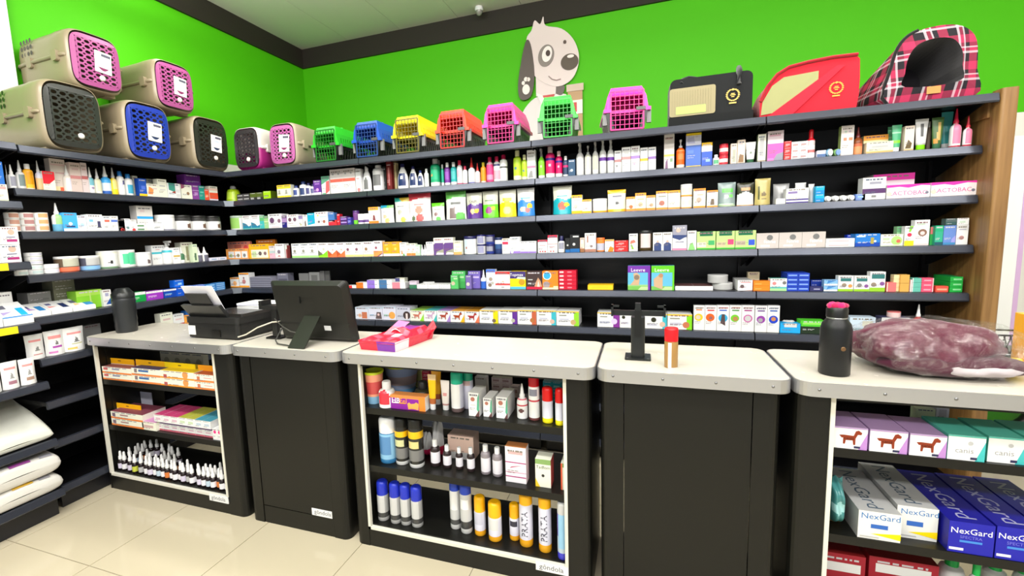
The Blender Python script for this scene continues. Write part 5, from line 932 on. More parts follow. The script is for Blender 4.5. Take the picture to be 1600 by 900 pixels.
B4|.212|.122|1.328|.196|.147|.020|box|c72 r.1,.3,.9,.7:a53|brown orange display header card, on back wall's fourth shelf|
B4|.362|.022|1.328|.055|.096|.035|box|e8dddd b0,.4:fbc b.4,.6:bcc|pale pink and white carton, on back wall's fourth shelf|
B4|.438|.022|1.328|.087|.110|.053|box|eee c.4,.45,.17:878 c.4,.08,.16:c88 r.3,.85,.7,.9:bbb b0,.1:fdd|white carton with small circle emblem, on back wall's fourth shelf|
B4|.478|.042|1.328|.026|.096|.035|box|944 b.7,1:cdc|dark red slim carton, on back wall's fourth shelf|
B4|.593|.022|1.328|.080|.108|.049|box|eee b0,.14:ad8 c.35,.46,.14:998 r.3,.86,.75,.92:bbb r.1,.7,.5,.73:999|white carton with green foot, leftmost, on back wall's fourth shelf|white carton with green foot on back wall's fourth shelf
B4|.674|.022|1.328|.080|.108|.049|box|eee b0,.14:ad8 c.35,.46,.14:998 r.3,.86,.75,.92:bbb r.1,.7,.5,.73:999|white carton with green foot, middle, on back wall's fourth shelf|white carton with green foot on back wall's fourth shelf
B4|.755|.022|1.328|.080|.108|.049|box|eee b0,.14:ad8 c.35,.46,.14:998 r.3,.86,.75,.92:bbb r.1,.7,.5,.73:999|white carton with green foot, rightmost, on back wall's fourth shelf|white carton with green foot on back wall's fourth shelf
B4|.839|.022|1.328|.083|.107|.050|box|eee b0,.12:9d3 p0,.1,1,.1,1,.45,.5,.2,0,.5:8d2 p0,.1,.5,.2,0,.5:675 c.6,.55,.12:ccb r.2,.86,.8,.9:bbb|white carton with lime chevron, on back wall's fourth shelf|
B4|.920|.022|1.328|.075|.105|.046|box|eee p0,.0,1,0,1,.45,.5,.2,0,.5:e74 p0,0,.5,.2,0,.5:c52 r.2,.86,.8,.92:aaa c.6,.5,.1:dba|white carton with orange chevron, leftmost, on back wall's fourth shelf|white carton with orange chevron on back wall's fourth shelf
B4|.996|.022|1.328|.075|.105|.046|box|eee p0,.0,1,0,1,.45,.5,.2,0,.5:e74 p0,0,.5,.2,0,.5:c52 r.2,.86,.8,.92:aaa c.6,.5,.1:dba|white carton with orange chevron, rightmost, on back wall's fourth shelf|white carton with orange chevron on back wall's fourth shelf
B4|1.073|.022|1.328|.073|.104|.044|box|eee b0,.14:fd8 c.3,.5,.15:856 r.2,.84,.8,.9:aaa|white carton with pale yellow foot, leftmost, on back wall's fourth shelf|white carton with pale yellow foot on back wall's fourth shelf
B4|1.148|.022|1.328|.073|.104|.044|box|eee b0,.14:fd8 c.3,.5,.15:856 r.2,.84,.8,.9:aaa|white carton with pale yellow foot, rightmost, on back wall's fourth shelf|white carton with pale yellow foot on back wall's fourth shelf
B4|1.230|.022|1.328|.084|.105|.051|box|eee b0,.14:fd8 c.3,.5,.14:975 r.2,.84,.8,.88:aaa|wider white carton with pale yellow foot, on back wall's fourth shelf|
B4|1.310|.022|1.328|.070|.108|.043|box|eee p0,0,.6,0,1,.35,1,.15,.4,0:739 p0,0,.4,0,1,.2,1,.35,0,.35:f95 c.3,.55,.14:956 r.2,.82,.8,.9:aaa|white carton with purple and orange corner, on back wall's fourth shelf|
B4|1.386|.022|1.328|.064|.098|.039|box|fa2 b0,.16:eee c.5,.5,.16:fc6 r.2,.75,.6,.82:fc7|orange carton with white foot, leftmost, on back wall's fourth shelf|orange carton with white foot on back wall's fourth shelf
B4|1.451|.022|1.328|.064|.098|.039|box|fa2 b0,.16:eee c.5,.5,.16:fc6 r.2,.75,.6,.82:fc7|orange carton with white foot, rightmost, on back wall's fourth shelf|orange carton with white foot on back wall's fourth shelf
B4|1.511|.022|1.328|.051|.092|.035|box|eee p.2,.1,.5,.1,.3,.5:e95 p.4,.0,.8,.0,.6,.2:6a6 r.2,.7,.8,.75:bbb|white carton with orange streak, on back wall's fourth shelf|
B4|1.555|.022|1.328|.034|.083|.035|box|eed b0,.2:e84 c.5,.5,.2:caa|small white carton with orange foot, leftmost, on back wall's fourth shelf|small white carton with orange foot on back wall's fourth shelf
B4|1.590|.022|1.328|.034|.083|.035|box|eed b0,.2:e84 c.5,.5,.2:caa|small white carton with orange foot, rightmost, on back wall's fourth shelf|small white carton with orange foot on back wall's fourth shelf
B4|1.623|.022|1.328|.033|.073|.035|box|dfd b0,.25:bdb r.3,.6,.7,.7:bbb|mint and white slim carton, on back wall's fourth shelf|
B4|1.654|.022|1.328|.020|.072|.021|drop|eee K:eee L.2,.6:ccd|tiny white dropper bottle, leftmost, on back wall's fourth shelf|tiny white dropper bottle on back wall's fourth shelf
B4|1.675|.022|1.328|.020|.072|.021|drop|eee K:eee L.2,.6:ccd|tiny white dropper bottle, rightmost, on back wall's fourth shelf|tiny white dropper bottle on back wall's fourth shelf
B4|1.716|.022|1.328|.054|.090|.035|box|eee b0,.1:ecc r.2,.7,.7,.8:ecc|plain white carton with faint pink foot, on back wall's fourth shelf|
B4|1.782|.022|1.328|.071|.115|.043|box|eed p0,0,1,0,1,.7,.15,.7,0,.6:648 p.2,.08,1,.12,1,.35,.3,.2:998 p.2,.02,1,.02,1,.12,.4,.14:eee r.1,.85,.8,.92:dbb|purple and white carton with curved corner, leftmost, on back wall's fourth shelf|purple and white carton with curved corner on back wall's fourth shelf
B4|1.854|.022|1.328|.071|.115|.043|box|eed p0,0,1,0,1,.7,.15,.7,0,.6:648 p.2,.08,1,.12,1,.35,.3,.2:998 p.2,.02,1,.02,1,.12,.4,.14:eee r.1,.85,.8,.92:dbb|purple and white carton with curved corner, rightmost, on back wall's fourth shelf|purple and white carton with curved corner on back wall's fourth shelf
B4|1.921|.022|1.328|.056|.092|.035|box|eed b0,.2:ea6 r.2,.5,.8,.6:ecb b.8,.84:fc9|white and peach carton, on back wall's fourth shelf|
B4|1.999|.022|1.328|.090|.119|.092|tub|eee K:225 L.1,.85:cde C.3,.35,.08:b76|large white jar with navy lid, on back wall's fourth shelf|
B4|2.080|.022|1.328|.059|.062|.060|tub|ddd K:226 L.1,.8:99b|white and navy tub, bottom of stack, on back wall's fourth shelf|white and navy tub on back wall's fourth shelf
B4|2.080|.022|1.391|.059|.062|.060|tub|ddd K:226 L.1,.8:99b|white and navy tub, top of stack, on back wall's fourth shelf|white and navy tub on back wall's fourth shelf
B4|2.142|.022|1.328|.060|.061|.061|tub|446 K:226 b.0,.25:238 L.3,.8:99a|dark blue pictured tub, bottom of stack, on back wall's fourth shelf|dark blue pictured tub on back wall's fourth shelf
B4|2.142|.022|1.390|.060|.061|.061|tub|446 K:226 b.0,.25:238 L.3,.8:99a|dark blue pictured tub, top of stack, on back wall's fourth shelf|dark blue pictured tub on back wall's fourth shelf
B4|2.201|.022|1.328|.053|.105|.054|tub|358 K:125 b0,.3:236 b.6,1:eee|tall blue and white jar, on back wall's fourth shelf|
B4|2.255|.022|1.328|.050|.097|.035|box|eee r.05,.6,.8,.78:e35 r.1,.2,.5,.24:999 p0,.9,1,1,0,1:dcb|white carton with red tab, on back wall's fourth shelf|
B4|2.315|.022|1.328|.066|.105|.040|box|eee b0,.14:97c c.2,.1,.14:eee r.1,.8,.7,.86:bbb r.1,.6,.7,.64:dbb|tall white carton with violet wave foot, on back wall's fourth shelf|
B4|2.375|.022|1.328|.050|.075|.035|box|eee b0,.15:97c r.2,.75,.8,.8:bbb|short white carton with violet wave foot, leftmost, on back wall's fourth shelf|short white carton with violet wave foot on back wall's fourth shelf
B4|2.426|.022|1.328|.050|.075|.035|box|eee b0,.15:97c r.2,.75,.8,.8:bbb|short white carton with violet wave foot, rightmost, on back wall's fourth shelf|short white carton with violet wave foot on back wall's fourth shelf
B4|2.493|.022|1.328|.060|.080|.036|box|eee b.85,1:c24 c.25,.1,.08:b33 c.5,.1,.08:b33 c.75,.1,.08:b33 r.15,.55,.8,.62:daa|white carton with red top, on back wall's fourth shelf|
B4|2.555|.022|1.328|.058|.108|.035|box|eee b.85,1:c24 b.48,.52:c88 c.3,.08,.08:b33 c.6,.08,.08:b33 r.2,.3,.8,.35:daa|taller white carton with red top, on back wall's fourth shelf|
B4|2.608|.022|1.328|.042|.101|.044|bot|eee K:225 L.2,.6:99a k=.3|white pill bottle with navy cap, on back wall's fourth shelf|
B4|2.648|.022|1.328|.028|.087|.035|blister|222 b0,.2:26a c.5,.5,.2:ccc|black blister card with blue foot, on back wall's fourth shelf|
B4|2.692|.022|1.328|.057|.107|.035|blister|222 b0,.2:26a c.4,.45,.15:ccc r.3,.85,.9,.93:ddd|larger black blister card with blue foot, on back wall's fourth shelf|
B4|2.736|.022|1.328|.025|.086|.035|box|ecb b0,.25:964 r.3,.6,.7,.9:eee|narrow tan carton, on back wall's fourth shelf|
B4|2.784|.022|1.328|.065|.113|.040|box|eee b0,.15:a76 r.2,.5,.32,.85:a76 c.6,.3,.12:877|white carton with tan foot and dog, on back wall's fourth shelf|
B4|2.843|.022|1.328|.047|.083|.048|tub|f83 K:f73 b.1,.6:bbc|small orange tub with silver label, on back wall's fourth shelf|
B4|2.895|.022|1.328|.051|.071|.035|box|eee p.3,.0,.9,0,1,.3,.6,.45:f82 b.85,1:fb5|white carton with orange swoosh, on back wall's fourth shelf|
B4|2.962|.022|1.328|.077|.031|.047|box|d22 r.3,.3,.7,.6:f88|flat red carton, bottom of stack, on back wall's fourth shelf|flat red carton on back wall's fourth shelf
B4|2.962|.022|1.360|.077|.031|.047|box|d22 r.3,.3,.7,.6:f88|flat red carton, top of stack, on back wall's fourth shelf|flat red carton on back wall's fourth shelf
B4|3.030|.022|1.328|.048|.101|.035|box|eee p.3,.1,.6,.1,.2,.5:8b4 p.1,.4,.8,.5,.6,.65,.2,.6:f76 r.5,.8,.9,.84:aca|white carton with coral and green mark, on back wall's fourth shelf|
B4|3.097|.022|1.328|.075|.118|.077|tub|431 K:222 L.15,.85:dcc|dark glass jar with pale label, on back wall's fourth shelf|
B4|3.163|.022|1.328|.050|.103|.035|box|eee p.1,0,.9,0,.9,.35,.5,.5,.1,.35:347 c.5,.5,.14:ca9 r.2,.85,.8,.9:bbb|white carton with navy shield, leftmost, on back wall's fourth shelf|white carton with navy shield on back wall's fourth shelf
B4|3.215|.022|1.328|.050|.103|.035|box|eee p.1,0,.9,0,.9,.35,.5,.5,.1,.35:347 c.5,.5,.14:ca9 r.2,.85,.8,.9:bbb|white carton with navy shield, rightmost, on back wall's fourth shelf|white carton with navy shield on back wall's fourth shelf
B4|3.279|.022|1.328|.074|.140|.045|box|99a b0,.5:eee b0,.08:e8a p0,.5,.5,.4,1,.55,1,.6,0,.62:347 c.4,.8,.16:dba r.2,.3,.8,.36:99a|tall silver and white carton with dog photo, on back wall's fourth shelf|
B4|3.342|.022|1.328|.046|.107|.035|box|eee p.1,0,.9,0,.6,.4,.3,.3:8c7 r.1,.85,.8,.9:9bb|white carton with green sprig, on back wall's fourth shelf|
B4|3.415|.022|1.328|.093|.100|.057|box|bd8 p.15,.75,.85,.75,.85,1,.15,1:164 r.0,.15,.5,.4:dec r.62,.25,.95,.5:4a6 b0,.08:3a3|green dental chew carton with teal tag, on back wall's fourth shelf|
B4|3.511|.022|1.328|.090|.099|.055|box|bd8 p.15,.75,.85,.75,.85,1,.15,1:164 r.0,.15,.5,.4:cb9 r.62,.25,.95,.55:d47 b0,.08:3a3|green dental chew carton with red tag, on back wall's fourth shelf|
B4|3.608|.022|1.328|.098|.099|.059|box|bd8 p.15,.75,.85,.75,.85,1,.15,1:164 r.0,.2,.5,.45:ba9 r.65,.2,.95,.5:35c b0,.08:3a3|green dental chew carton with blue tag, on back wall's fourth shelf|
B4|3.712|.022|1.328|.103|.081|.063|box|c8bfbb t.6,.45,.22:fff:feline r.2,.1,.6,.22:fff c.6,.7,.14:777|silver carton reading feline, leftmost, on back wall's fourth shelf|silver carton reading feline on back wall's fourth shelf
B4|3.817|.022|1.328|.103|.081|.063|box|c8bfbb t.6,.45,.22:fff:feline r.2,.1,.6,.22:fff c.6,.7,.14:777|silver carton reading feline, middle, on back wall's fourth shelf|silver carton reading feline on back wall's fourth shelf
B4|3.921|.022|1.328|.103|.081|.063|box|c8bfbb t.6,.45,.22:fff:feline r.2,.1,.6,.22:fff c.6,.7,.14:777|silver carton reading feline, rightmost, on back wall's fourth shelf|silver carton reading feline on back wall's fourth shelf
B4|4.036|.022|1.328|.122|.021|.074|box|eee r.1,.3,.8,.5:caa|long flat white carton, bottom of stack, on back wall's fourth shelf|long flat white carton on back wall's fourth shelf
B4|4.036|.022|1.350|.122|.021|.074|box|eee r.1,.3,.8,.5:caa|long flat white carton, top of stack, on back wall's fourth shelf|long flat white carton on back wall's fourth shelf
B4|4.103|.082|1.328|.036|.059|.035|box|13a|small royal blue carton behind, on back wall's fourth shelf|
B4|4.151|.022|1.328|.102|.063|.062|box|27c b.0,.3:14a r.05,.75,.4,.85:def r.62,.2,.75,.7:a94 c.8,.4,.05:fff|wide blue carton with yellow figure, on back wall's fourth shelf|
B4|4.249|.022|1.328|.089|.057|.054|box|eed c.72,.45,.25:ad7 c.8,.4,.1:c65 r.1,.5,.4,.7:bca b0,.1:dec|wide white and green carton, on back wall's fourth shelf|
B4|4.303|.072|1.328|.029|.094|.035|box|9c9 b.7,1:6a7|pale green carton behind, on back wall's fourth shelf|
B4|4.318|.022|1.328|.037|.095|.035|box|eee b0,.25:fe2 c.5,.55,.25:c35 p.4,.7,.6,.7,.9,1,.5,1:8c4|white carton with pink rose and yellow foot, on back wall's fourth shelf|
B4|4.365|.022|1.328|.058|.123|.036|box|eee c.55,.5,.3:865 c.55,.48,.16:ecc r.15,.8,.7,.86:bcb b0,.08:dcc|tall white carton with brown medallion, on back wall's fourth shelf|
B4|4.416|.042|1.328|.017|.087|.035|box|3a5 b.6,1:d77|green and red carton edge, on back wall's fourth shelf|
B4|4.432|.022|1.328|.030|.093|.035|box|3a8 b0,.15:256 b.7,1:2a7|teal green carton, on back wall's fourth shelf|
B4|4.472|.022|1.328|.046|.092|.035|box|68c p.6,.0,1,.0,1,.5,.7,.3:99d b0,.12:48b|periwinkle blue carton, on back wall's fourth shelf|
B4|4.519|.022|1.328|.043|.092|.035|box|eee c.45,.35,.22:b88 p0,.8,1,.7,1,1,0,1:ddd r.2,.75,.8,.8:aab|white carton with puppy photo, on back wall's fourth shelf|
B4|4.474|.022|1.422|.041|.031|.035|box|566 b0,.5:355|grey carton stacked on periwinkle one, on back wall's fourth shelf|
B4|4.518|.022|1.421|.043|.032|.035|box|eee r.2,.3,.7,.6:cdc|white carton stacked on top at end, on back wall's fourth shelf|
B5|-.045|.022|1.098|.097|.079|.059|box|eee b.84,1:fa3 b0,.12:fa3 c.5,.4,.2:fb7|amber-trimmed carton with ginger cat, on back wall's fifth shelf|
B5|.052|.022|1.098|.104|.116|.063|box|eee b.88,1:fa3 b0,.12:fa3 c.5,.4,.18:c88 c.5,.65,.08:866|taller amber-trimmed carton with dog, on back wall's fifth shelf|
B5|.221|.022|1.098|.212|.013|.140|mag|99a b0,.35:334|silver booklet lying flat in pile, bottom of stack, on back wall's fifth shelf|silver booklet lying flat in pile on back wall's fifth shelf
B5|.221|.022|1.112|.212|.013|.140|mag|99a b0,.35:334|silver booklet lying flat in pile, second up in stack, on back wall's fifth shelf|silver booklet lying flat in pile on back wall's fifth shelf
B5|.221|.022|1.126|.212|.013|.140|mag|99a b0,.35:334|silver booklet lying flat in pile, third up in stack, on back wall's fifth shelf|silver booklet lying flat in pile on back wall's fifth shelf
B5|.221|.022|1.140|.212|.013|.140|mag|99a b0,.35:334|silver booklet lying flat in pile, fourth up in stack, on back wall's fifth shelf|silver booklet lying flat in pile on back wall's fifth shelf
B5|.221|.022|1.154|.212|.013|.140|mag|99a b0,.35:334|silver booklet lying flat in pile, fifth up in stack, on back wall's fifth shelf|silver booklet lying flat in pile on back wall's fifth shelf
B5|.221|.022|1.168|.212|.013|.140|mag|99a b0,.35:334|silver booklet lying flat in pile, top of stack, on back wall's fifth shelf|silver booklet lying flat in pile on back wall's fifth shelf
B5|.399|.072|1.098|.106|.107|.064|box|778 r.1,.2,.9,.6:556|grey metallic packet behind monitor, on back wall's fifth shelf|
B5|.603|.072|1.098|.090|.106|.010|mag|777 b.1,.2:999|standing silver booklet behind monitor, leftmost, on back wall's fifth shelf|standing silver booklet behind monitor on back wall's fifth shelf
B5|.695|.082|1.098|.094|.114|.010|mag|888 r.2,.3,.8,.8:666|standing silver booklet behind monitor, second from left, on back wall's fifth shelf|standing silver booklet behind monitor on back wall's fifth shelf
B5|.761|.092|1.098|.038|.122|.010|mag|666|standing silver booklet behind monitor, third from left, on back wall's fifth shelf|standing silver booklet behind monitor on back wall's fifth shelf
B5|.800|.102|1.098|.043|.121|.010|mag|555|standing silver booklet behind monitor, rightmost, on back wall's fifth shelf|standing silver booklet behind monitor on back wall's fifth shelf
B5|1.070|.022|1.098|.074|.019|.045|box|eee r0,0,.55,1:d33|flat white carton with red end, on back wall's fifth shelf|
B5|1.160|.022|1.098|.099|.020|.060|box|eee r0,0,.6,1:d72|flat white carton with orange end, bottom of stack, on back wall's fifth shelf|flat white carton with orange end on back wall's fifth shelf
B5|1.160|.022|1.119|.099|.020|.060|box|eee r0,0,.6,1:d72|flat white carton with orange end, top of stack, on back wall's fifth shelf|flat white carton with orange end on back wall's fifth shelf
B5|1.252|.022|1.098|.098|.029|.059|box|eee r0,0,.65,1:97d|flat white carton with violet end, bottom of stack, on back wall's fifth shelf|flat white carton with violet end on back wall's fifth shelf
B5|1.252|.022|1.128|.098|.029|.059|box|eee r0,0,.65,1:97d|flat white carton with violet end, top of stack, on back wall's fifth shelf|flat white carton with violet end on back wall's fifth shelf
B5|1.356|.022|1.098|.104|.030|.063|box|eee r0,0,.6,1:47a|flat white carton with steel blue end, bottom of stack, on back wall's fifth shelf|flat white carton with steel blue end on back wall's fifth shelf
B5|1.356|.022|1.129|.104|.030|.063|box|eee r0,0,.6,1:47a|flat white carton with steel blue end, top of stack, on back wall's fifth shelf|flat white carton with steel blue end on back wall's fifth shelf
B5|1.462|.022|1.098|.102|.021|.062|box|eee r0,0,.6,1:e89|flat white carton with pink end, bottom of stack, on back wall's fifth shelf|flat white carton with pink end on back wall's fifth shelf
B5|1.462|.022|1.119|.102|.021|.062|box|eee r0,0,.6,1:e89|flat white carton with pink end, top of stack, on back wall's fifth shelf|flat white carton with pink end on back wall's fifth shelf
B5|1.444|.072|1.137|.078|.029|.048|box|ddc r0,0,.5,1:447|flat white carton with navy end, on back wall's fifth shelf|
B5|1.575|.022|1.098|.056|.052|.035|box|dcd b.0,.5:375|small white and green flat carton, on back wall's fifth shelf|
B5|1.647|.022|1.098|.082|.029|.100|box|eee|low flat white carton, leftmost, on back wall's fifth shelf|low flat white carton on back wall's fifth shelf
B5|1.732|.022|1.098|.083|.029|.100|box|eee|low flat white carton, middle, on back wall's fifth shelf|low flat white carton on back wall's fifth shelf
B5|1.816|.022|1.098|.080|.029|.100|box|eee|low flat white carton, rightmost, on back wall's fifth shelf|low flat white carton on back wall's fifth shelf
B5|1.653|.072|1.122|.094|.015|.080|bag|eee|white leaflet lying on low cartons, on back wall's fifth shelf|
B5|1.890|.017|1.098|.053|.092|.035|box|5b6 c.3,.4,.25:cb9 r.4,.7,.9,.8:bea|green carton with pale dog, on back wall's fifth shelf|
B5|1.907|.052|1.098|.096|.116|.058|box|5b6 b.0,.4:4a5 r.3,.88,.7,.94:797 r.3,.6,.9,.7:bea|green carton with hang tab, on back wall's fifth shelf|
B5|1.991|.017|1.098|.040|.091|.035|box|76a c.4,.35,.3:dcb|violet carton with pale dog, on back wall's fifth shelf|
B5|2.019|.052|1.098|.086|.115|.052|box|76b r.2,.6,.9,.7:cbe r.3,.88,.7,.94:547|violet carton with hang tab, on back wall's fifth shelf|
B5|2.090|.022|1.098|.040|.125|.042|drop|eee K:eee b0,.4:36c|small white and blue nozzle bottle, on back wall's fifth shelf|
B5|2.145|.022|1.098|.062|.129|.038|box|dde b.85,1:47d c.5,.5,.2:a98 c.4,.2,.2:876 c.7,.3,.15:bba|white carton with puppies and blue top, on back wall's fifth shelf|
B5|2.226|.022|1.098|.098|.113|.060|box|eee b.85,1:d33 b.22,.32:d44 r.45,.4,.6,.45:da8 r.4,.08,.6,.14:999|white carton with red bars, on back wall's fifth shelf|
B5|2.328|.022|1.098|.102|.114|.062|box|fd1 b.6,1:437 b0,.14:5bd t.42,.82,.16:fff:Topmax c.75,.4,.2:c92 p.4,.6,1,.55,1,.68,.5,.7:cdc|yellow and purple carton with sky blue foot, on back wall's fifth shelf|
B5|2.435|.022|1.098|.101|.115|.062|box|433 b0,.14:c24 p.5,.14,1,.14,.9,.45,.75,.65,.6,.4:c97 p.68,.14,.85,.14,.76,.5:fdc r.1,.86,.5,.9:caa r.1,.5,.4,.56:bbb r.1,.3,.3,.36:ccc|black carton with long-haired dog, on back wall's fifth shelf|
B5|2.537|.022|1.098|.099|.115|.060|box|f82 c.3,.75,.27:eee c.3,.75,.22:3ad c.25,.25,.22:a99 b0,.1:fdb r.7,.1,1,.18:fea|orange carton with blue disc, on back wall's fifth shelf|
B5|2.644|.022|1.098|.107|.023|.065|box|c13 r.05,.3,.28,.75:ecc r.5,.35,.75,.7:e78|thin crimson carton, bottom of stack, on back wall's fifth shelf|thin crimson carton on back wall's fifth shelf
B5|2.644|.022|1.122|.107|.023|.065|box|c13 r.05,.3,.28,.75:ecc r.5,.35,.75,.7:e78|thin crimson carton, second up in stack, on back wall's fifth shelf|thin crimson carton on back wall's fifth shelf
B5|2.644|.022|1.146|.107|.023|.065|box|c13 r.05,.3,.28,.75:ecc r.5,.35,.75,.7:e78|thin crimson carton, third up in stack, on back wall's fifth shelf|thin crimson carton on back wall's fifth shelf
B5|2.644|.022|1.170|.107|.023|.065|box|c13 r.05,.3,.28,.75:ecc r.5,.35,.75,.7:e78|thin crimson carton, fourth up in stack, on back wall's fifth shelf|thin crimson carton on back wall's fifth shelf
B5|2.644|.022|1.194|.107|.023|.065|box|c13 r.05,.3,.28,.75:ecc r.5,.35,.75,.7:e78|thin crimson carton, top of stack, on back wall's fifth shelf|thin crimson carton on back wall's fifth shelf
B5|2.841|.022|1.098|.148|.028|.090|box|fc2 r.2,.5,.8,.6:eb3|flat yellow carton lying alone, on back wall's fifth shelf|
B5|3.062|.022|1.098|.124|.143|.075|box|6bd b.72,1:73a b0,.16:7b5 b.16,.22:9c8 p.45,0,1,0,1,.14,.6,.14:bd9 r.9,0,1,1:73a t.46,.83,.14:fff:Leevre p.1,.2,.5,.2,.55,.6,.4,.72,.25,.68,.28,.4:ca8 c.4,.52,.12:876|purple Leevre carton with bulldog, on back wall's fifth shelf|
B5|3.192|.022|1.098|.123|.142|.075|box|6bd b.72,1:6c2 b0,.16:7b5 p.45,0,1,0,1,.14,.6,.14:bd9 r.92,0,1,1:6c2 t.46,.83,.14:fff:Leevre p.12,.15,.5,.02,.5,.6,.4,.7,.3,.6,.1,.45:ca8 c.42,.6,.1:b86|green Leevre carton with labrador, on back wall's fifth shelf|
B5|3.308|.022|1.098|.097|.024|.140|box|eee T:644|flat white carton with brown lid, leftmost, on back wall's fifth shelf|flat white carton with brown lid on back wall's fifth shelf
B5|3.406|.022|1.098|.097|.024|.140|box|eee T:644|flat white carton with brown lid, rightmost, on back wall's fifth shelf|flat white carton with brown lid on back wall's fifth shelf
B5|3.487|.042|1.136|.105|.045|.106|tin|bbb K:ccc|grey metal tin on another tin, on back wall's fifth shelf|
B5|3.511|.042|1.098|.107|.038|.108|tin|bbb K:ccc|grey metal tin at bottom, on back wall's fifth shelf|
B5|3.613|.022|1.098|.071|.058|.160|box|eee c.3,.4,.14:655 r.2,.75,.9,.82:d88 p.4,0,1,0,1,.1:caa T:aaa|white carton with small seated dog, on back wall's fifth shelf|
B5|3.681|.162|1.098|.058|.089|.035|box|dca c.5,.35,.25:a66 r.2,.8,.8,.86:ba9|beige carton behind with brown dog, on back wall's fifth shelf|
B5|3.692|.022|1.098|.077|.026|.047|box|f82 r.1,.3,.5,.5:fa5|low orange carton, bottom of stack, on back wall's fifth shelf|low orange carton on back wall's fifth shelf
B5|3.692|.022|1.125|.077|.026|.047|box|f82 r.1,.3,.5,.5:fa5|low orange carton, top of stack, on back wall's fifth shelf|low orange carton on back wall's fifth shelf
B5|3.771|.022|1.098|.077|.067|.047|box|eee b0,.3:ad9 b.2,.32:5bb c.25,.6,.12:d88 c.85,.65,.12:777 T:5a9|white and mint carton with cat, on back wall's fifth shelf|
B5|3.835|.022|1.098|.050|.023|.120|box|24b r.1,.35,.9,.65:8af|thin royal blue carton, leftmost, bottom of stack, on back wall's fifth shelf|thin royal blue carton on back wall's fifth shelf
B5|3.835|.022|1.122|.050|.023|.120|box|24b r.1,.35,.9,.65:8af|thin royal blue carton, leftmost, second up in stack, on back wall's fifth shelf|thin royal blue carton on back wall's fifth shelf
B5|3.835|.022|1.146|.050|.023|.120|box|24b r.1,.35,.9,.65:8af|thin royal blue carton, leftmost, third up in stack, on back wall's fifth shelf|thin royal blue carton on back wall's fifth shelf
B5|3.835|.022|1.170|.050|.023|.120|box|24b r.1,.35,.9,.65:8af|thin royal blue carton, leftmost, top of stack, on back wall's fifth shelf|thin royal blue carton on back wall's fifth shelf
B5|3.886|.022|1.098|.050|.023|.120|box|24b r.1,.35,.9,.65:8af|thin royal blue carton, rightmost, bottom of stack, on back wall's fifth shelf|thin royal blue carton on back wall's fifth shelf
B5|3.886|.022|1.122|.050|.023|.120|box|24b r.1,.35,.9,.65:8af|thin royal blue carton, rightmost, second up in stack, on back wall's fifth shelf|thin royal blue carton on back wall's fifth shelf
B5|3.886|.022|1.146|.050|.023|.120|box|24b r.1,.35,.9,.65:8af|thin royal blue carton, rightmost, third up in stack, on back wall's fifth shelf|thin royal blue carton on back wall's fifth shelf
B5|3.886|.022|1.170|.050|.023|.120|box|24b r.1,.35,.9,.65:8af|thin royal blue carton, rightmost, top of stack, on back wall's fifth shelf|thin royal blue carton on back wall's fifth shelf
B5|3.943|.022|1.098|.056|.023|.035|box|336 r.3,.3,.8,.6:99b|small navy flat carton, on back wall's fifth shelf|
B5|3.962|.082|1.116|.053|.033|.035|box|139|dark blue flat carton behind, on back wall's fifth shelf|
B5|4.006|.022|1.098|.059|.029|.036|box|8be b0,.3:eee p.2,.3,.9,.9,.3,.9:48c|pale blue and white carton, bottom of stack, on back wall's fifth shelf|pale blue and white carton on back wall's fifth shelf
B5|4.006|.022|1.128|.059|.029|.036|box|8be b0,.3:eee p.2,.3,.9,.9,.3,.9:48c|pale blue and white carton, top of stack, on back wall's fifth shelf|pale blue and white carton on back wall's fifth shelf
B5|4.070|.022|1.098|.065|.080|.040|box|eee b0,.15:9c3 r.15,.65,.85,.85:377 c.4,.4,.16:987 c.8,.35,.14:d95|white carton with rabbit and orange tag, on back wall's fifth shelf|
B5|4.138|.022|1.098|.064|.079|.039|box|eee b0,.15:9c3 r.15,.65,.85,.85:377 c.35,.4,.16:888 c.8,.35,.14:859|white carton with hamster and purple tag, on back wall's fifth shelf|
B5|4.203|.022|1.098|.063|.100|.039|box|eee b0,.2:9c3 r.1,.65,.95,.88:377 c.25,.35,.18:987 c.8,.4,.16:859|taller white carton with purple tag, on back wall's fifth shelf|
B5|4.261|.022|1.098|.038|.023|.035|box|e77 r0,0,.1,1:fdc|small coral flat carton, bottom of stack, on back wall's fifth shelf|small coral flat carton on back wall's fifth shelf
B5|4.261|.022|1.121|.038|.023|.035|box|e77 r0,0,.1,1:fdc|small coral flat carton, top of stack, on back wall's fifth shelf|small coral flat carton on back wall's fifth shelf
B5|4.285|.032|1.098|.025|.020|.035|box|eda|cream flat carton end, bottom of stack, on back wall's fifth shelf|cream flat carton end on back wall's fifth shelf
B5|4.285|.032|1.119|.025|.020|.035|box|eda|cream flat carton end, second up in stack, on back wall's fifth shelf|cream flat carton end on back wall's fifth shelf
B5|4.285|.032|1.140|.025|.020|.035|box|eda|cream flat carton end, third up in stack, on back wall's fifth shelf|cream flat carton end on back wall's fifth shelf
B5|4.285|.032|1.161|.025|.020|.035|box|eda|cream flat carton end, top of stack, on back wall's fifth shelf|cream flat carton end on back wall's fifth shelf
B5|4.313|.022|1.098|.036|.021|.035|box|da5|tan flat carton, bottom of stack, on back wall's fifth shelf|tan flat carton on back wall's fifth shelf
B5|4.313|.022|1.119|.036|.021|.035|box|da5|tan flat carton, second up in stack, on back wall's fifth shelf|tan flat carton on back wall's fifth shelf
B5|4.313|.022|1.141|.036|.021|.035|box|da5|tan flat carton, third up in stack, on back wall's fifth shelf|tan flat carton on back wall's fifth shelf
B5|4.313|.022|1.162|.036|.021|.035|box|da5|tan flat carton, top of stack, on back wall's fifth shelf|tan flat carton on back wall's fifth shelf
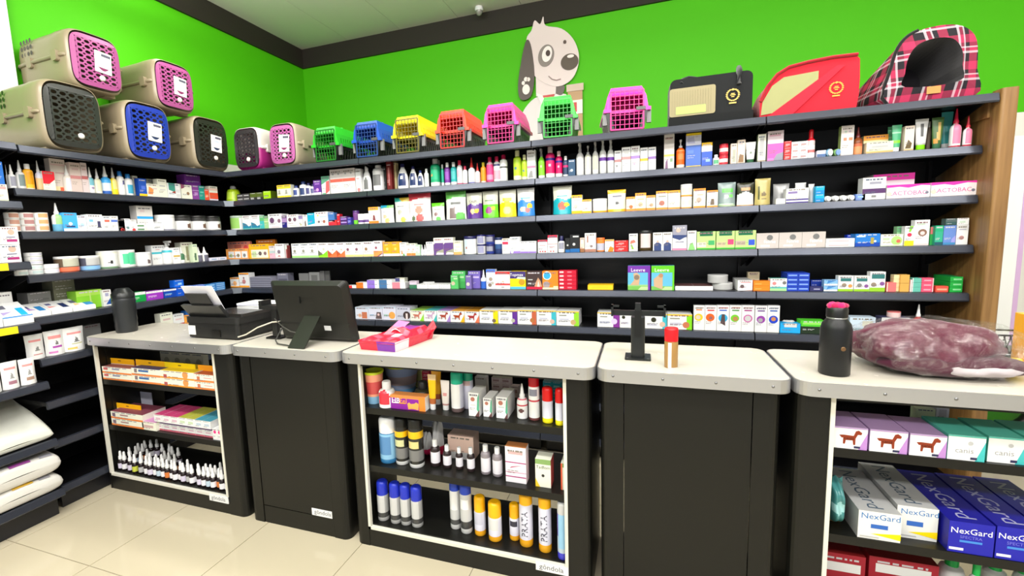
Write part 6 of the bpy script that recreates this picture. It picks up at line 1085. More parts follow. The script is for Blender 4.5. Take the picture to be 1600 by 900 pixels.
B5|4.339|.022|1.098|.006|.060|.035|box|fdd|pale slim carton edge, on back wall's fifth shelf|
B5|4.361|.022|1.098|.035|.022|.035|box|6ba r0,0,.1,1:eee|small aqua flat carton, bottom of stack, on back wall's fifth shelf|small aqua flat carton on back wall's fifth shelf
B5|4.361|.022|1.121|.035|.022|.035|box|6ba r0,0,.1,1:eee|small aqua flat carton, middle of stack, on back wall's fifth shelf|small aqua flat carton on back wall's fifth shelf
B5|4.361|.022|1.144|.035|.022|.035|box|6ba r0,0,.1,1:eee|small aqua flat carton, top of stack, on back wall's fifth shelf|small aqua flat carton on back wall's fifth shelf
B5|4.403|.022|1.098|.046|.022|.035|box|e57 r.2,.35,.8,.6:fab r.92,0,1,1:fcc|small hot pink flat carton, bottom of stack, on back wall's fifth shelf|small hot pink flat carton on back wall's fifth shelf
B5|4.403|.022|1.121|.046|.022|.035|box|e57 r.2,.35,.8,.6:fab r.92,0,1,1:fcc|small hot pink flat carton, middle of stack, on back wall's fifth shelf|small hot pink flat carton on back wall's fifth shelf
B5|4.403|.022|1.144|.046|.022|.035|box|e57 r.2,.35,.8,.6:fab r.92,0,1,1:fcc|small hot pink flat carton, top of stack, on back wall's fifth shelf|small hot pink flat carton on back wall's fifth shelf
B5|4.460|.022|1.098|.048|.028|.035|box|e54 r.1,.3,.9,.6:fa8|single red flat carton, on back wall's fifth shelf|
B5|4.513|.022|1.098|.047|.024|.140|box|2a4 r.25,.35,.9,.65:8d9 T:184|emerald flat carton, bottom of stack, on back wall's fifth shelf|emerald flat carton on back wall's fifth shelf
B5|4.513|.022|1.123|.047|.024|.140|box|2a4 r.25,.35,.9,.65:8d9 T:184|emerald flat carton, middle of stack, on back wall's fifth shelf|emerald flat carton on back wall's fifth shelf
B5|4.513|.022|1.148|.047|.024|.140|box|2a4 r.25,.35,.9,.65:8d9 T:184|emerald flat carton, top of stack, on back wall's fifth shelf|emerald flat carton on back wall's fifth shelf
B6|1.142|.022|.869|.110|.087|.120|box|dce0ee r.5,.05,.9,.6:c75 c.35,.3,.13:eb9 b.85,1:bcd|white carton with red-haired dog, on back wall's sixth shelf|
B6|1.257|.022|.869|.116|.091|.120|box|dde b.88,1:bcd p.5,.05,.95,.05,.9,.6,.6,.6:655 c.72,.4,.08:ecc r.1,.3,.4,.4:9bd|white carton with french bulldog, on back wall's sixth shelf|
B6|1.372|.022|.869|.108|.096|.120|box|dde b.88,1:bcd c.7,.35,.24:ea5 r.1,.3,.4,.4:9cb|white carton with golden puppy, on back wall's sixth shelf|
B6|1.484|.022|.869|.111|.091|.120|box|ccd c.75,.4,.26:433 r.68,.1,.82,.55:edd r.1,.3,.4,.4:bbc|white carton with black and white dog, on back wall's sixth shelf|
B6|1.593|.022|.869|.104|.072|.200|box|eed p.7,0,1,0,1,.7:9d4 p.18,.62,.25,.5,.3,.5,.3,.22,.36,.22,.38,.4,.58,.4,.6,.2,.66,.2,.66,.5,.72,.68,.82,.68,.84,.78,.74,.88,.66,.84,.6,.62,.3,.64:c76 T:9c5|white dachshund carton with lime corner, on back wall's sixth shelf|
B6|1.696|.022|.869|.098|.074|.200|box|eee p.7,0,1,0,1,.7:4bb p.18,.62,.25,.5,.3,.5,.3,.22,.36,.22,.38,.4,.58,.4,.6,.2,.66,.2,.66,.5,.72,.68,.82,.68,.84,.78,.74,.88,.66,.84,.6,.62,.3,.64:cac T:5bb|white dachshund carton with teal corner, on back wall's sixth shelf|
B6|1.797|.022|.869|.099|.075|.200|box|eee p.7,0,1,0,1,.7:a8c p.18,.62,.25,.5,.3,.5,.3,.22,.36,.22,.38,.4,.58,.4,.6,.2,.66,.2,.66,.5,.72,.68,.82,.68,.84,.78,.74,.88,.66,.84,.6,.62,.3,.64:a43 T:a8c|white dachshund carton with lilac corner, on back wall's sixth shelf|
B6|1.899|.022|.869|.101|.075|.200|box|eee p.7,0,1,0,1,.7:fb2 p.18,.62,.25,.5,.3,.5,.3,.22,.36,.22,.38,.4,.58,.4,.6,.2,.66,.2,.66,.5,.72,.68,.82,.68,.84,.78,.74,.88,.66,.84,.6,.62,.3,.64:a42 T:ea4|white dachshund carton with amber corner, on back wall's sixth shelf|
B6|2.004|.022|.869|.102|.075|.200|box|eee p.7,0,1,0,1,.7:e75 p.18,.62,.25,.5,.3,.5,.3,.22,.36,.22,.38,.4,.58,.4,.6,.2,.66,.2,.66,.5,.72,.68,.82,.68,.84,.78,.74,.88,.66,.84,.6,.62,.3,.64:a33 T:d93|white dachshund carton with coral corner, on back wall's sixth shelf|
B6|2.123|.022|.869|.128|.086|.140|box|eee r.74,0,1,1:ed1 b.93,1:fc3 c.78,.2,.1:765 r.12,.68,.45,.75:998 r.15,.4,.55,.5:ccd|white flea carton with yellow end, on back wall's sixth shelf|
B6|2.254|.022|.869|.128|.089|.140|box|eee r.74,0,1,1:639 b.93,1:fc3 c.78,.25,.1:bba r.12,.68,.45,.75:998 r.15,.4,.55,.5:ccd|white flea carton with violet end, on back wall's sixth shelf|
B6|2.382|.022|.869|.122|.092|.140|box|eee r.76,0,1,1:c64 b.93,1:fc3 c.78,.3,.12:b74 r.12,.68,.45,.75:998 r.15,.4,.55,.5:ccd|white flea carton with rust end, on back wall's sixth shelf|
B6|2.508|.022|.869|.123|.093|.140|box|eee r.76,0,1,1:4bc b.93,1:fc3 c.8,.25,.12:dba r.12,.68,.45,.75:998 r.15,.4,.55,.5:ccd|white flea carton with cyan end, on back wall's sixth shelf|
B6|2.642|.022|.869|.139|.091|.140|box|eee r.78,0,1,1:9d3 b.93,1:fc3 c.75,.25,.12:ca7 r.12,.68,.45,.75:998 r.15,.4,.55,.5:ccd|white flea carton with lime end, on back wall's sixth shelf|
B6|2.888|.022|.869|.129|.089|.120|box|eee r.72,0,1,1:839 b.93,1:fc3 c.76,.4,.14:dce r.12,.68,.45,.75:998 r.1,.25,.55,.4:ccd|white flea carton with magenta end near phone stand, on back wall's sixth shelf|
B6|2.990|.022|.869|.071|.087|.120|box|eee b.93,1:fc3 c.3,.72,.14:332 r.1,.25,.7,.4:ccd|white flea carton with black paw mark, on back wall's sixth shelf|
B6|3.157|.022|.869|.121|.087|.120|box|eee r.8,0,1,1:4bc b.93,1:fc3 c.8,.3,.13:dba c.4,.6,.12:332 r.1,.2,.55,.35:ccd|white flea carton with turquoise end, on back wall's sixth shelf|
B6|3.286|.022|.869|.130|.088|.120|box|eee r.78,0,1,1:8d2 b.9,1:fc2 c.76,.3,.14:c75 r.1,.68,.5,.76:998 r.1,.3,.55,.45:ccd|wide white flea carton with lime end, on back wall's sixth shelf|
B6|3.388|.022|.869|.056|.142|.035|box|eee c.45,.52,.38:fc3 c.4,.52,.22:dcb r.2,.8,.75,.85:d85 r.2,.9,.9,.94:cbb|tall white carton with yellow dog disc, on back wall's sixth shelf|
B6|3.447|.022|.869|.059|.143|.036|box|eee c.45,.52,.38:f62 c.5,.5,.16:966 r.2,.78,.8,.83:d44 r.2,.9,.9,.94:cbb|tall white carton with orange dog disc, on back wall's sixth shelf|
B6|3.509|.022|.869|.061|.145|.037|box|eee c.5,.5,.38:3ad p.3,.3,.7,.2,.65,.65,.4,.65:544 r.2,.78,.8,.83:46c r.2,.88,.9,.93:d99|tall white carton with sky blue dog disc, on back wall's sixth shelf|
B6|3.571|.022|.869|.058|.146|.036|box|eee c.45,.5,.36:7c3 c.5,.48,.22:b85 r.2,.78,.8,.83:595 r.2,.9,.9,.94:ca9|tall white carton with green dog disc, on back wall's sixth shelf|
B6|3.632|.022|.869|.061|.147|.037|box|eee c.5,.5,.36:c6a c.5,.5,.26:ccc r.2,.78,.8,.83:a48 r.2,.9,.9,.94:cbb|tall white carton with pink cat disc, on back wall's sixth shelf|
B6|3.695|.022|.869|.057|.146|.035|box|eee c.5,.48,.36:94a c.45,.45,.2:aaa r.2,.78,.8,.83:759 r.2,.9,.9,.94:baa|tall white carton with purple cat disc, on back wall's sixth shelf|
B6|3.754|.022|.869|.057|.148|.035|box|eee c.5,.48,.38:24c c.5,.5,.2:c85 r.2,.78,.8,.83:46b r.2,.9,.9,.94:bbb|tall white carton with royal blue dog disc, on back wall's sixth shelf|
B6|3.835|.022|.869|.096|.052|.058|box|2ae p.2,.6,.8,.6,.8,1,.2,1:ddd|cyan open tray with white sachets, on back wall's sixth shelf|
B6|3.840|.052|.908|.059|.022|.060|bag|ddd|white sachets heaped in cyan tray, on back wall's sixth shelf|
B6|3.935|.022|.869|.110|.070|.066|box|5c3 b0,.55:232 r.1,.7,.9,.85:9e6|green counter tray with dark bags, on back wall's sixth shelf|
B6|4.010|.022|.869|.030|.068|.035|box|38c b0,.5:a84|small blue and tan carton, on back wall's sixth shelf|
B6|4.151|.022|.869|.109|.094|.066|box|cde b0,.4:9bc r.5,.5,.9,.8:ddc|pale blue wide carton, on back wall's sixth shelf|
B6|4.288|.022|.869|.115|.096|.069|box|446 b.6,1:ddd|navy and white wide carton, on back wall's sixth shelf|
B6|4.289|.022|.965|.055|.029|.056|tub|ecc K:d77|pink lidded pot on navy carton, on back wall's sixth shelf|
B6|4.385|.022|.869|.038|.164|.040|drop|b33 K:eee|red bottle with white nozzle by wood panel, on back wall's sixth shelf|
L2|-.082|-1.319|1.785|.010|.127|.012|drop|ddd K:ccc|thin clear dropper bottle at rack end, on left wall's second shelf|
L2|-.022|-1.324|1.785|.032|.124|.033|drop|eee K:eee L.1,.5:99a|small white dropper bottle with grey label, on left wall's second shelf|
L2|-.022|-1.286|1.785|.037|.151|.038|drop|ddd K:ddd L.1,.5:788|taller white dropper bottle with grey label, on left wall's second shelf|
L2|-.022|-1.250|1.785|.044|.136|.045|bot|fb3 K:eee L.2,.7:d91 b0,.05:eee|yellow bottle with white cap, on left wall's second shelf|
L2|-.022|-1.207|1.785|.029|.158|.030|drop|ccd K:ccc b0,.4:db8|clear nozzle bottle with tan foot, on left wall's second shelf|
L2|-.052|-1.103|1.785|.074|.183|.045|box|dccfc8 r.3,.55,.9,.6:caa b.8,.84:dbb b0,.16:eda r.5,.0,1,.14:f64|tall pale pink carton, on left wall's second shelf|
L2|-.022|-1.169|1.785|.056|.104|.035|box|eed p0,.35,.5,.35,1,.6,1,1,0,1:d23 r.1,.1,.5,.15:dcc|red and white carton in front of tall one, on left wall's second shelf|
L2|-.022|-1.069|1.785|.041|.153|.042|drop|ede5dd K:eee L.1,.5:dde|white dropper bottle with narrow tip, on left wall's second shelf|
L2|-.022|-1.035|1.785|.055|.169|.035|box|d8c5be b.45,.56:c88 r.2,.75,.8,.8:caa|tall pinkish carton with rose band, on left wall's second shelf|
L2|-.022|-.989|1.785|.032|.174|.035|box|dcc b.45,.56:b66 r.2,.75,.8,.8:caa|tall pinkish carton with dark rose band, on left wall's second shelf|
L2|-.022|-.951|1.785|.036|.155|.037|drop|eee K:eee L.3,.6:7bc c.5,.2,.2:98a|white dropper bottle with teal label, on left wall's second shelf|
L2|-.022|-.912|1.785|.038|.150|.039|drop|eed K:ddd L.1,.6:ddb|cream dropper bottle, on left wall's second shelf|
L2|-.022|-.861|1.785|.053|.172|.054|drop|4ae K:eee b0,.12:36b b.12,.4:def|sky blue dropper bottle, on left wall's second shelf|
L2|-.022|-.820|1.785|.040|.167|.042|drop|fd2 K:bbb L.2,.6:ed8|yellow dropper bottle, on left wall's second shelf|
L2|-.022|-.778|1.785|.042|.150|.043|bot|eee K:27c L.1,.5:dde|white bottle with blue cap next to yellow dropper, on left wall's second shelf|
L2|-.022|-.776|1.785|.041|.133|.042|bot|eee K:27b L.5,.7:669|white bottle with bright blue cap, on left wall's second shelf|
L2|-.022|-.728|1.785|.048|.138|.050|bot|eee K:27b L.1,.5:4ac|white and aqua bottle with bright blue cap, on left wall's second shelf|
L2|-.072|-.663|1.785|.032|.135|.035|box|eed|plain slim cream carton, on left wall's second shelf|
L2|-.022|-.653|1.785|.052|.115|.035|box|25b b0,.15:fc2 r.3,.4,.8,.6:57d|royal blue carton with yellow foot, on left wall's second shelf|
L2|-.022|-.590|1.785|.078|.086|.047|box|eed p.1,.2,.5,.2,.6,.6,.2,.8:e95 r.5,.6,.9,.7:dcc|white carton with orange fur print, on left wall's second shelf|
L2|-.102|-.529|1.785|.074|.129|.045|box|bba b0,.3:998|grey carton stacked behind, on left wall's second shelf|
L2|-.022|-.519|1.785|.065|.124|.040|box|eed r.2,.6,.8,.66:bbb r.2,.4,.8,.45:ccc|plain white carton with grey lines, on left wall's second shelf|
L2|-.022|-.436|1.785|.095|.103|.058|box|eee p.1,.55,.6,.4,.6,1,.1,1:498 p.3,.4,.6,.3,.6,.5:a43 r.65,.1,.95,.3:ddd r.65,.4,.95,.6:ddd|white carton with green ball, on left wall's second shelf|
L2|-.072|-.335|1.785|.039|.115|.035|box|735|maroon carton peeking behind, on left wall's second shelf|
L2|-.022|-.339|1.785|.083|.100|.051|box|eed c.6,.4,.14:975 p0,.7,.3,.8,.3,1,0,1:946|white carton with brown corner, on left wall's second shelf|
L2|-.042|-.267|1.893|.128|.072|.078|box|739 r.5,.3,.9,.4:a7c|purple carton lying on top, on left wall's second shelf|
L2|-.022|-.268|1.785|.053|.106|.035|box|849 r.3,.3,.8,.5:b8c b.6,.65:b9c|upright purple carton, on left wall's second shelf|
L2|-.022|-.216|1.785|.047|.104|.035|box|298 r.2,.5,.8,.6:7cb|upright teal carton, on left wall's second shelf|
L2|-.022|-.175|1.785|.036|.082|.035|box|e53 r.2,.3,.8,.5:fa7|small orange carton, on left wall's second shelf|
L2|-.022|-.115|1.785|.073|.109|.045|box|eed b0,.12:dde b.12,.55:e53 b.7,.85:ecb|white carton with red-orange block, on left wall's second shelf|
L3|-.022|-1.343|1.560|.060|.033|.061|tin|eee K:e5ddd8 L.2,.9:c98|pink and white food tin, bottom of stack, on left wall's third shelf|pink and white food tin on left wall's third shelf
L3|-.022|-1.343|1.593|.060|.033|.061|tin|eee K:e5ddd8 L.2,.9:c98|pink and white food tin, middle of stack, on left wall's third shelf|pink and white food tin on left wall's third shelf
L3|-.022|-1.343|1.627|.060|.033|.061|tin|eee K:e5ddd8 L.2,.9:c98|pink and white food tin, top of stack, on left wall's third shelf|pink and white food tin on left wall's third shelf
L3|-.022|-1.280|1.560|.061|.033|.062|tin|eee K:e5ddd8 L.2,.9:b88|rose and white food tin, bottom of stack, on left wall's third shelf|rose and white food tin on left wall's third shelf
L3|-.022|-1.280|1.594|.061|.033|.062|tin|eee K:e5ddd8 L.2,.9:b88|rose and white food tin, middle of stack, on left wall's third shelf|rose and white food tin on left wall's third shelf
L3|-.022|-1.280|1.628|.061|.033|.062|tin|eee K:e5ddd8 L.2,.9:b88|rose and white food tin, top of stack, on left wall's third shelf|rose and white food tin on left wall's third shelf
L3|-.022|-1.216|1.560|.062|.034|.063|tin|eee K:e5ddd8 L.2,.9:da7|tan and white food tin, bottom of stack, on left wall's third shelf|tan and white food tin on left wall's third shelf
L3|-.022|-1.216|1.595|.062|.034|.063|tin|eee K:e5ddd8 L.2,.9:da7|tan and white food tin, middle of stack, on left wall's third shelf|tan and white food tin on left wall's third shelf
L3|-.022|-1.216|1.629|.062|.034|.063|tin|eee K:e5ddd8 L.2,.9:da7|tan and white food tin, top of stack, on left wall's third shelf|tan and white food tin on left wall's third shelf
L3|-.022|-1.144|1.560|.048|.160|.049|drop|eee K:eee L.15,.6:9c8 b0,.25:6ac|tall white bottle with green label, on left wall's third shelf|
L3|-.022|-1.094|1.560|.072|.105|.044|box|4ae c.5,.4,.14:def r.2,.22,.8,.3:247 b0,.15:eee|sky blue square carton, on left wall's third shelf|
L3|-.022|-1.035|1.560|.046|.091|.035|box|cde b0,.3:eee c.5,.4,.2:ace|pale blue carton, on left wall's third shelf|
L3|-.022|-.966|1.560|.086|.099|.052|box|eee r.15,.55,.4,.7:7bd r.65,.25,.85,.6:446 r.6,.2,.9,.25:555|white carton with navy square, on left wall's third shelf|
L3|-.022|-.899|1.560|.044|.091|.035|box|eee r.2,.6,.85,.75:e65 r.2,.2,.6,.3:ccc|white carton with coral tab, on left wall's third shelf|
L3|-.022|-.854|1.560|.041|.092|.035|box|eee r0,.6,.9,.75:57c|white carton with blue tab, on left wall's third shelf|
L3|-.022|-.815|1.560|.036|.073|.035|box|eee c.5,.08,.3:d44|small white carton with red dot foot, on left wall's third shelf|
L3|-.022|-.817|1.560|.040|.073|.035|box|eee c.6,.08,.3:d44|slim white carton with red foot, on left wall's third shelf|
L3|-.022|-.778|1.560|.034|.077|.035|box|eee c.5,.25,.25:799|slim white carton with grey print, on left wall's third shelf|
L3|-.022|-.742|1.560|.036|.071|.035|box|eee c.5,.08,.3:d44|slim white carton with crimson foot, on left wall's third shelf|
L3|-.022|-.697|1.560|.054|.023|.035|box|eee r.1,.2,.9,.6:585|tiny green and white carton, bottom of stack, on left wall's third shelf|tiny green and white carton on left wall's third shelf
L3|-.022|-.697|1.583|.054|.023|.035|box|eee r.1,.2,.9,.6:585|tiny green and white carton, top of stack, on left wall's third shelf|tiny green and white carton on left wall's third shelf
L3|-.062|-.633|1.560|.106|.166|.064|box|e8e4e0 b.48,.58:3ae r.2,.75,.5,.85:dcc|tall white carton with blue stripe, on left wall's third shelf|
L3|-.022|-.580|1.560|.072|.059|.044|box|eee r.2,.3,.7,.5:ccc|small plain white carton, on left wall's third shelf|
L3|-.022|-.486|1.560|.123|.109|.124|tub|eee K:eee b0,.1:99a r0,0,0,0:eee|plain white screw-lid tub, on left wall's third shelf|
L3|-.022|-.361|1.560|.126|.110|.127|tub|333 K:222 b.05,.62:eee C.65,.3,.14:754|black-lidded jar with white label, leftmost, on left wall's third shelf|black-lidded jar with white label on left wall's third shelf
L3|-.022|-.234|1.560|.126|.110|.127|tub|333 K:222 b.05,.62:eee C.65,.3,.14:754|black-lidded jar with white label, middle, on left wall's third shelf|black-lidded jar with white label on left wall's third shelf
L3|-.022|-.106|1.560|.126|.110|.127|tub|333 K:222 b.05,.62:eee C.65,.3,.14:754|black-lidded jar with white label, rightmost, on left wall's third shelf|black-lidded jar with white label on left wall's third shelf
L4|-.022|-1.339|1.328|.055|.024|.056|tin|eee K:ddd L.2,.8:cdd|white and grey food tin in left pile, bottom of stack, on left wall's fourth shelf|white and grey food tin in left pile on left wall's fourth shelf
L4|-.022|-1.339|1.352|.055|.024|.056|tin|eee K:ddd L.2,.8:cdd|white and grey food tin in left pile, top of stack, on left wall's fourth shelf|white and grey food tin in left pile on left wall's fourth shelf
L4|-.022|-1.274|1.328|.067|.025|.068|tin|eee K:ddd L.2,.8:cdd|white and grey food tin in middle pile, bottom of stack, on left wall's fourth shelf|white and grey food tin in middle pile on left wall's fourth shelf
L4|-.022|-1.274|1.354|.067|.025|.068|tin|eee K:ddd L.2,.8:cdd|white and grey food tin in middle pile, top of stack, on left wall's fourth shelf|white and grey food tin in middle pile on left wall's fourth shelf
L4|-.022|-1.273|1.382|.075|.021|.076|tin|eee K:ddd L.2,.8:ccd|white food tin high in the pile, bottom of stack, on left wall's fourth shelf|white food tin high in the pile on left wall's fourth shelf
L4|-.022|-1.273|1.404|.075|.021|.076|tin|eee K:ddd L.2,.8:ccd|white food tin high in the pile, middle of stack, on left wall's fourth shelf|white food tin high in the pile on left wall's fourth shelf
L4|-.022|-1.273|1.426|.075|.021|.076|tin|eee K:ddd L.2,.8:ccd|white food tin high in the pile, top of stack, on left wall's fourth shelf|white food tin high in the pile on left wall's fourth shelf
L4|-.022|-1.201|1.328|.074|.025|.075|tin|eee K:ddd L.2,.8:dde|white food tin in right pile, bottom of stack, on left wall's fourth shelf|white food tin in right pile on left wall's fourth shelf
L4|-.022|-1.201|1.354|.074|.025|.075|tin|eee K:ddd L.2,.8:dde|white food tin in right pile, top of stack, on left wall's fourth shelf|white food tin in right pile on left wall's fourth shelf
L4|-.022|-1.110|1.328|.113|.089|.114|tub|654 K:eee b0,.3:e75 L.35,.85:bba|brown tub with orange foot, on left wall's fourth shelf|
L4|-.022|-.997|1.328|.103|.086|.104|tub|556 K:eee b0,.3:8be L.35,.85:bbb|grey tub with pale blue foot, on left wall's fourth shelf|
L4|-.022|-.893|1.328|.105|.110|.106|tub|eed K:eee b0,.12:797 L.12,.85:eee C.4,.35,.1:333 k=.08|white tub with black cat print, on left wall's fourth shelf|
L4|-.022|-.803|1.328|.067|.109|.068|tub|eee K:eee L.2,.8:5c9|white tub with mint label, on left wall's fourth shelf|
L4|-.022|-.785|1.328|.111|.111|.113|tub|eee K:eee L.15,.85:5c9|wide white tub with green label, on left wall's fourth shelf|
L4|-.022|-.679|1.328|.099|.091|.100|tub|eee K:eee C.6,.3,.14:766|low white tub with dog photo, on left wall's fourth shelf|
L4|-.072|-.563|1.328|.095|.133|.058|box|eee b.55,.65:4bc r.3,.75,.6,.8:dbb|white carton with aqua stripe, on left wall's fourth shelf|
L4|-.022|-.517|1.328|.061|.161|.062|spray|eee K:bbb b.5,.6:4bc|white spray bottle with aqua stripe, on left wall's fourth shelf|
L4|-.022|-.470|1.328|.048|.112|.035|box|eee b.42,.52:ca4 r.3,.75,.7,.8:ccc|white carton with gold stripe, on left wall's fourth shelf|
L4|-.022|-.421|1.328|.043|.114|.044|drop|eee K:eee L.2,.6:475|white nozzle bottle with green label, on left wall's fourth shelf|
L4|-.072|-.347|1.328|.096|.147|.058|box|eed r.4,.1,.6,.8:997 r.8,.1,.9,.9:ccc|tall white carton with vertical print, on left wall's fourth shelf|
L4|-.022|-.324|1.328|.038|.131|.035|box|dec r.3,.1,.7,.5:575|slim white carton with green leaf, on left wall's fourth shelf|
L4|-.022|-.279|1.328|.050|.108|.051|drop|eee K:eee L.0,.45:667|white dropper bottle with grey foot, leftmost, on left wall's fourth shelf|white dropper bottle with grey foot on left wall's fourth shelf
L4|-.022|-.229|1.328|.050|.108|.051|drop|eee K:eee L.0,.45:667|white dropper bottle with grey foot, rightmost, on left wall's fourth shelf|white dropper bottle with grey foot on left wall's fourth shelf
L4|-.022|-.169|1.328|.074|.023|.045|box|dde r.2,.3,.8,.6:8ac|small flat white and blue carton, leftmost, on left wall's fourth shelf|small flat white and blue carton on left wall's fourth shelf
L4|-.022|-.093|1.328|.074|.023|.045|box|dde r.2,.3,.8,.6:8ac|small flat white and blue carton, rightmost, on left wall's fourth shelf|small flat white and blue carton on left wall's fourth shelf
L5|-.162|-1.094|1.098|.110|.044|.100|box|776 r.1,.1,.9,.2:887|flat grey-brown carton in tall pile, bottom of stack, on left wall's fifth shelf|flat grey-brown carton in tall pile on left wall's fifth shelf
L5|-.162|-1.094|1.143|.110|.044|.100|box|776 r.1,.1,.9,.2:887|flat grey-brown carton in tall pile, second up in stack, on left wall's fifth shelf|flat grey-brown carton in tall pile on left wall's fifth shelf
L5|-.162|-1.094|1.187|.110|.044|.100|box|776 r.1,.1,.9,.2:887|flat grey-brown carton in tall pile, third up in stack, on left wall's fifth shelf|flat grey-brown carton in tall pile on left wall's fifth shelf
L5|-.162|-1.094|1.232|.110|.044|.100|box|776 r.1,.1,.9,.2:887|flat grey-brown carton in tall pile, top of stack, on left wall's fifth shelf|flat grey-brown carton in tall pile on left wall's fifth shelf
L5|-.162|-1.218|1.098|.108|.061|.100|box|888 r.1,.2,.9,.4:777|flat grey carton in low pile, bottom of stack, on left wall's fifth shelf|flat grey carton in low pile on left wall's fifth shelf
L5|-.162|-1.218|1.160|.108|.061|.100|box|888 r.1,.2,.9,.4:777|flat grey carton in low pile, top of stack, on left wall's fifth shelf|flat grey carton in low pile on left wall's fifth shelf
L5|-.022|-1.293|1.098|.091|.065|.055|tray|f4f4f4 r.05,.4,.3,.75:558 r.55,.15,.9,.65:38c p.0,.3,.5,.3,.1,.6:b9d|white sloping box with blue corner, first of three, on left wall's fifth shelf|
L5|-.022|-1.194|1.098|.099|.064|.060|tray|f4f4f4 r.15,.6,.4,.8:669 r.7,.2,1,.7:236 p.1,.3,.5,.4,.1,.5:e99|white sloping box with navy corner, on left wall's fifth shelf|
L5|-.022|-1.081|1.098|.118|.066|.072|tray|f4f4f4 r.2,.5,.45,.8:668 r.65,.1,1,.6:38c p.2,.2,.5,.3,.3,.5:fc9|white sloping box with peach stripe, on left wall's fifth shelf|
L5|-.072|-1.019|1.098|.139|.109|.084|box|8c3 b.7,1:ad5 r.5,.0,.55,1:bd7|lime green carton, on left wall's fifth shelf|
L5|-.052|-.935|1.098|.049|.101|.035|box|eee p.3,.1,.9,.1,.9,.5:25a r.3,.6,.7,.8:aac|white and navy carton beside lime one, on left wall's fifth shelf|
L5|-.022|-.773|1.098|.108|.063|.065|box|194 b.72,1:eee r.1,.4,.6,.5:8d9|green flat carton with white lid, on left wall's fifth shelf|
L5|-.022|-.658|1.098|.115|.058|.070|box|93b b.78,1:eee r.1,.4,.6,.5:d9e|purple flat carton with white lid, on left wall's fifth shelf|
L5|-.022|-.548|1.098|.096|.056|.059|box|14a b.8,1:eee r.1,.4,.6,.5:7be|blue flat carton with white lid, on left wall's fifth shelf|
L5|-.012|-.479|1.098|.048|.059|.035|box|15c|bright blue carton, on left wall's fifth shelf|
L5|-.022|-.478|1.160|.073|.051|.045|box|16d r.4,.3,.8,.6:9cf|bright blue carton on top, on left wall's fifth shelf|
L5|-.022|-.403|1.098|.079|.031|.048|box|57c r.1,.3,.9,.6:ace|thin pale blue carton, bottom of stack, on left wall's fifth shelf|thin pale blue carton on left wall's fifth shelf
L5|-.022|-.403|1.129|.079|.031|.048|box|57c r.1,.3,.9,.6:ace|thin pale blue carton, top of stack, on left wall's fifth shelf|thin pale blue carton on left wall's fifth shelf
L5|-.022|-.317|1.098|.086|.029|.052|box|68d r.1,.3,.9,.6:bce|thin lavender blue carton, bottom of stack, on left wall's fifth shelf|thin lavender blue carton on left wall's fifth shelf
L5|-.022|-.317|1.128|.086|.029|.052|box|68d r.1,.3,.9,.6:bce|thin lavender blue carton, top of stack, on left wall's fifth shelf|thin lavender blue carton on left wall's fifth shelf
L5|-.022|-.227|1.098|.085|.017|.052|box|59d r.1,.3,.9,.6:bdf|thin sky blue carton, bottom of stack, on left wall's fifth shelf|thin sky blue carton on left wall's fifth shelf
L5|-.022|-.227|1.116|.085|.017|.052|box|59d r.1,.3,.9,.6:bdf|thin sky blue carton, middle of stack, on left wall's fifth shelf|thin sky blue carton on left wall's fifth shelf
L5|-.022|-.227|1.135|.085|.017|.052|box|59d r.1,.3,.9,.6:bdf|thin sky blue carton, top of stack, on left wall's fifth shelf|thin sky blue carton on left wall's fifth shelf
L5|-.022|-.138|1.098|.084|.014|.051|box|48c r.1,.3,.9,.6:ace|thin steel blue carton, bottom of stack, on left wall's fifth shelf|thin steel blue carton on left wall's fifth shelf
L5|-.022|-.138|1.112|.084|.014|.051|box|48c r.1,.3,.9,.6:ace|thin steel blue carton, second up in stack, on left wall's fifth shelf|thin steel blue carton on left wall's fifth shelf
L5|-.022|-.138|1.127|.084|.014|.051|box|48c r.1,.3,.9,.6:ace|thin steel blue carton, third up in stack, on left wall's fifth shelf|thin steel blue carton on left wall's fifth shelf
L5|-.022|-.138|1.141|.084|.014|.051|box|48c r.1,.3,.9,.6:ace|thin steel blue carton, top of stack, on left wall's fifth shelf|thin steel blue carton on left wall's fifth shelf
L6|-.022|-.596|.869|.089|.124|.054|box|eed b0,.35:bda r.2,.6,.8,.7:dbb|white carton with pale green foot, on left wall's sixth shelf|
L6|-.022|-.509|.869|.080|.101|.049|box|eee b.1,.35:b34 r.2,.6,.8,.7:ecc|white carton with crimson stripe, on left wall's sixth shelf|
L6|-.022|-.448|.869|.036|.081|.035|box|fa4|small amber carton beside printer, on left wall's sixth shelf|
L6|-.072|-.369|.869|.085|.104|.052|box|37c b0,.3:dec r.5,0,1,1:eec|blue and white carton beside printer, on left wall's sixth shelf|
L6|-.022|-1.331|.869|.084|.134|.051|pouch|eee r.15,.7,.85,.8:e99 p.4,.35,.65,.35,.55,.55:888 r.3,.15,.8,.22:c88|white pet food pouch, bent, on left wall's sixth shelf|
L6|-.022|-1.239|.869|.094|.138|.057|pouch|eee r.15,.68,.85,.8:e99 p.4,.4,.65,.4,.55,.6:777 r.3,.28,.8,.36:a4a r.1,.1,.5,.16:d8c|white pet food pouch with magenta tag, on left wall's sixth shelf|
L6|-.022|-1.143|.869|.109|.137|.066|pouch|eee r.15,.7,.85,.8:e99 p.4,.38,.65,.38,.55,.6:777 r.3,.28,.8,.34:bb8 r.1,.1,.5,.16:ec6|white pet food pouch with yellow tag, on left wall's sixth shelf|
L6|-.172|-.972|.869|.098|.114|.059|box|aaa|plain grey carton behind pouches, on left wall's sixth shelf|
N2|.038|-1.405|1.795|.027|.112|.035|box|26b b0,.0:eee|blue carton on white carton at frame edge, on leftmost rack's second shelf|
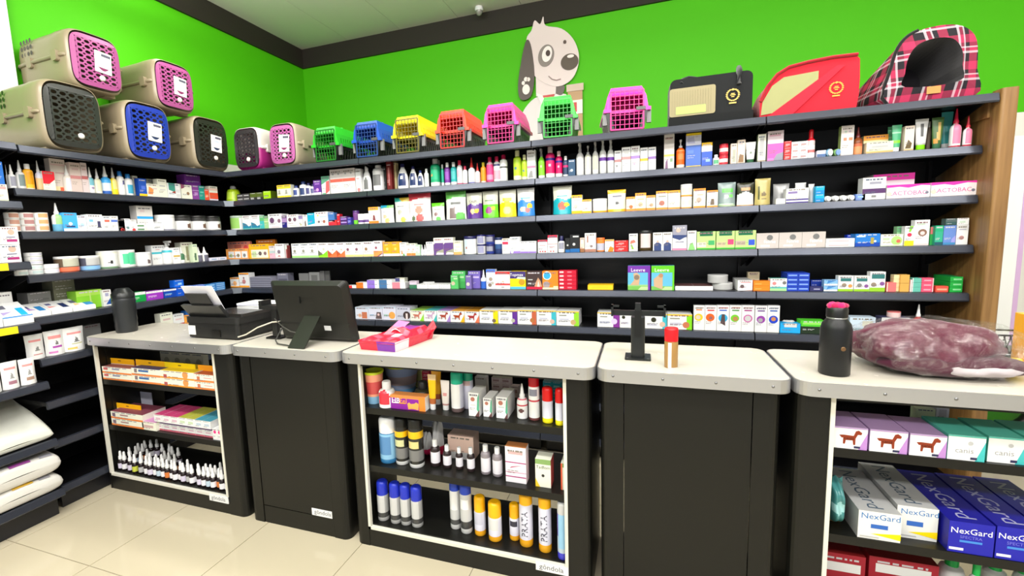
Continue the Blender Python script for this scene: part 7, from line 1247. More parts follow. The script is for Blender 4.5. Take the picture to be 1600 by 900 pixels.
N2|.038|-1.409|1.712|.046|.084|.035|box|edc r.2,.7,.9,.85:d99 b0,.1:cdb|cream carton at frame edge, on leftmost rack's second shelf|
N3|.038|-1.469|1.402|.031|.091|.035|box|eee r.2,.15,.9,.3:a37|white and rose carton cut by frame, on leftmost rack's third shelf|
N3|.038|-1.411|1.402|.081|.089|.049|box|eee c.6,.75,.2:ca9 r.3,.15,.9,.3:a37 r.3,.45,.8,.5:557|white carton with arch logo, lower one, on leftmost rack's third shelf|
N3|.038|-1.405|1.493|.071|.089|.043|box|eee c.6,.7,.2:ca9 r.3,.15,.9,.3:a37 r.3,.4,.8,.45:557|white carton with arch logo, upper one, on leftmost rack's third shelf|
N4|.038|-1.514|1.081|.059|.118|.036|tray|f4f4f4 r.6,.2,1,.7:4ae|white sloping box with sky blue edge, on leftmost rack's fourth shelf|
N4|.038|-1.419|1.081|.123|.108|.074|tray|f4f4f4 r.1,.6,.4,.85:667 r.65,.1,.9,.6:2ad p.1,.2,.5,.4,.1,.4:a9c b0,.08:48c|white sloping box with violet arrow, on leftmost rack's fourth shelf|
N4|-.102|-1.401|1.081|.067|.163|.100|box|bbb b.6,1:eee r.1,.3,.9,.5:999|white and grey carton behind, on leftmost rack's fourth shelf|
N5|.038|-1.548|.757|.055|.146|.035|pouch|eee r.3,.15,.8,.25:a88|white pet food pouch cut by frame, on leftmost rack's fifth shelf|
N5|.038|-1.481|.757|.070|.140|.043|pouch|eee r.15,.7,.85,.8:e99 p.4,.38,.65,.38,.55,.6:999 r.3,.18,.8,.28:a78|white pet food pouch, second from right, on leftmost rack's fifth shelf|
N5|.038|-1.408|.757|.068|.137|.042|pouch|eee r.15,.7,.85,.8:e99 p.4,.38,.65,.38,.55,.6:999 r.3,.18,.8,.28:a87|white pet food pouch, rightmost, on leftmost rack's fifth shelf|
C1A|.179|-1.078|.682|.250|.038|.140|fbox|eed b0,.25:e84 r.05,.5,.2,.9:c66 r.35,.6,.6,.8:88a T:a66|white and orange flat carton, far left, bottom of stack, on left counter's top shelf|white and orange flat carton, far left on left counter's top shelf
C1A|.179|-1.078|.721|.250|.038|.140|fbox|eed b0,.25:e84 r.05,.5,.2,.9:c66 r.35,.6,.6,.8:88a T:a66|white and orange flat carton, far left, top of stack, on left counter's top shelf|white and orange flat carton, far left on left counter's top shelf
C1A|.423|-1.078|.682|.232|.042|.140|fbox|eed b0,.25:e84 r.1,.4,.2,.9:877 r.25,.55,.6,.8:36a T:447|white and orange flat carton with blue title, bottom of stack, on left counter's top shelf|white and orange flat carton with blue title on left counter's top shelf
C1A|.423|-1.078|.725|.232|.042|.140|fbox|eed b0,.25:e84 r.1,.4,.2,.9:877 r.25,.55,.6,.8:36a T:447|white and orange flat carton with blue title, top of stack, on left counter's top shelf|white and orange flat carton with blue title on left counter's top shelf
C1A|.667|-1.078|.682|.255|.043|.140|fbox|eed b0,.2:e93 r.1,.05,.2,.5:b55 c.75,.6,.1:e95 T:fd3|white and orange flat carton with yellow lid, bottom of stack, on left counter's top shelf|white and orange flat carton with yellow lid on left counter's top shelf
C1A|.667|-1.078|.726|.255|.043|.140|fbox|eed b0,.2:e93 r.1,.05,.2,.5:b55 c.75,.6,.1:e95 T:fd3|white and orange flat carton with yellow lid, top of stack, on left counter's top shelf|white and orange flat carton with yellow lid on left counter's top shelf
C1A|.867|-1.078|.682|.142|.041|.140|fbox|eed b0,.25:e84 r.15,.2,.3,.7:c75 T:c64 r.5,.5,.9,.6:d99|white and orange flat carton at right, bottom of stack, on left counter's top shelf|white and orange flat carton at right on left counter's top shelf
C1A|.867|-1.078|.724|.142|.041|.140|fbox|eed b0,.25:e84 r.15,.2,.3,.7:c75 T:c64 r.5,.5,.9,.6:d99|white and orange flat carton at right, top of stack, on left counter's top shelf|white and orange flat carton at right on left counter's top shelf
C1A|.122|-1.020|.744|.247|.050|.140|card|fb1 b0,.35:eed r.45,.68,.55,.78:642|amber header card, leftmost, on left counter's top shelf|
C1A|.382|-1.020|.744|.236|.054|.140|card|fb1 b0,.35:eed r.45,.68,.55,.78:642|amber header card, second, on left counter's top shelf|
C1A|.620|-1.020|.744|.237|.053|.140|card|fd1 b0,.2:eed r.45,.68,.55,.78:642|bright yellow header card, on left counter's top shelf|
C1A|.815|-1.020|.744|.109|.052|.066|card|fa2 b0,.35:eed|orange header card at counter end, on left counter's top shelf|
C1A|.173|-.775|.682|.092|.095|.040|fbox|eed c.6,.4,.25:bba|small pale carton at back of counter, leftmost, on left counter's top shelf|small pale carton at back of counter on left counter's top shelf
C1A|.266|-.775|.682|.092|.095|.040|fbox|eed c.6,.4,.25:bba|small pale carton at back of counter, second from left, on left counter's top shelf|small pale carton at back of counter on left counter's top shelf
C1A|.359|-.775|.682|.092|.095|.040|fbox|eed c.6,.4,.25:bba|small pale carton at back of counter, third from left, on left counter's top shelf|small pale carton at back of counter on left counter's top shelf
C1A|.452|-.775|.682|.092|.095|.040|fbox|eed c.6,.4,.25:bba|small pale carton at back of counter, rightmost, on left counter's top shelf|small pale carton at back of counter on left counter's top shelf
C1B|.214|-1.078|.400|.273|.042|.140|fbox|eed b0,.25:e84 r.05,.3,.15,.8:767 r.3,.5,.55,.7:a88 T:845|white and maroon flat carton, bottom of stack, on left counter's middle shelf|white and maroon flat carton on left counter's middle shelf
C1B|.214|-1.078|.443|.273|.042|.140|fbox|eed b0,.25:e84 r.05,.3,.15,.8:767 r.3,.5,.55,.7:a88 T:845|white and maroon flat carton, top of stack, on left counter's middle shelf|white and maroon flat carton on left counter's middle shelf
C1B|.141|-1.020|.462|.228|.050|.138|card|fb1 b0,.35:eed r.45,.68,.55,.78:642|amber header card on lower shelf, on left counter's middle shelf|
C1B|.072|-.875|.400|.147|.133|.089|card|ccd|grey plastic sheet standing upright, on left counter's middle shelf|
C1B|.397|-1.078|.400|.113|.050|.160|fbox|eed T:d9c r.1,.3,.8,.6:caa|low white carton with lilac lid, on left counter's middle shelf|
C1B|.479|-1.078|.460|.063|.042|.160|fbox|eee r.2,.3,.8,.6:dbc T:c47|slim white carton with rose lid in upper row, leftmost, on left counter's middle shelf|slim white carton with rose lid in upper row on left counter's middle shelf
C1B|.544|-1.078|.460|.063|.042|.160|fbox|eee r.2,.3,.8,.6:dbc T:c47|slim white carton with rose lid in upper row, middle, on left counter's middle shelf|slim white carton with rose lid in upper row on left counter's middle shelf
C1B|.608|-1.078|.460|.063|.042|.160|fbox|eee r.2,.3,.8,.6:dbc T:c47|slim white carton with rose lid in upper row, rightmost, on left counter's middle shelf|slim white carton with rose lid in upper row on left counter's middle shelf
C1B|.670|-1.078|.460|.061|.044|.160|fbox|eee r.2,.3,.8,.6:cdb T:b8b848|slim white carton with olive lid in upper row, leftmost, on left counter's middle shelf|slim white carton with olive lid in upper row on left counter's middle shelf
C1B|.732|-1.078|.460|.061|.044|.160|fbox|eee r.2,.3,.8,.6:cdb T:b8b848|slim white carton with olive lid in upper row, rightmost, on left counter's middle shelf|slim white carton with olive lid in upper row on left counter's middle shelf
C1B|.792|-1.078|.460|.058|.043|.160|fbox|eee r.2,.3,.8,.6:bcd T:4a9ab0|slim white carton with blue lid in upper row, leftmost, on left counter's middle shelf|slim white carton with blue lid in upper row on left counter's middle shelf
C1B|.851|-1.078|.460|.058|.043|.160|fbox|eee r.2,.3,.8,.6:bcd T:4a9ab0|slim white carton with blue lid in upper row, rightmost, on left counter's middle shelf|slim white carton with blue lid in upper row on left counter's middle shelf
C1B|.449|-1.058|.400|.063|.041|.160|fbox|eee b0,.25:c67 r.2,.5,.8,.7:dbc T:a8c|slim white carton in lower row, leftmost, on left counter's middle shelf|slim white carton in lower row on left counter's middle shelf
C1B|.513|-1.058|.400|.063|.041|.160|fbox|eee b0,.25:c67 r.2,.5,.8,.7:dbc T:a8c|slim white carton in lower row, second from left, on left counter's middle shelf|slim white carton in lower row on left counter's middle shelf
C1B|.576|-1.058|.400|.063|.041|.160|fbox|eee b0,.25:c67 r.2,.5,.8,.7:dbc T:a8c|slim white carton in lower row, third from left, on left counter's middle shelf|slim white carton in lower row on left counter's middle shelf
C1B|.640|-1.058|.400|.063|.041|.160|fbox|eee b0,.25:c67 r.2,.5,.8,.7:dbc T:a8c|slim white carton in lower row, fourth from left, on left counter's middle shelf|slim white carton in lower row on left counter's middle shelf
C1B|.704|-1.058|.400|.063|.041|.160|fbox|eee b0,.25:c67 r.2,.5,.8,.7:dbc T:a8c|slim white carton in lower row, fifth from left, on left counter's middle shelf|slim white carton in lower row on left counter's middle shelf
C1B|.768|-1.058|.400|.063|.041|.160|fbox|eee b0,.25:c67 r.2,.5,.8,.7:dbc T:a8c|slim white carton in lower row, sixth from left, on left counter's middle shelf|slim white carton in lower row on left counter's middle shelf
C1B|.832|-1.058|.400|.063|.041|.160|fbox|eee b0,.25:c67 r.2,.5,.8,.7:dbc T:a8c|slim white carton in lower row, rightmost, on left counter's middle shelf|slim white carton in lower row on left counter's middle shelf
C1B|.898|-1.072|.400|.032|.064|.100|fbox|eee c.5,.7,.3:e38|white carton with pink disc, leftmost, on left counter's middle shelf|white carton with pink disc on left counter's middle shelf
C1B|.931|-1.072|.400|.032|.064|.100|fbox|eee c.5,.7,.3:e38|white carton with pink disc, rightmost, on left counter's middle shelf|white carton with pink disc on left counter's middle shelf
C3A|1.878|-1.055|.682|.095|.155|.096|cupb|fa8 K:cd2 b.3,.7:d55 b0,.2:8bd|orange and blue cup with lime rim, on middle counter's top shelf|
C3A|1.927|-.915|.682|.181|.145|.182|cupb|9ac K:cd2 b.3,.6:a99 b0,.15:6ad|large blue-grey cup with lime rim, on middle counter's top shelf|
C3A|1.994|-.775|.682|.038|.106|.035|fbox|dd9 r.1,.1,.9,.9:bb7|pale green carton pile at back, on middle counter's top shelf|
C3A|2.057|-.815|.682|.040|.034|.035|fbox|c24 r.2,.3,.8,.6:e89|small flat crimson carton at back, bottom of stack, on middle counter's top shelf|small flat crimson carton at back on middle counter's top shelf
C3A|2.057|-.815|.716|.040|.034|.035|fbox|c24 r.2,.3,.8,.6:e89|small flat crimson carton at back, middle of stack, on middle counter's top shelf|small flat crimson carton at back on middle counter's top shelf
C3A|2.057|-.815|.751|.040|.034|.035|fbox|c24 r.2,.3,.8,.6:e89|small flat crimson carton at back, top of stack, on middle counter's top shelf|small flat crimson carton at back on middle counter's top shelf
C3A|1.966|-1.078|.682|.075|.120|.076|bot|eee K:eee C.5,.45,.4:d34 L.15,.6:d34 k=.3|white round bottle with red label, on middle counter's top shelf|
C3A|2.083|-1.063|.682|.177|.065|.050|fbox|829 p.0,.8,1,.8,1,1,0,1:e84 r.82,0,1,1:e83 t.17,.62,.36:fff:HB t.38,.62,.36:f93:Fel p.52,.05,.6,.1,.68,.1,.8,.05,.82,.5,.75,.6,.7,.5,.6,.45,.55,.55,.5,.45:fa5 r.05,.42,.25,.5:eee r.26,.42,.45,.5:f93 S:eee T:e95|purple and orange HB Fel carton, on middle counter's top shelf|
C3A|2.110|-.995|.682|.081|.102|.082|bot|332 K:222 k=.35|squat black bottle behind purple carton, on middle counter's top shelf|
C3A|2.192|-1.036|.682|.041|.162|.035|tube|fc1 K:eee b.12,.3:b63 b.85,1:fda|yellow ointment tube, on middle counter's top shelf|
C3A|2.184|-.973|.682|.050|.157|.035|tube|ea1 K:ddd b.12,.35:a53|darker yellow tube behind, on middle counter's top shelf|
C3A|2.251|-1.026|.682|.044|.136|.035|tube|ede5e0 K:eee b.18,.22:b88 r.2,.5,.8,.6:d99|pale pink ointment tube, on middle counter's top shelf|
C3A|2.307|-1.040|.682|.057|.182|.058|aero|ccd K:1a8 b.0,.1:655 L.1,.9:eee k=.3|white and grey spray can with teal cap, on middle counter's top shelf|
C3A|2.339|-.989|.682|.051|.180|.052|aero|dde K:197 L.6,.9:dbb k=.28|pale spray can with dark teal cap, on middle counter's top shelf|
C3A|2.400|-1.055|.682|.048|.104|.100|fbox|eee c.4,.72,.2:b76 p.75,.3,1,.1,1,1,.85,.8:5a8 p.6,0,1,0,1,.3:644 r.2,.45,.7,.5:ccc|white and green medicine carton, tall left one, on middle counter's top shelf|
C3A|2.459|-1.047|.682|.039|.082|.100|fbox|eee c.4,.72,.2:b76 p.75,.3,1,.1,1,1,.85,.8:5a8 p.6,0,1,0,1,.3:644|white and green medicine carton, small middle one, on middle counter's top shelf|
C3A|2.523|-1.048|.682|.050|.093|.120|fbox|eee c.4,.72,.2:b76 p.8,.3,1,.1,1,1,.88,.8:5a8 p.7,0,1,0,1,.3:644 r.2,.5,.7,.55:bcc|white and green medicine carton, right one, on middle counter's top shelf|
C3A|2.421|-.795|.682|.047|.030|.035|fbox|dcc r.15,.4,.8,.7:a88 T:bba|tiny white carton in stacked block, leftmost, bottom of stack, on middle counter's top shelf|tiny white carton in stacked block on middle counter's top shelf
C3A|2.421|-.795|.713|.047|.030|.035|fbox|dcc r.15,.4,.8,.7:a88 T:bba|tiny white carton in stacked block, leftmost, middle of stack, on middle counter's top shelf|tiny white carton in stacked block on middle counter's top shelf
C3A|2.421|-.795|.743|.047|.030|.035|fbox|dcc r.15,.4,.8,.7:a88 T:bba|tiny white carton in stacked block, leftmost, top of stack, on middle counter's top shelf|tiny white carton in stacked block on middle counter's top shelf
C3A|2.469|-.795|.682|.047|.030|.035|fbox|dcc r.15,.4,.8,.7:a88 T:bba|tiny white carton in stacked block, rightmost, bottom of stack, on middle counter's top shelf|tiny white carton in stacked block on middle counter's top shelf
C3A|2.469|-.795|.713|.047|.030|.035|fbox|dcc r.15,.4,.8,.7:a88 T:bba|tiny white carton in stacked block, rightmost, middle of stack, on middle counter's top shelf|tiny white carton in stacked block on middle counter's top shelf
C3A|2.469|-.795|.743|.047|.030|.035|fbox|dcc r.15,.4,.8,.7:a88 T:bba|tiny white carton in stacked block, rightmost, top of stack, on middle counter's top shelf|tiny white carton in stacked block on middle counter's top shelf
C3A|2.512|-.795|.682|.039|.055|.035|fbox|dcc r.15,.4,.8,.7:a88|low tiny white carton beside block, on middle counter's top shelf|
C3A|2.334|-.775|.682|.059|.081|.036|fbox|ddd|white carton lying behind medicine, on middle counter's top shelf|
C3A|2.604|-1.038|.682|.046|.148|.047|drop|eee K:eee b.38,.42:c45 C.5,.25,.2:644 b.55,.58:d78|white bottle with red stripe and nozzle, on middle counter's top shelf|
C3A|2.656|-1.041|.682|.046|.192|.047|aero|eee K:c12 b0,.06:744 b.42,.46:c45 b.75,.78:c77 L.55,.7:889 k=.25|tall white spray can with red cap, on middle counter's top shelf|
C3A|2.715|-1.054|.682|.044|.149|.046|aero|e4e4f0 K:d11 b0,.14:fe2 L.2,.9:dde k=.38|white spray can with red cap and yellow foot, leftmost, on middle counter's top shelf|white spray can with red cap and yellow foot on middle counter's top shelf
C3A|2.767|-1.064|.682|.036|.151|.038|aero|e4e4f0 K:d11 b0,.14:fe2 L.2,.9:dde k=.38|white spray can with red cap and yellow foot, rightmost, on middle counter's top shelf|white spray can with red cap and yellow foot on middle counter's top shelf
C3A|2.673|-.815|.682|.042|.032|.035|fbox|2ab r.15,.3,.8,.5:9dd|small turquoise carton, leftmost, bottom of stack, on middle counter's top shelf|small turquoise carton on middle counter's top shelf
C3A|2.673|-.815|.715|.042|.032|.035|fbox|2ab r.15,.3,.8,.5:9dd|small turquoise carton, leftmost, middle of stack, on middle counter's top shelf|small turquoise carton on middle counter's top shelf
C3A|2.673|-.815|.747|.042|.032|.035|fbox|2ab r.15,.3,.8,.5:9dd|small turquoise carton, leftmost, top of stack, on middle counter's top shelf|small turquoise carton on middle counter's top shelf
C3A|2.716|-.815|.682|.042|.032|.035|fbox|2ab r.15,.3,.8,.5:9dd|small turquoise carton, rightmost, bottom of stack, on middle counter's top shelf|small turquoise carton on middle counter's top shelf
C3A|2.716|-.815|.715|.042|.032|.035|fbox|2ab r.15,.3,.8,.5:9dd|small turquoise carton, rightmost, middle of stack, on middle counter's top shelf|small turquoise carton on middle counter's top shelf
C3A|2.716|-.815|.747|.042|.032|.035|fbox|2ab r.15,.3,.8,.5:9dd|small turquoise carton, rightmost, top of stack, on middle counter's top shelf|small turquoise carton on middle counter's top shelf
C3B|1.942|-1.056|.400|.084|.220|.085|aero|37a K:eee b.1,.65:8bd L.2,.6:58b k=.33|blue and white striped spray can, on middle counter's middle shelf|
C3B|2.016|-1.048|.400|.065|.227|.066|aero|2a2a28 K:181816 b.6,.72:eb1 b.14,.36:777 L.4,.54:cc9 b0,.08:ddd k=.2|black and yellow spray can, leftmost, on middle counter's middle shelf|black and yellow spray can on middle counter's middle shelf
C3B|2.094|-1.057|.400|.070|.235|.072|aero|2a2a28 K:181816 b.6,.74:eb1 b.14,.36:777 L.4,.54:dc8 b0,.08:ddd k=.2|black and yellow spray can, rightmost, on middle counter's middle shelf|black and yellow spray can on middle counter's middle shelf
C3B|2.099|-.955|.400|.050|.119|.080|bag|ccc b0,.35:c25|clear bag of red bottles behind, left, on middle counter's middle shelf|
C3B|2.147|-.935|.400|.060|.172|.080|bag|ccc b0,.3:b24|clear bag of red bottles behind, right, on middle counter's middle shelf|
C3B|2.272|-.915|.400|.130|.114|.079|fbox|ecb b0,.3:ccc|pale peach carton in plastic at back, on middle counter's middle shelf|
C3B|2.178|-1.020|.400|.045|.126|.046|bot|2a1e20 K:eee b.14,.56:e6e2ea k=.26|small dark bottle with white cap, leftmost, on middle counter's middle shelf|small dark bottle with white cap on middle counter's middle shelf
C3B|2.238|-1.018|.400|.039|.106|.040|bot|2a1e20 K:eee b.14,.56:e6e2ea k=.26|small dark bottle with white cap, second from left, on middle counter's middle shelf|small dark bottle with white cap on middle counter's middle shelf
C3B|2.297|-1.013|.400|.034|.101|.035|bot|2a1e20 K:eee b.14,.56:e6e2ea k=.26|small dark bottle with white cap, third from left, on middle counter's middle shelf|small dark bottle with white cap on middle counter's middle shelf
C3B|2.355|-1.019|.400|.036|.109|.037|bot|2a1e20 K:eee b.14,.56:e6e2ea k=.26|small dark bottle with white cap, rightmost, on middle counter's middle shelf|small dark bottle with white cap on middle counter's middle shelf
C3B|2.426|-1.023|.400|.044|.132|.045|bot|8a8288 K:eee b.1,.58:e6e2ea k=.22|bottle wrapped in clear plastic, leftmost, on middle counter's middle shelf|bottle wrapped in clear plastic on middle counter's middle shelf
C3B|2.482|-1.027|.400|.044|.129|.046|bot|8a8288 K:eee b.1,.58:e6e2ea k=.22|bottle wrapped in clear plastic, rightmost, on middle counter's middle shelf|bottle wrapped in clear plastic on middle counter's middle shelf
C3B|2.576|-1.046|.400|.090|.159|.050|fbox|eeeaf0 b.55,.58:a37 b.15,.18:a37 b.28,.3:c8a p.2,.4,.8,.5,.3,.45:b57 T:b74 r.15,.8,.85,.88:caa|white medicine can with plum stripes, on middle counter's middle shelf|
C3B|2.694|-1.049|.400|.065|.122|.070|fbox|eed b.82,1:8a6 p0,0,.3,0,0,.3:ec3 t.5,.72,.16:354:Tadfom c.5,.42,.1:333 S:c55|small cream carton with green top and black dots, on middle counter's middle shelf|
C3B|2.776|-1.047|.400|.017|.115|.070|fbox|eed b.85,1:8a6 r0,0,.4,1:e64|green and red carton cut by frame, on middle counter's middle shelf|
C3C|1.904|-1.062|.107|.057|.196|.059|aero|aaa K:23b L.2,.9:ccc b.1,.22:444 k=.34|silver spray can with blue cap, leftmost, on middle counter's bottom shelf|silver spray can with blue cap on middle counter's bottom shelf
C3C|1.974|-1.064|.107|.053|.198|.055|aero|aaa K:23b L.2,.9:ccc b.1,.22:444 k=.34|silver spray can with blue cap, second from left, on middle counter's bottom shelf|silver spray can with blue cap on middle counter's bottom shelf
C3C|2.028|-1.061|.107|.052|.197|.053|aero|aaa K:23b L.2,.9:ccc b.1,.22:444 k=.34|silver spray can with blue cap, third from left, on middle counter's bottom shelf|silver spray can with blue cap on middle counter's bottom shelf
C3C|2.086|-1.061|.107|.054|.196|.055|aero|aaa K:23b L.2,.9:ccc b.1,.22:444 k=.34|silver spray can with blue cap, rightmost, on middle counter's bottom shelf|silver spray can with blue cap on middle counter's bottom shelf
C3C|2.266|-1.020|.107|.051|.239|.052|aero|ccc K:24b L.4,.9:eee b.1,.2:555 k=.22|taller silver can with blue cap, leftmost, on middle counter's bottom shelf|taller silver can with blue cap on middle counter's bottom shelf
C3C|2.325|-1.036|.107|.054|.234|.056|aero|ccc K:24b L.5,.7:eee b.1,.25:444 b.86,.92:e95 k=.2|taller silver can with blue cap, rightmost, on middle counter's bottom shelf|taller silver can with blue cap on middle counter's bottom shelf
C3C|2.391|-1.033|.107|.052|.182|.054|aero|e0e0f0 K:fb1 b0,.14:ea2 L.3,.8:ccd k=.38|white spray can with yellow cap, leftmost, on middle counter's bottom shelf|white spray can with yellow cap on middle counter's bottom shelf
C3C|2.467|-1.052|.107|.060|.178|.061|aero|e0e0f0 K:fb1 b0,.14:ea2 L.3,.8:ddd k=.38|white spray can with yellow cap, middle, on middle counter's bottom shelf|white spray can with yellow cap on middle counter's bottom shelf
C3C|2.550|-1.019|.107|.046|.167|.048|aero|e0e0f0 K:fb1 b0,.14:ea2 L.4,.55:334 k=.38|white spray can with yellow cap, rightmost, on middle counter's bottom shelf|white spray can with yellow cap on middle counter's bottom shelf
C3C|2.608|-1.046|.107|.059|.239|.060|aero|dde K:fb1 b0,.14:ea2 t.5,.45,.1:334:PRATA k=.2|tall silver PRATA can with yellow cap, leftmost, on middle counter's bottom shelf|tall silver PRATA can with yellow cap on middle counter's bottom shelf
C3C|2.694|-1.057|.107|.055|.247|.056|aero|dde K:fb1 b0,.14:ea2 t.5,.45,.1:334:PRATA k=.2|tall silver PRATA can with yellow cap, rightmost, on middle counter's bottom shelf|tall silver PRATA can with yellow cap on middle counter's bottom shelf
C3C|2.773|-1.078|.107|.043|.248|.044|aero|bcd K:ccc b0,.12:44c b.4,.8:76b L.2,.8:9ce k=.2|pale blue and violet can at frame, on middle counter's bottom shelf|
C5A|3.725|-1.078|.715|.094|.074|.150|fbox|eee p.75,0,1,0,1,.8:b8c p.18,.62,.25,.5,.3,.5,.3,.22,.36,.22,.38,.4,.58,.4,.6,.2,.66,.2,.66,.5,.72,.68,.82,.68,.84,.78,.74,.88,.66,.84,.6,.62,.3,.64:8a3418 t.47,.5,.13:2a0f08:canis r.62,.05,.8,.15:335 T:b9c S:b9c b.94,1:b9c|dachshund carton with lilac trim, leftmost, on right counter's top shelf|dachshund carton with lilac trim on right counter's top shelf
C5A|3.827|-1.078|.715|.098|.074|.150|fbox|eee p.75,0,1,0,1,.8:b8c p.18,.62,.25,.5,.3,.5,.3,.22,.36,.22,.38,.4,.58,.4,.6,.2,.66,.2,.66,.5,.72,.68,.82,.68,.84,.78,.74,.88,.66,.84,.6,.62,.3,.64:8a3418 t.47,.5,.13:2a0f08:canis r.62,.05,.8,.15:335 T:b9c S:b9c b.94,1:b9c|dachshund carton with lilac trim, middle, on right counter's top shelf|dachshund carton with lilac trim on right counter's top shelf
C5A|3.927|-1.078|.715|.091|.072|.150|fbox|eee p.75,0,1,0,1,.8:b8c p.18,.62,.25,.5,.3,.5,.3,.22,.36,.22,.38,.4,.58,.4,.6,.2,.66,.2,.66,.5,.72,.68,.82,.68,.84,.78,.74,.88,.66,.84,.6,.62,.3,.64:8a3418 t.47,.5,.13:2a0f08:canis r.62,.05,.8,.15:335 T:b9c S:b9c b.94,1:b9c|dachshund carton with lilac trim, rightmost, on right counter's top shelf|dachshund carton with lilac trim on right counter's top shelf
C5A|4.020|-1.078|.715|.089|.080|.150|fbox|eee p.75,0,1,0,1,.8:4bb t.45,.4,.2:999:canis r.62,.05,.8,.15:335 T:5ba S:5ba b.94,1:5ba c.6,.7,.07:bbb|grey cat carton with turquoise trim, leftmost, on right counter's top shelf|grey cat carton with turquoise trim on right counter's top shelf
C5A|4.214|-1.059|.715|.083|.080|.150|fbox|eee p.75,0,1,0,1,.8:4bb t.45,.4,.2:999:canis T:5ba S:5ba|grey cat carton with turquoise trim, rightmost, on right counter's top shelf|grey cat carton with turquoise trim on right counter's top shelf
C5A|4.118|-1.069|.715|.086|.081|.150|fbox|eee p.75,0,1,0,1,.8:4bb t.45,.4,.2:999:canis r.62,.05,.8,.15:335 T:5ba S:5ba b.94,1:5ba c.6,.7,.07:bbb|grey cat carton with turquoise trim, middle, on right counter's top shelf|grey cat carton with turquoise trim on right counter's top shelf
C5A|4.058|-.775|.715|.057|.053|.035|fbox|dec r.4,0,1,.4:e45|pale green and red carton at back, on right counter's top shelf|
C5A|4.107|-.775|.715|.036|.080|.035|fbox|eef b0,.2:339 r.2,.3,.8,.7:ccd|white and navy carton at back, on right counter's top shelf|
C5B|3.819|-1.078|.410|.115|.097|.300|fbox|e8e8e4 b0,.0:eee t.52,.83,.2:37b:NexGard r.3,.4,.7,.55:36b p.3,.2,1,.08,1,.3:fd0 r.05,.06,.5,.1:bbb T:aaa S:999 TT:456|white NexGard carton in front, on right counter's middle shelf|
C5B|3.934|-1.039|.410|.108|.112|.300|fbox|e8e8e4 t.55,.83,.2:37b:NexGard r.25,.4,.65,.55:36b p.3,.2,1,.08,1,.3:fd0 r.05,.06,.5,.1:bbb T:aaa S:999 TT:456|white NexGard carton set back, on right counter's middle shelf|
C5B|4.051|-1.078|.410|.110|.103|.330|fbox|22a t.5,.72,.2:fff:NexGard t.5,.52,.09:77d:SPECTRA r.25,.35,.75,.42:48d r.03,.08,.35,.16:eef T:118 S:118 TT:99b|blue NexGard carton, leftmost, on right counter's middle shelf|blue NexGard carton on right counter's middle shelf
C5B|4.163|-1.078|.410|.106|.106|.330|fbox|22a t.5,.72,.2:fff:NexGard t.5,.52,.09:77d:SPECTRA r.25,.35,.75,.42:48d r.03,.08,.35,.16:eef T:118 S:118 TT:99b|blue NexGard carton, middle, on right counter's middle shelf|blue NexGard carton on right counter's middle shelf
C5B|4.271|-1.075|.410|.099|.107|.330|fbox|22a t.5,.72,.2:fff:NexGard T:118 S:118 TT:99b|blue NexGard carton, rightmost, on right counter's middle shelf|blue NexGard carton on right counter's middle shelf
C5B|3.713|-1.078|.410|.065|.172|.160|bag|488 b0,.12:ca6 c.5,.5,.3:9cc|teal towel bundle in clear plastic bag, on right counter's middle shelf|
C5C|3.764|-.978|.107|.131|.169|.250|fbox|a23 T:922 r.1,.6,.9,.8:eee b0,.05:ddd|crimson pouch box, left, on right counter's bottom shelf|
C5C|3.947|-.953|.107|.195|.165|.250|fbox|a23 T:922 r.1,.65,.9,.85:eee|crimson pouch box, right, on right counter's bottom shelf|
C5C|4.114|-.915|.107|.069|.170|.070|bot|eee K:1b5 k=.2|white bottle with bright green cap, second from left, on right counter's bottom shelf|white bottle with bright green cap on right counter's bottom shelf
C5C|4.111|-1.025|.107|.035|.241|.036|bot|eee K:1b5 k=.2|white bottle with bright green cap, leftmost, on right counter's bottom shelf|white bottle with bright green cap on right counter's bottom shelf
C5C|4.245|-.886|.107|.065|.163|.066|bot|eee K:1b5 k=.2|white bottle with bright green cap, third from left, on right counter's bottom shelf|white bottle with bright green cap on right counter's bottom shelf
C5C|4.322|-.874|.107|.050|.159|.051|bot|eee K:1b5 k=.2|white bottle with bright green cap, rightmost, on right counter's bottom shelf|white bottle with bright green cap on right counter's bottom shelf'''
CACHE = {}
for ln in ITEMS.strip().split('\n'):
    s, x, y, z, w, h, dep, kind, spec, label, group = ln.split('|')
    x, y, z, w, h, dep = map(float, (x, y, z, w, h, dep)); key = (kind, w, round(h, 3), dep, spec); nm, cat = KN[kind]
    if key not in CACHE: CACHE[key] = [(n_ or nm, mb.data(n_ or nm, m_), p_) for n_, mb, m_, p_ in make(kind, w, h, dep, spec)]
    objs = []
    for n_, me, p_ in CACHE[key]:
        if p_ is None: ob = tag(link(nm, me, None, (x, y, z+.0006), R(90) if s[0] in 'LN' else 0), label, cat, group or None)
        else: ob = link(n_, me, objs[p_])
        objs.append(ob)
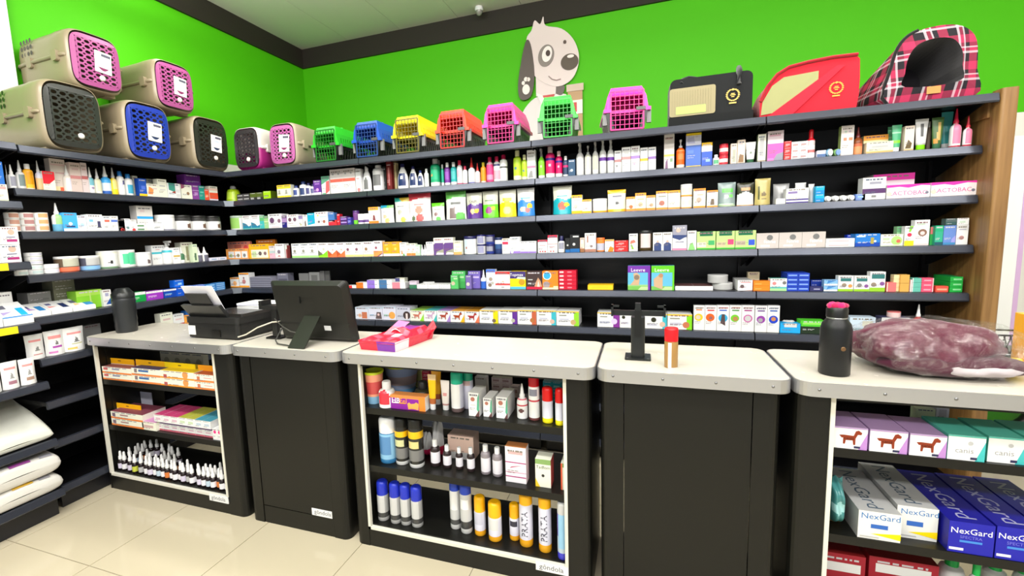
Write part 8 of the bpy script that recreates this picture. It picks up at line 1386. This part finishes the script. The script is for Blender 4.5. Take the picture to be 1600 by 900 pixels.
# dropper bottles crowding the left counter's bottom shelf
bd = MB().lathe([(.0155, 0), (.0168, .002), (.0168, .052), (.0125, .061), (.0088, .064)], 16, paint=lambda u, z: lin('1f1418')).data('dropper_bottle', GLOSSY)
cp = MB().lathe([(.011, .064), (.011, .083), (.0075, .086), (.007, .105), (.005, .114), (.001, .116)], 12, col='ecebea').data('dropper_cap', PLASTIC)
LBL = {'white': 'ecebf0', 'lilac': 'd6cfe4', 'yellow-green': 'c6cc4a', 'pale blue': 'bccfe0', 'orange': 'd87a3a', 'grey': 'b8b8ba'}
lbm = {k: MB().lathe([(.0171, .01), (.0171, .042)], 16, col=c, cap=False).data('paper_label', CARTON) for k, c in LBL.items()}
pts = [tuple(map(float, q.split(','))) for q in '0.109,-1.055 0.160,-1.055 0.207,-1.060 0.254,-1.055 0.304,-1.057 0.338,-1.060 0.372,-1.052 0.406,-1.056 0.440,-1.054 0.475,-1.056 0.509,-1.052 0.543,-1.060 0.608,-1.060 0.597,-1.022 0.642,-1.054 0.675,-1.060 0.750,-1.030 0.767,-1.060 0.802,-1.060 0.836,-1.060 0.869,-1.049 0.901,-1.060 0.935,-1.055 0.075,-1.055 0.213,-1.026 0.217,-0.989 0.291,-1.025 0.344,-1.025 0.378,-1.016 0.351,-0.978 0.394,-0.983 0.453,-0.992 0.575,-1.049 0.704,-1.041 0.733,-1.060 0.785,-1.029 0.820,-1.030 0.819,-0.995 0.907,-1.026 0.075,-1.002 0.102,-0.981 0.075,-0.947 0.109,-0.944 0.075,-0.906 0.105,-0.889 0.137,-0.872 0.234,-0.908 0.284,-0.898 0.337,-0.920 0.393,-0.923'.split()]
kinds = [list(LBL)[(0, 0, 1, 2, 0, 3, 0, 1, 4, 0, 5)[(i*7) % 11]] for i in range(len(pts))]
ordw = ['first', 'second', 'third', 'fourth', 'fifth', 'sixth', 'seventh', 'eighth', 'ninth', 'tenth', 'eleventh', 'twelfth', 'thirteenth', 'fourteenth', 'fifteenth', 'sixteenth', 'seventeenth', 'eighteenth', 'nineteenth', 'twentieth', '21st', '22nd', '23rd', '24th', '25th']
for k in LBL:
    ids = sorted([i for i in range(len(pts)) if kinds[i] == k], key=lambda i: pts[i][0])
    for n_, i in enumerate(ids):
        o = tag(link('dropper_bottle', bd, None, (*pts[i], .1076), 0), 'dark dropper bottle, %s label, %s of its colour from left, left counter bottom shelf' % (k, ordw[n_]), 'bottle', 'dropper bottles in the left counter')
        link('dropper_cap', cp, o); link('paper_label', lbm[k], o)
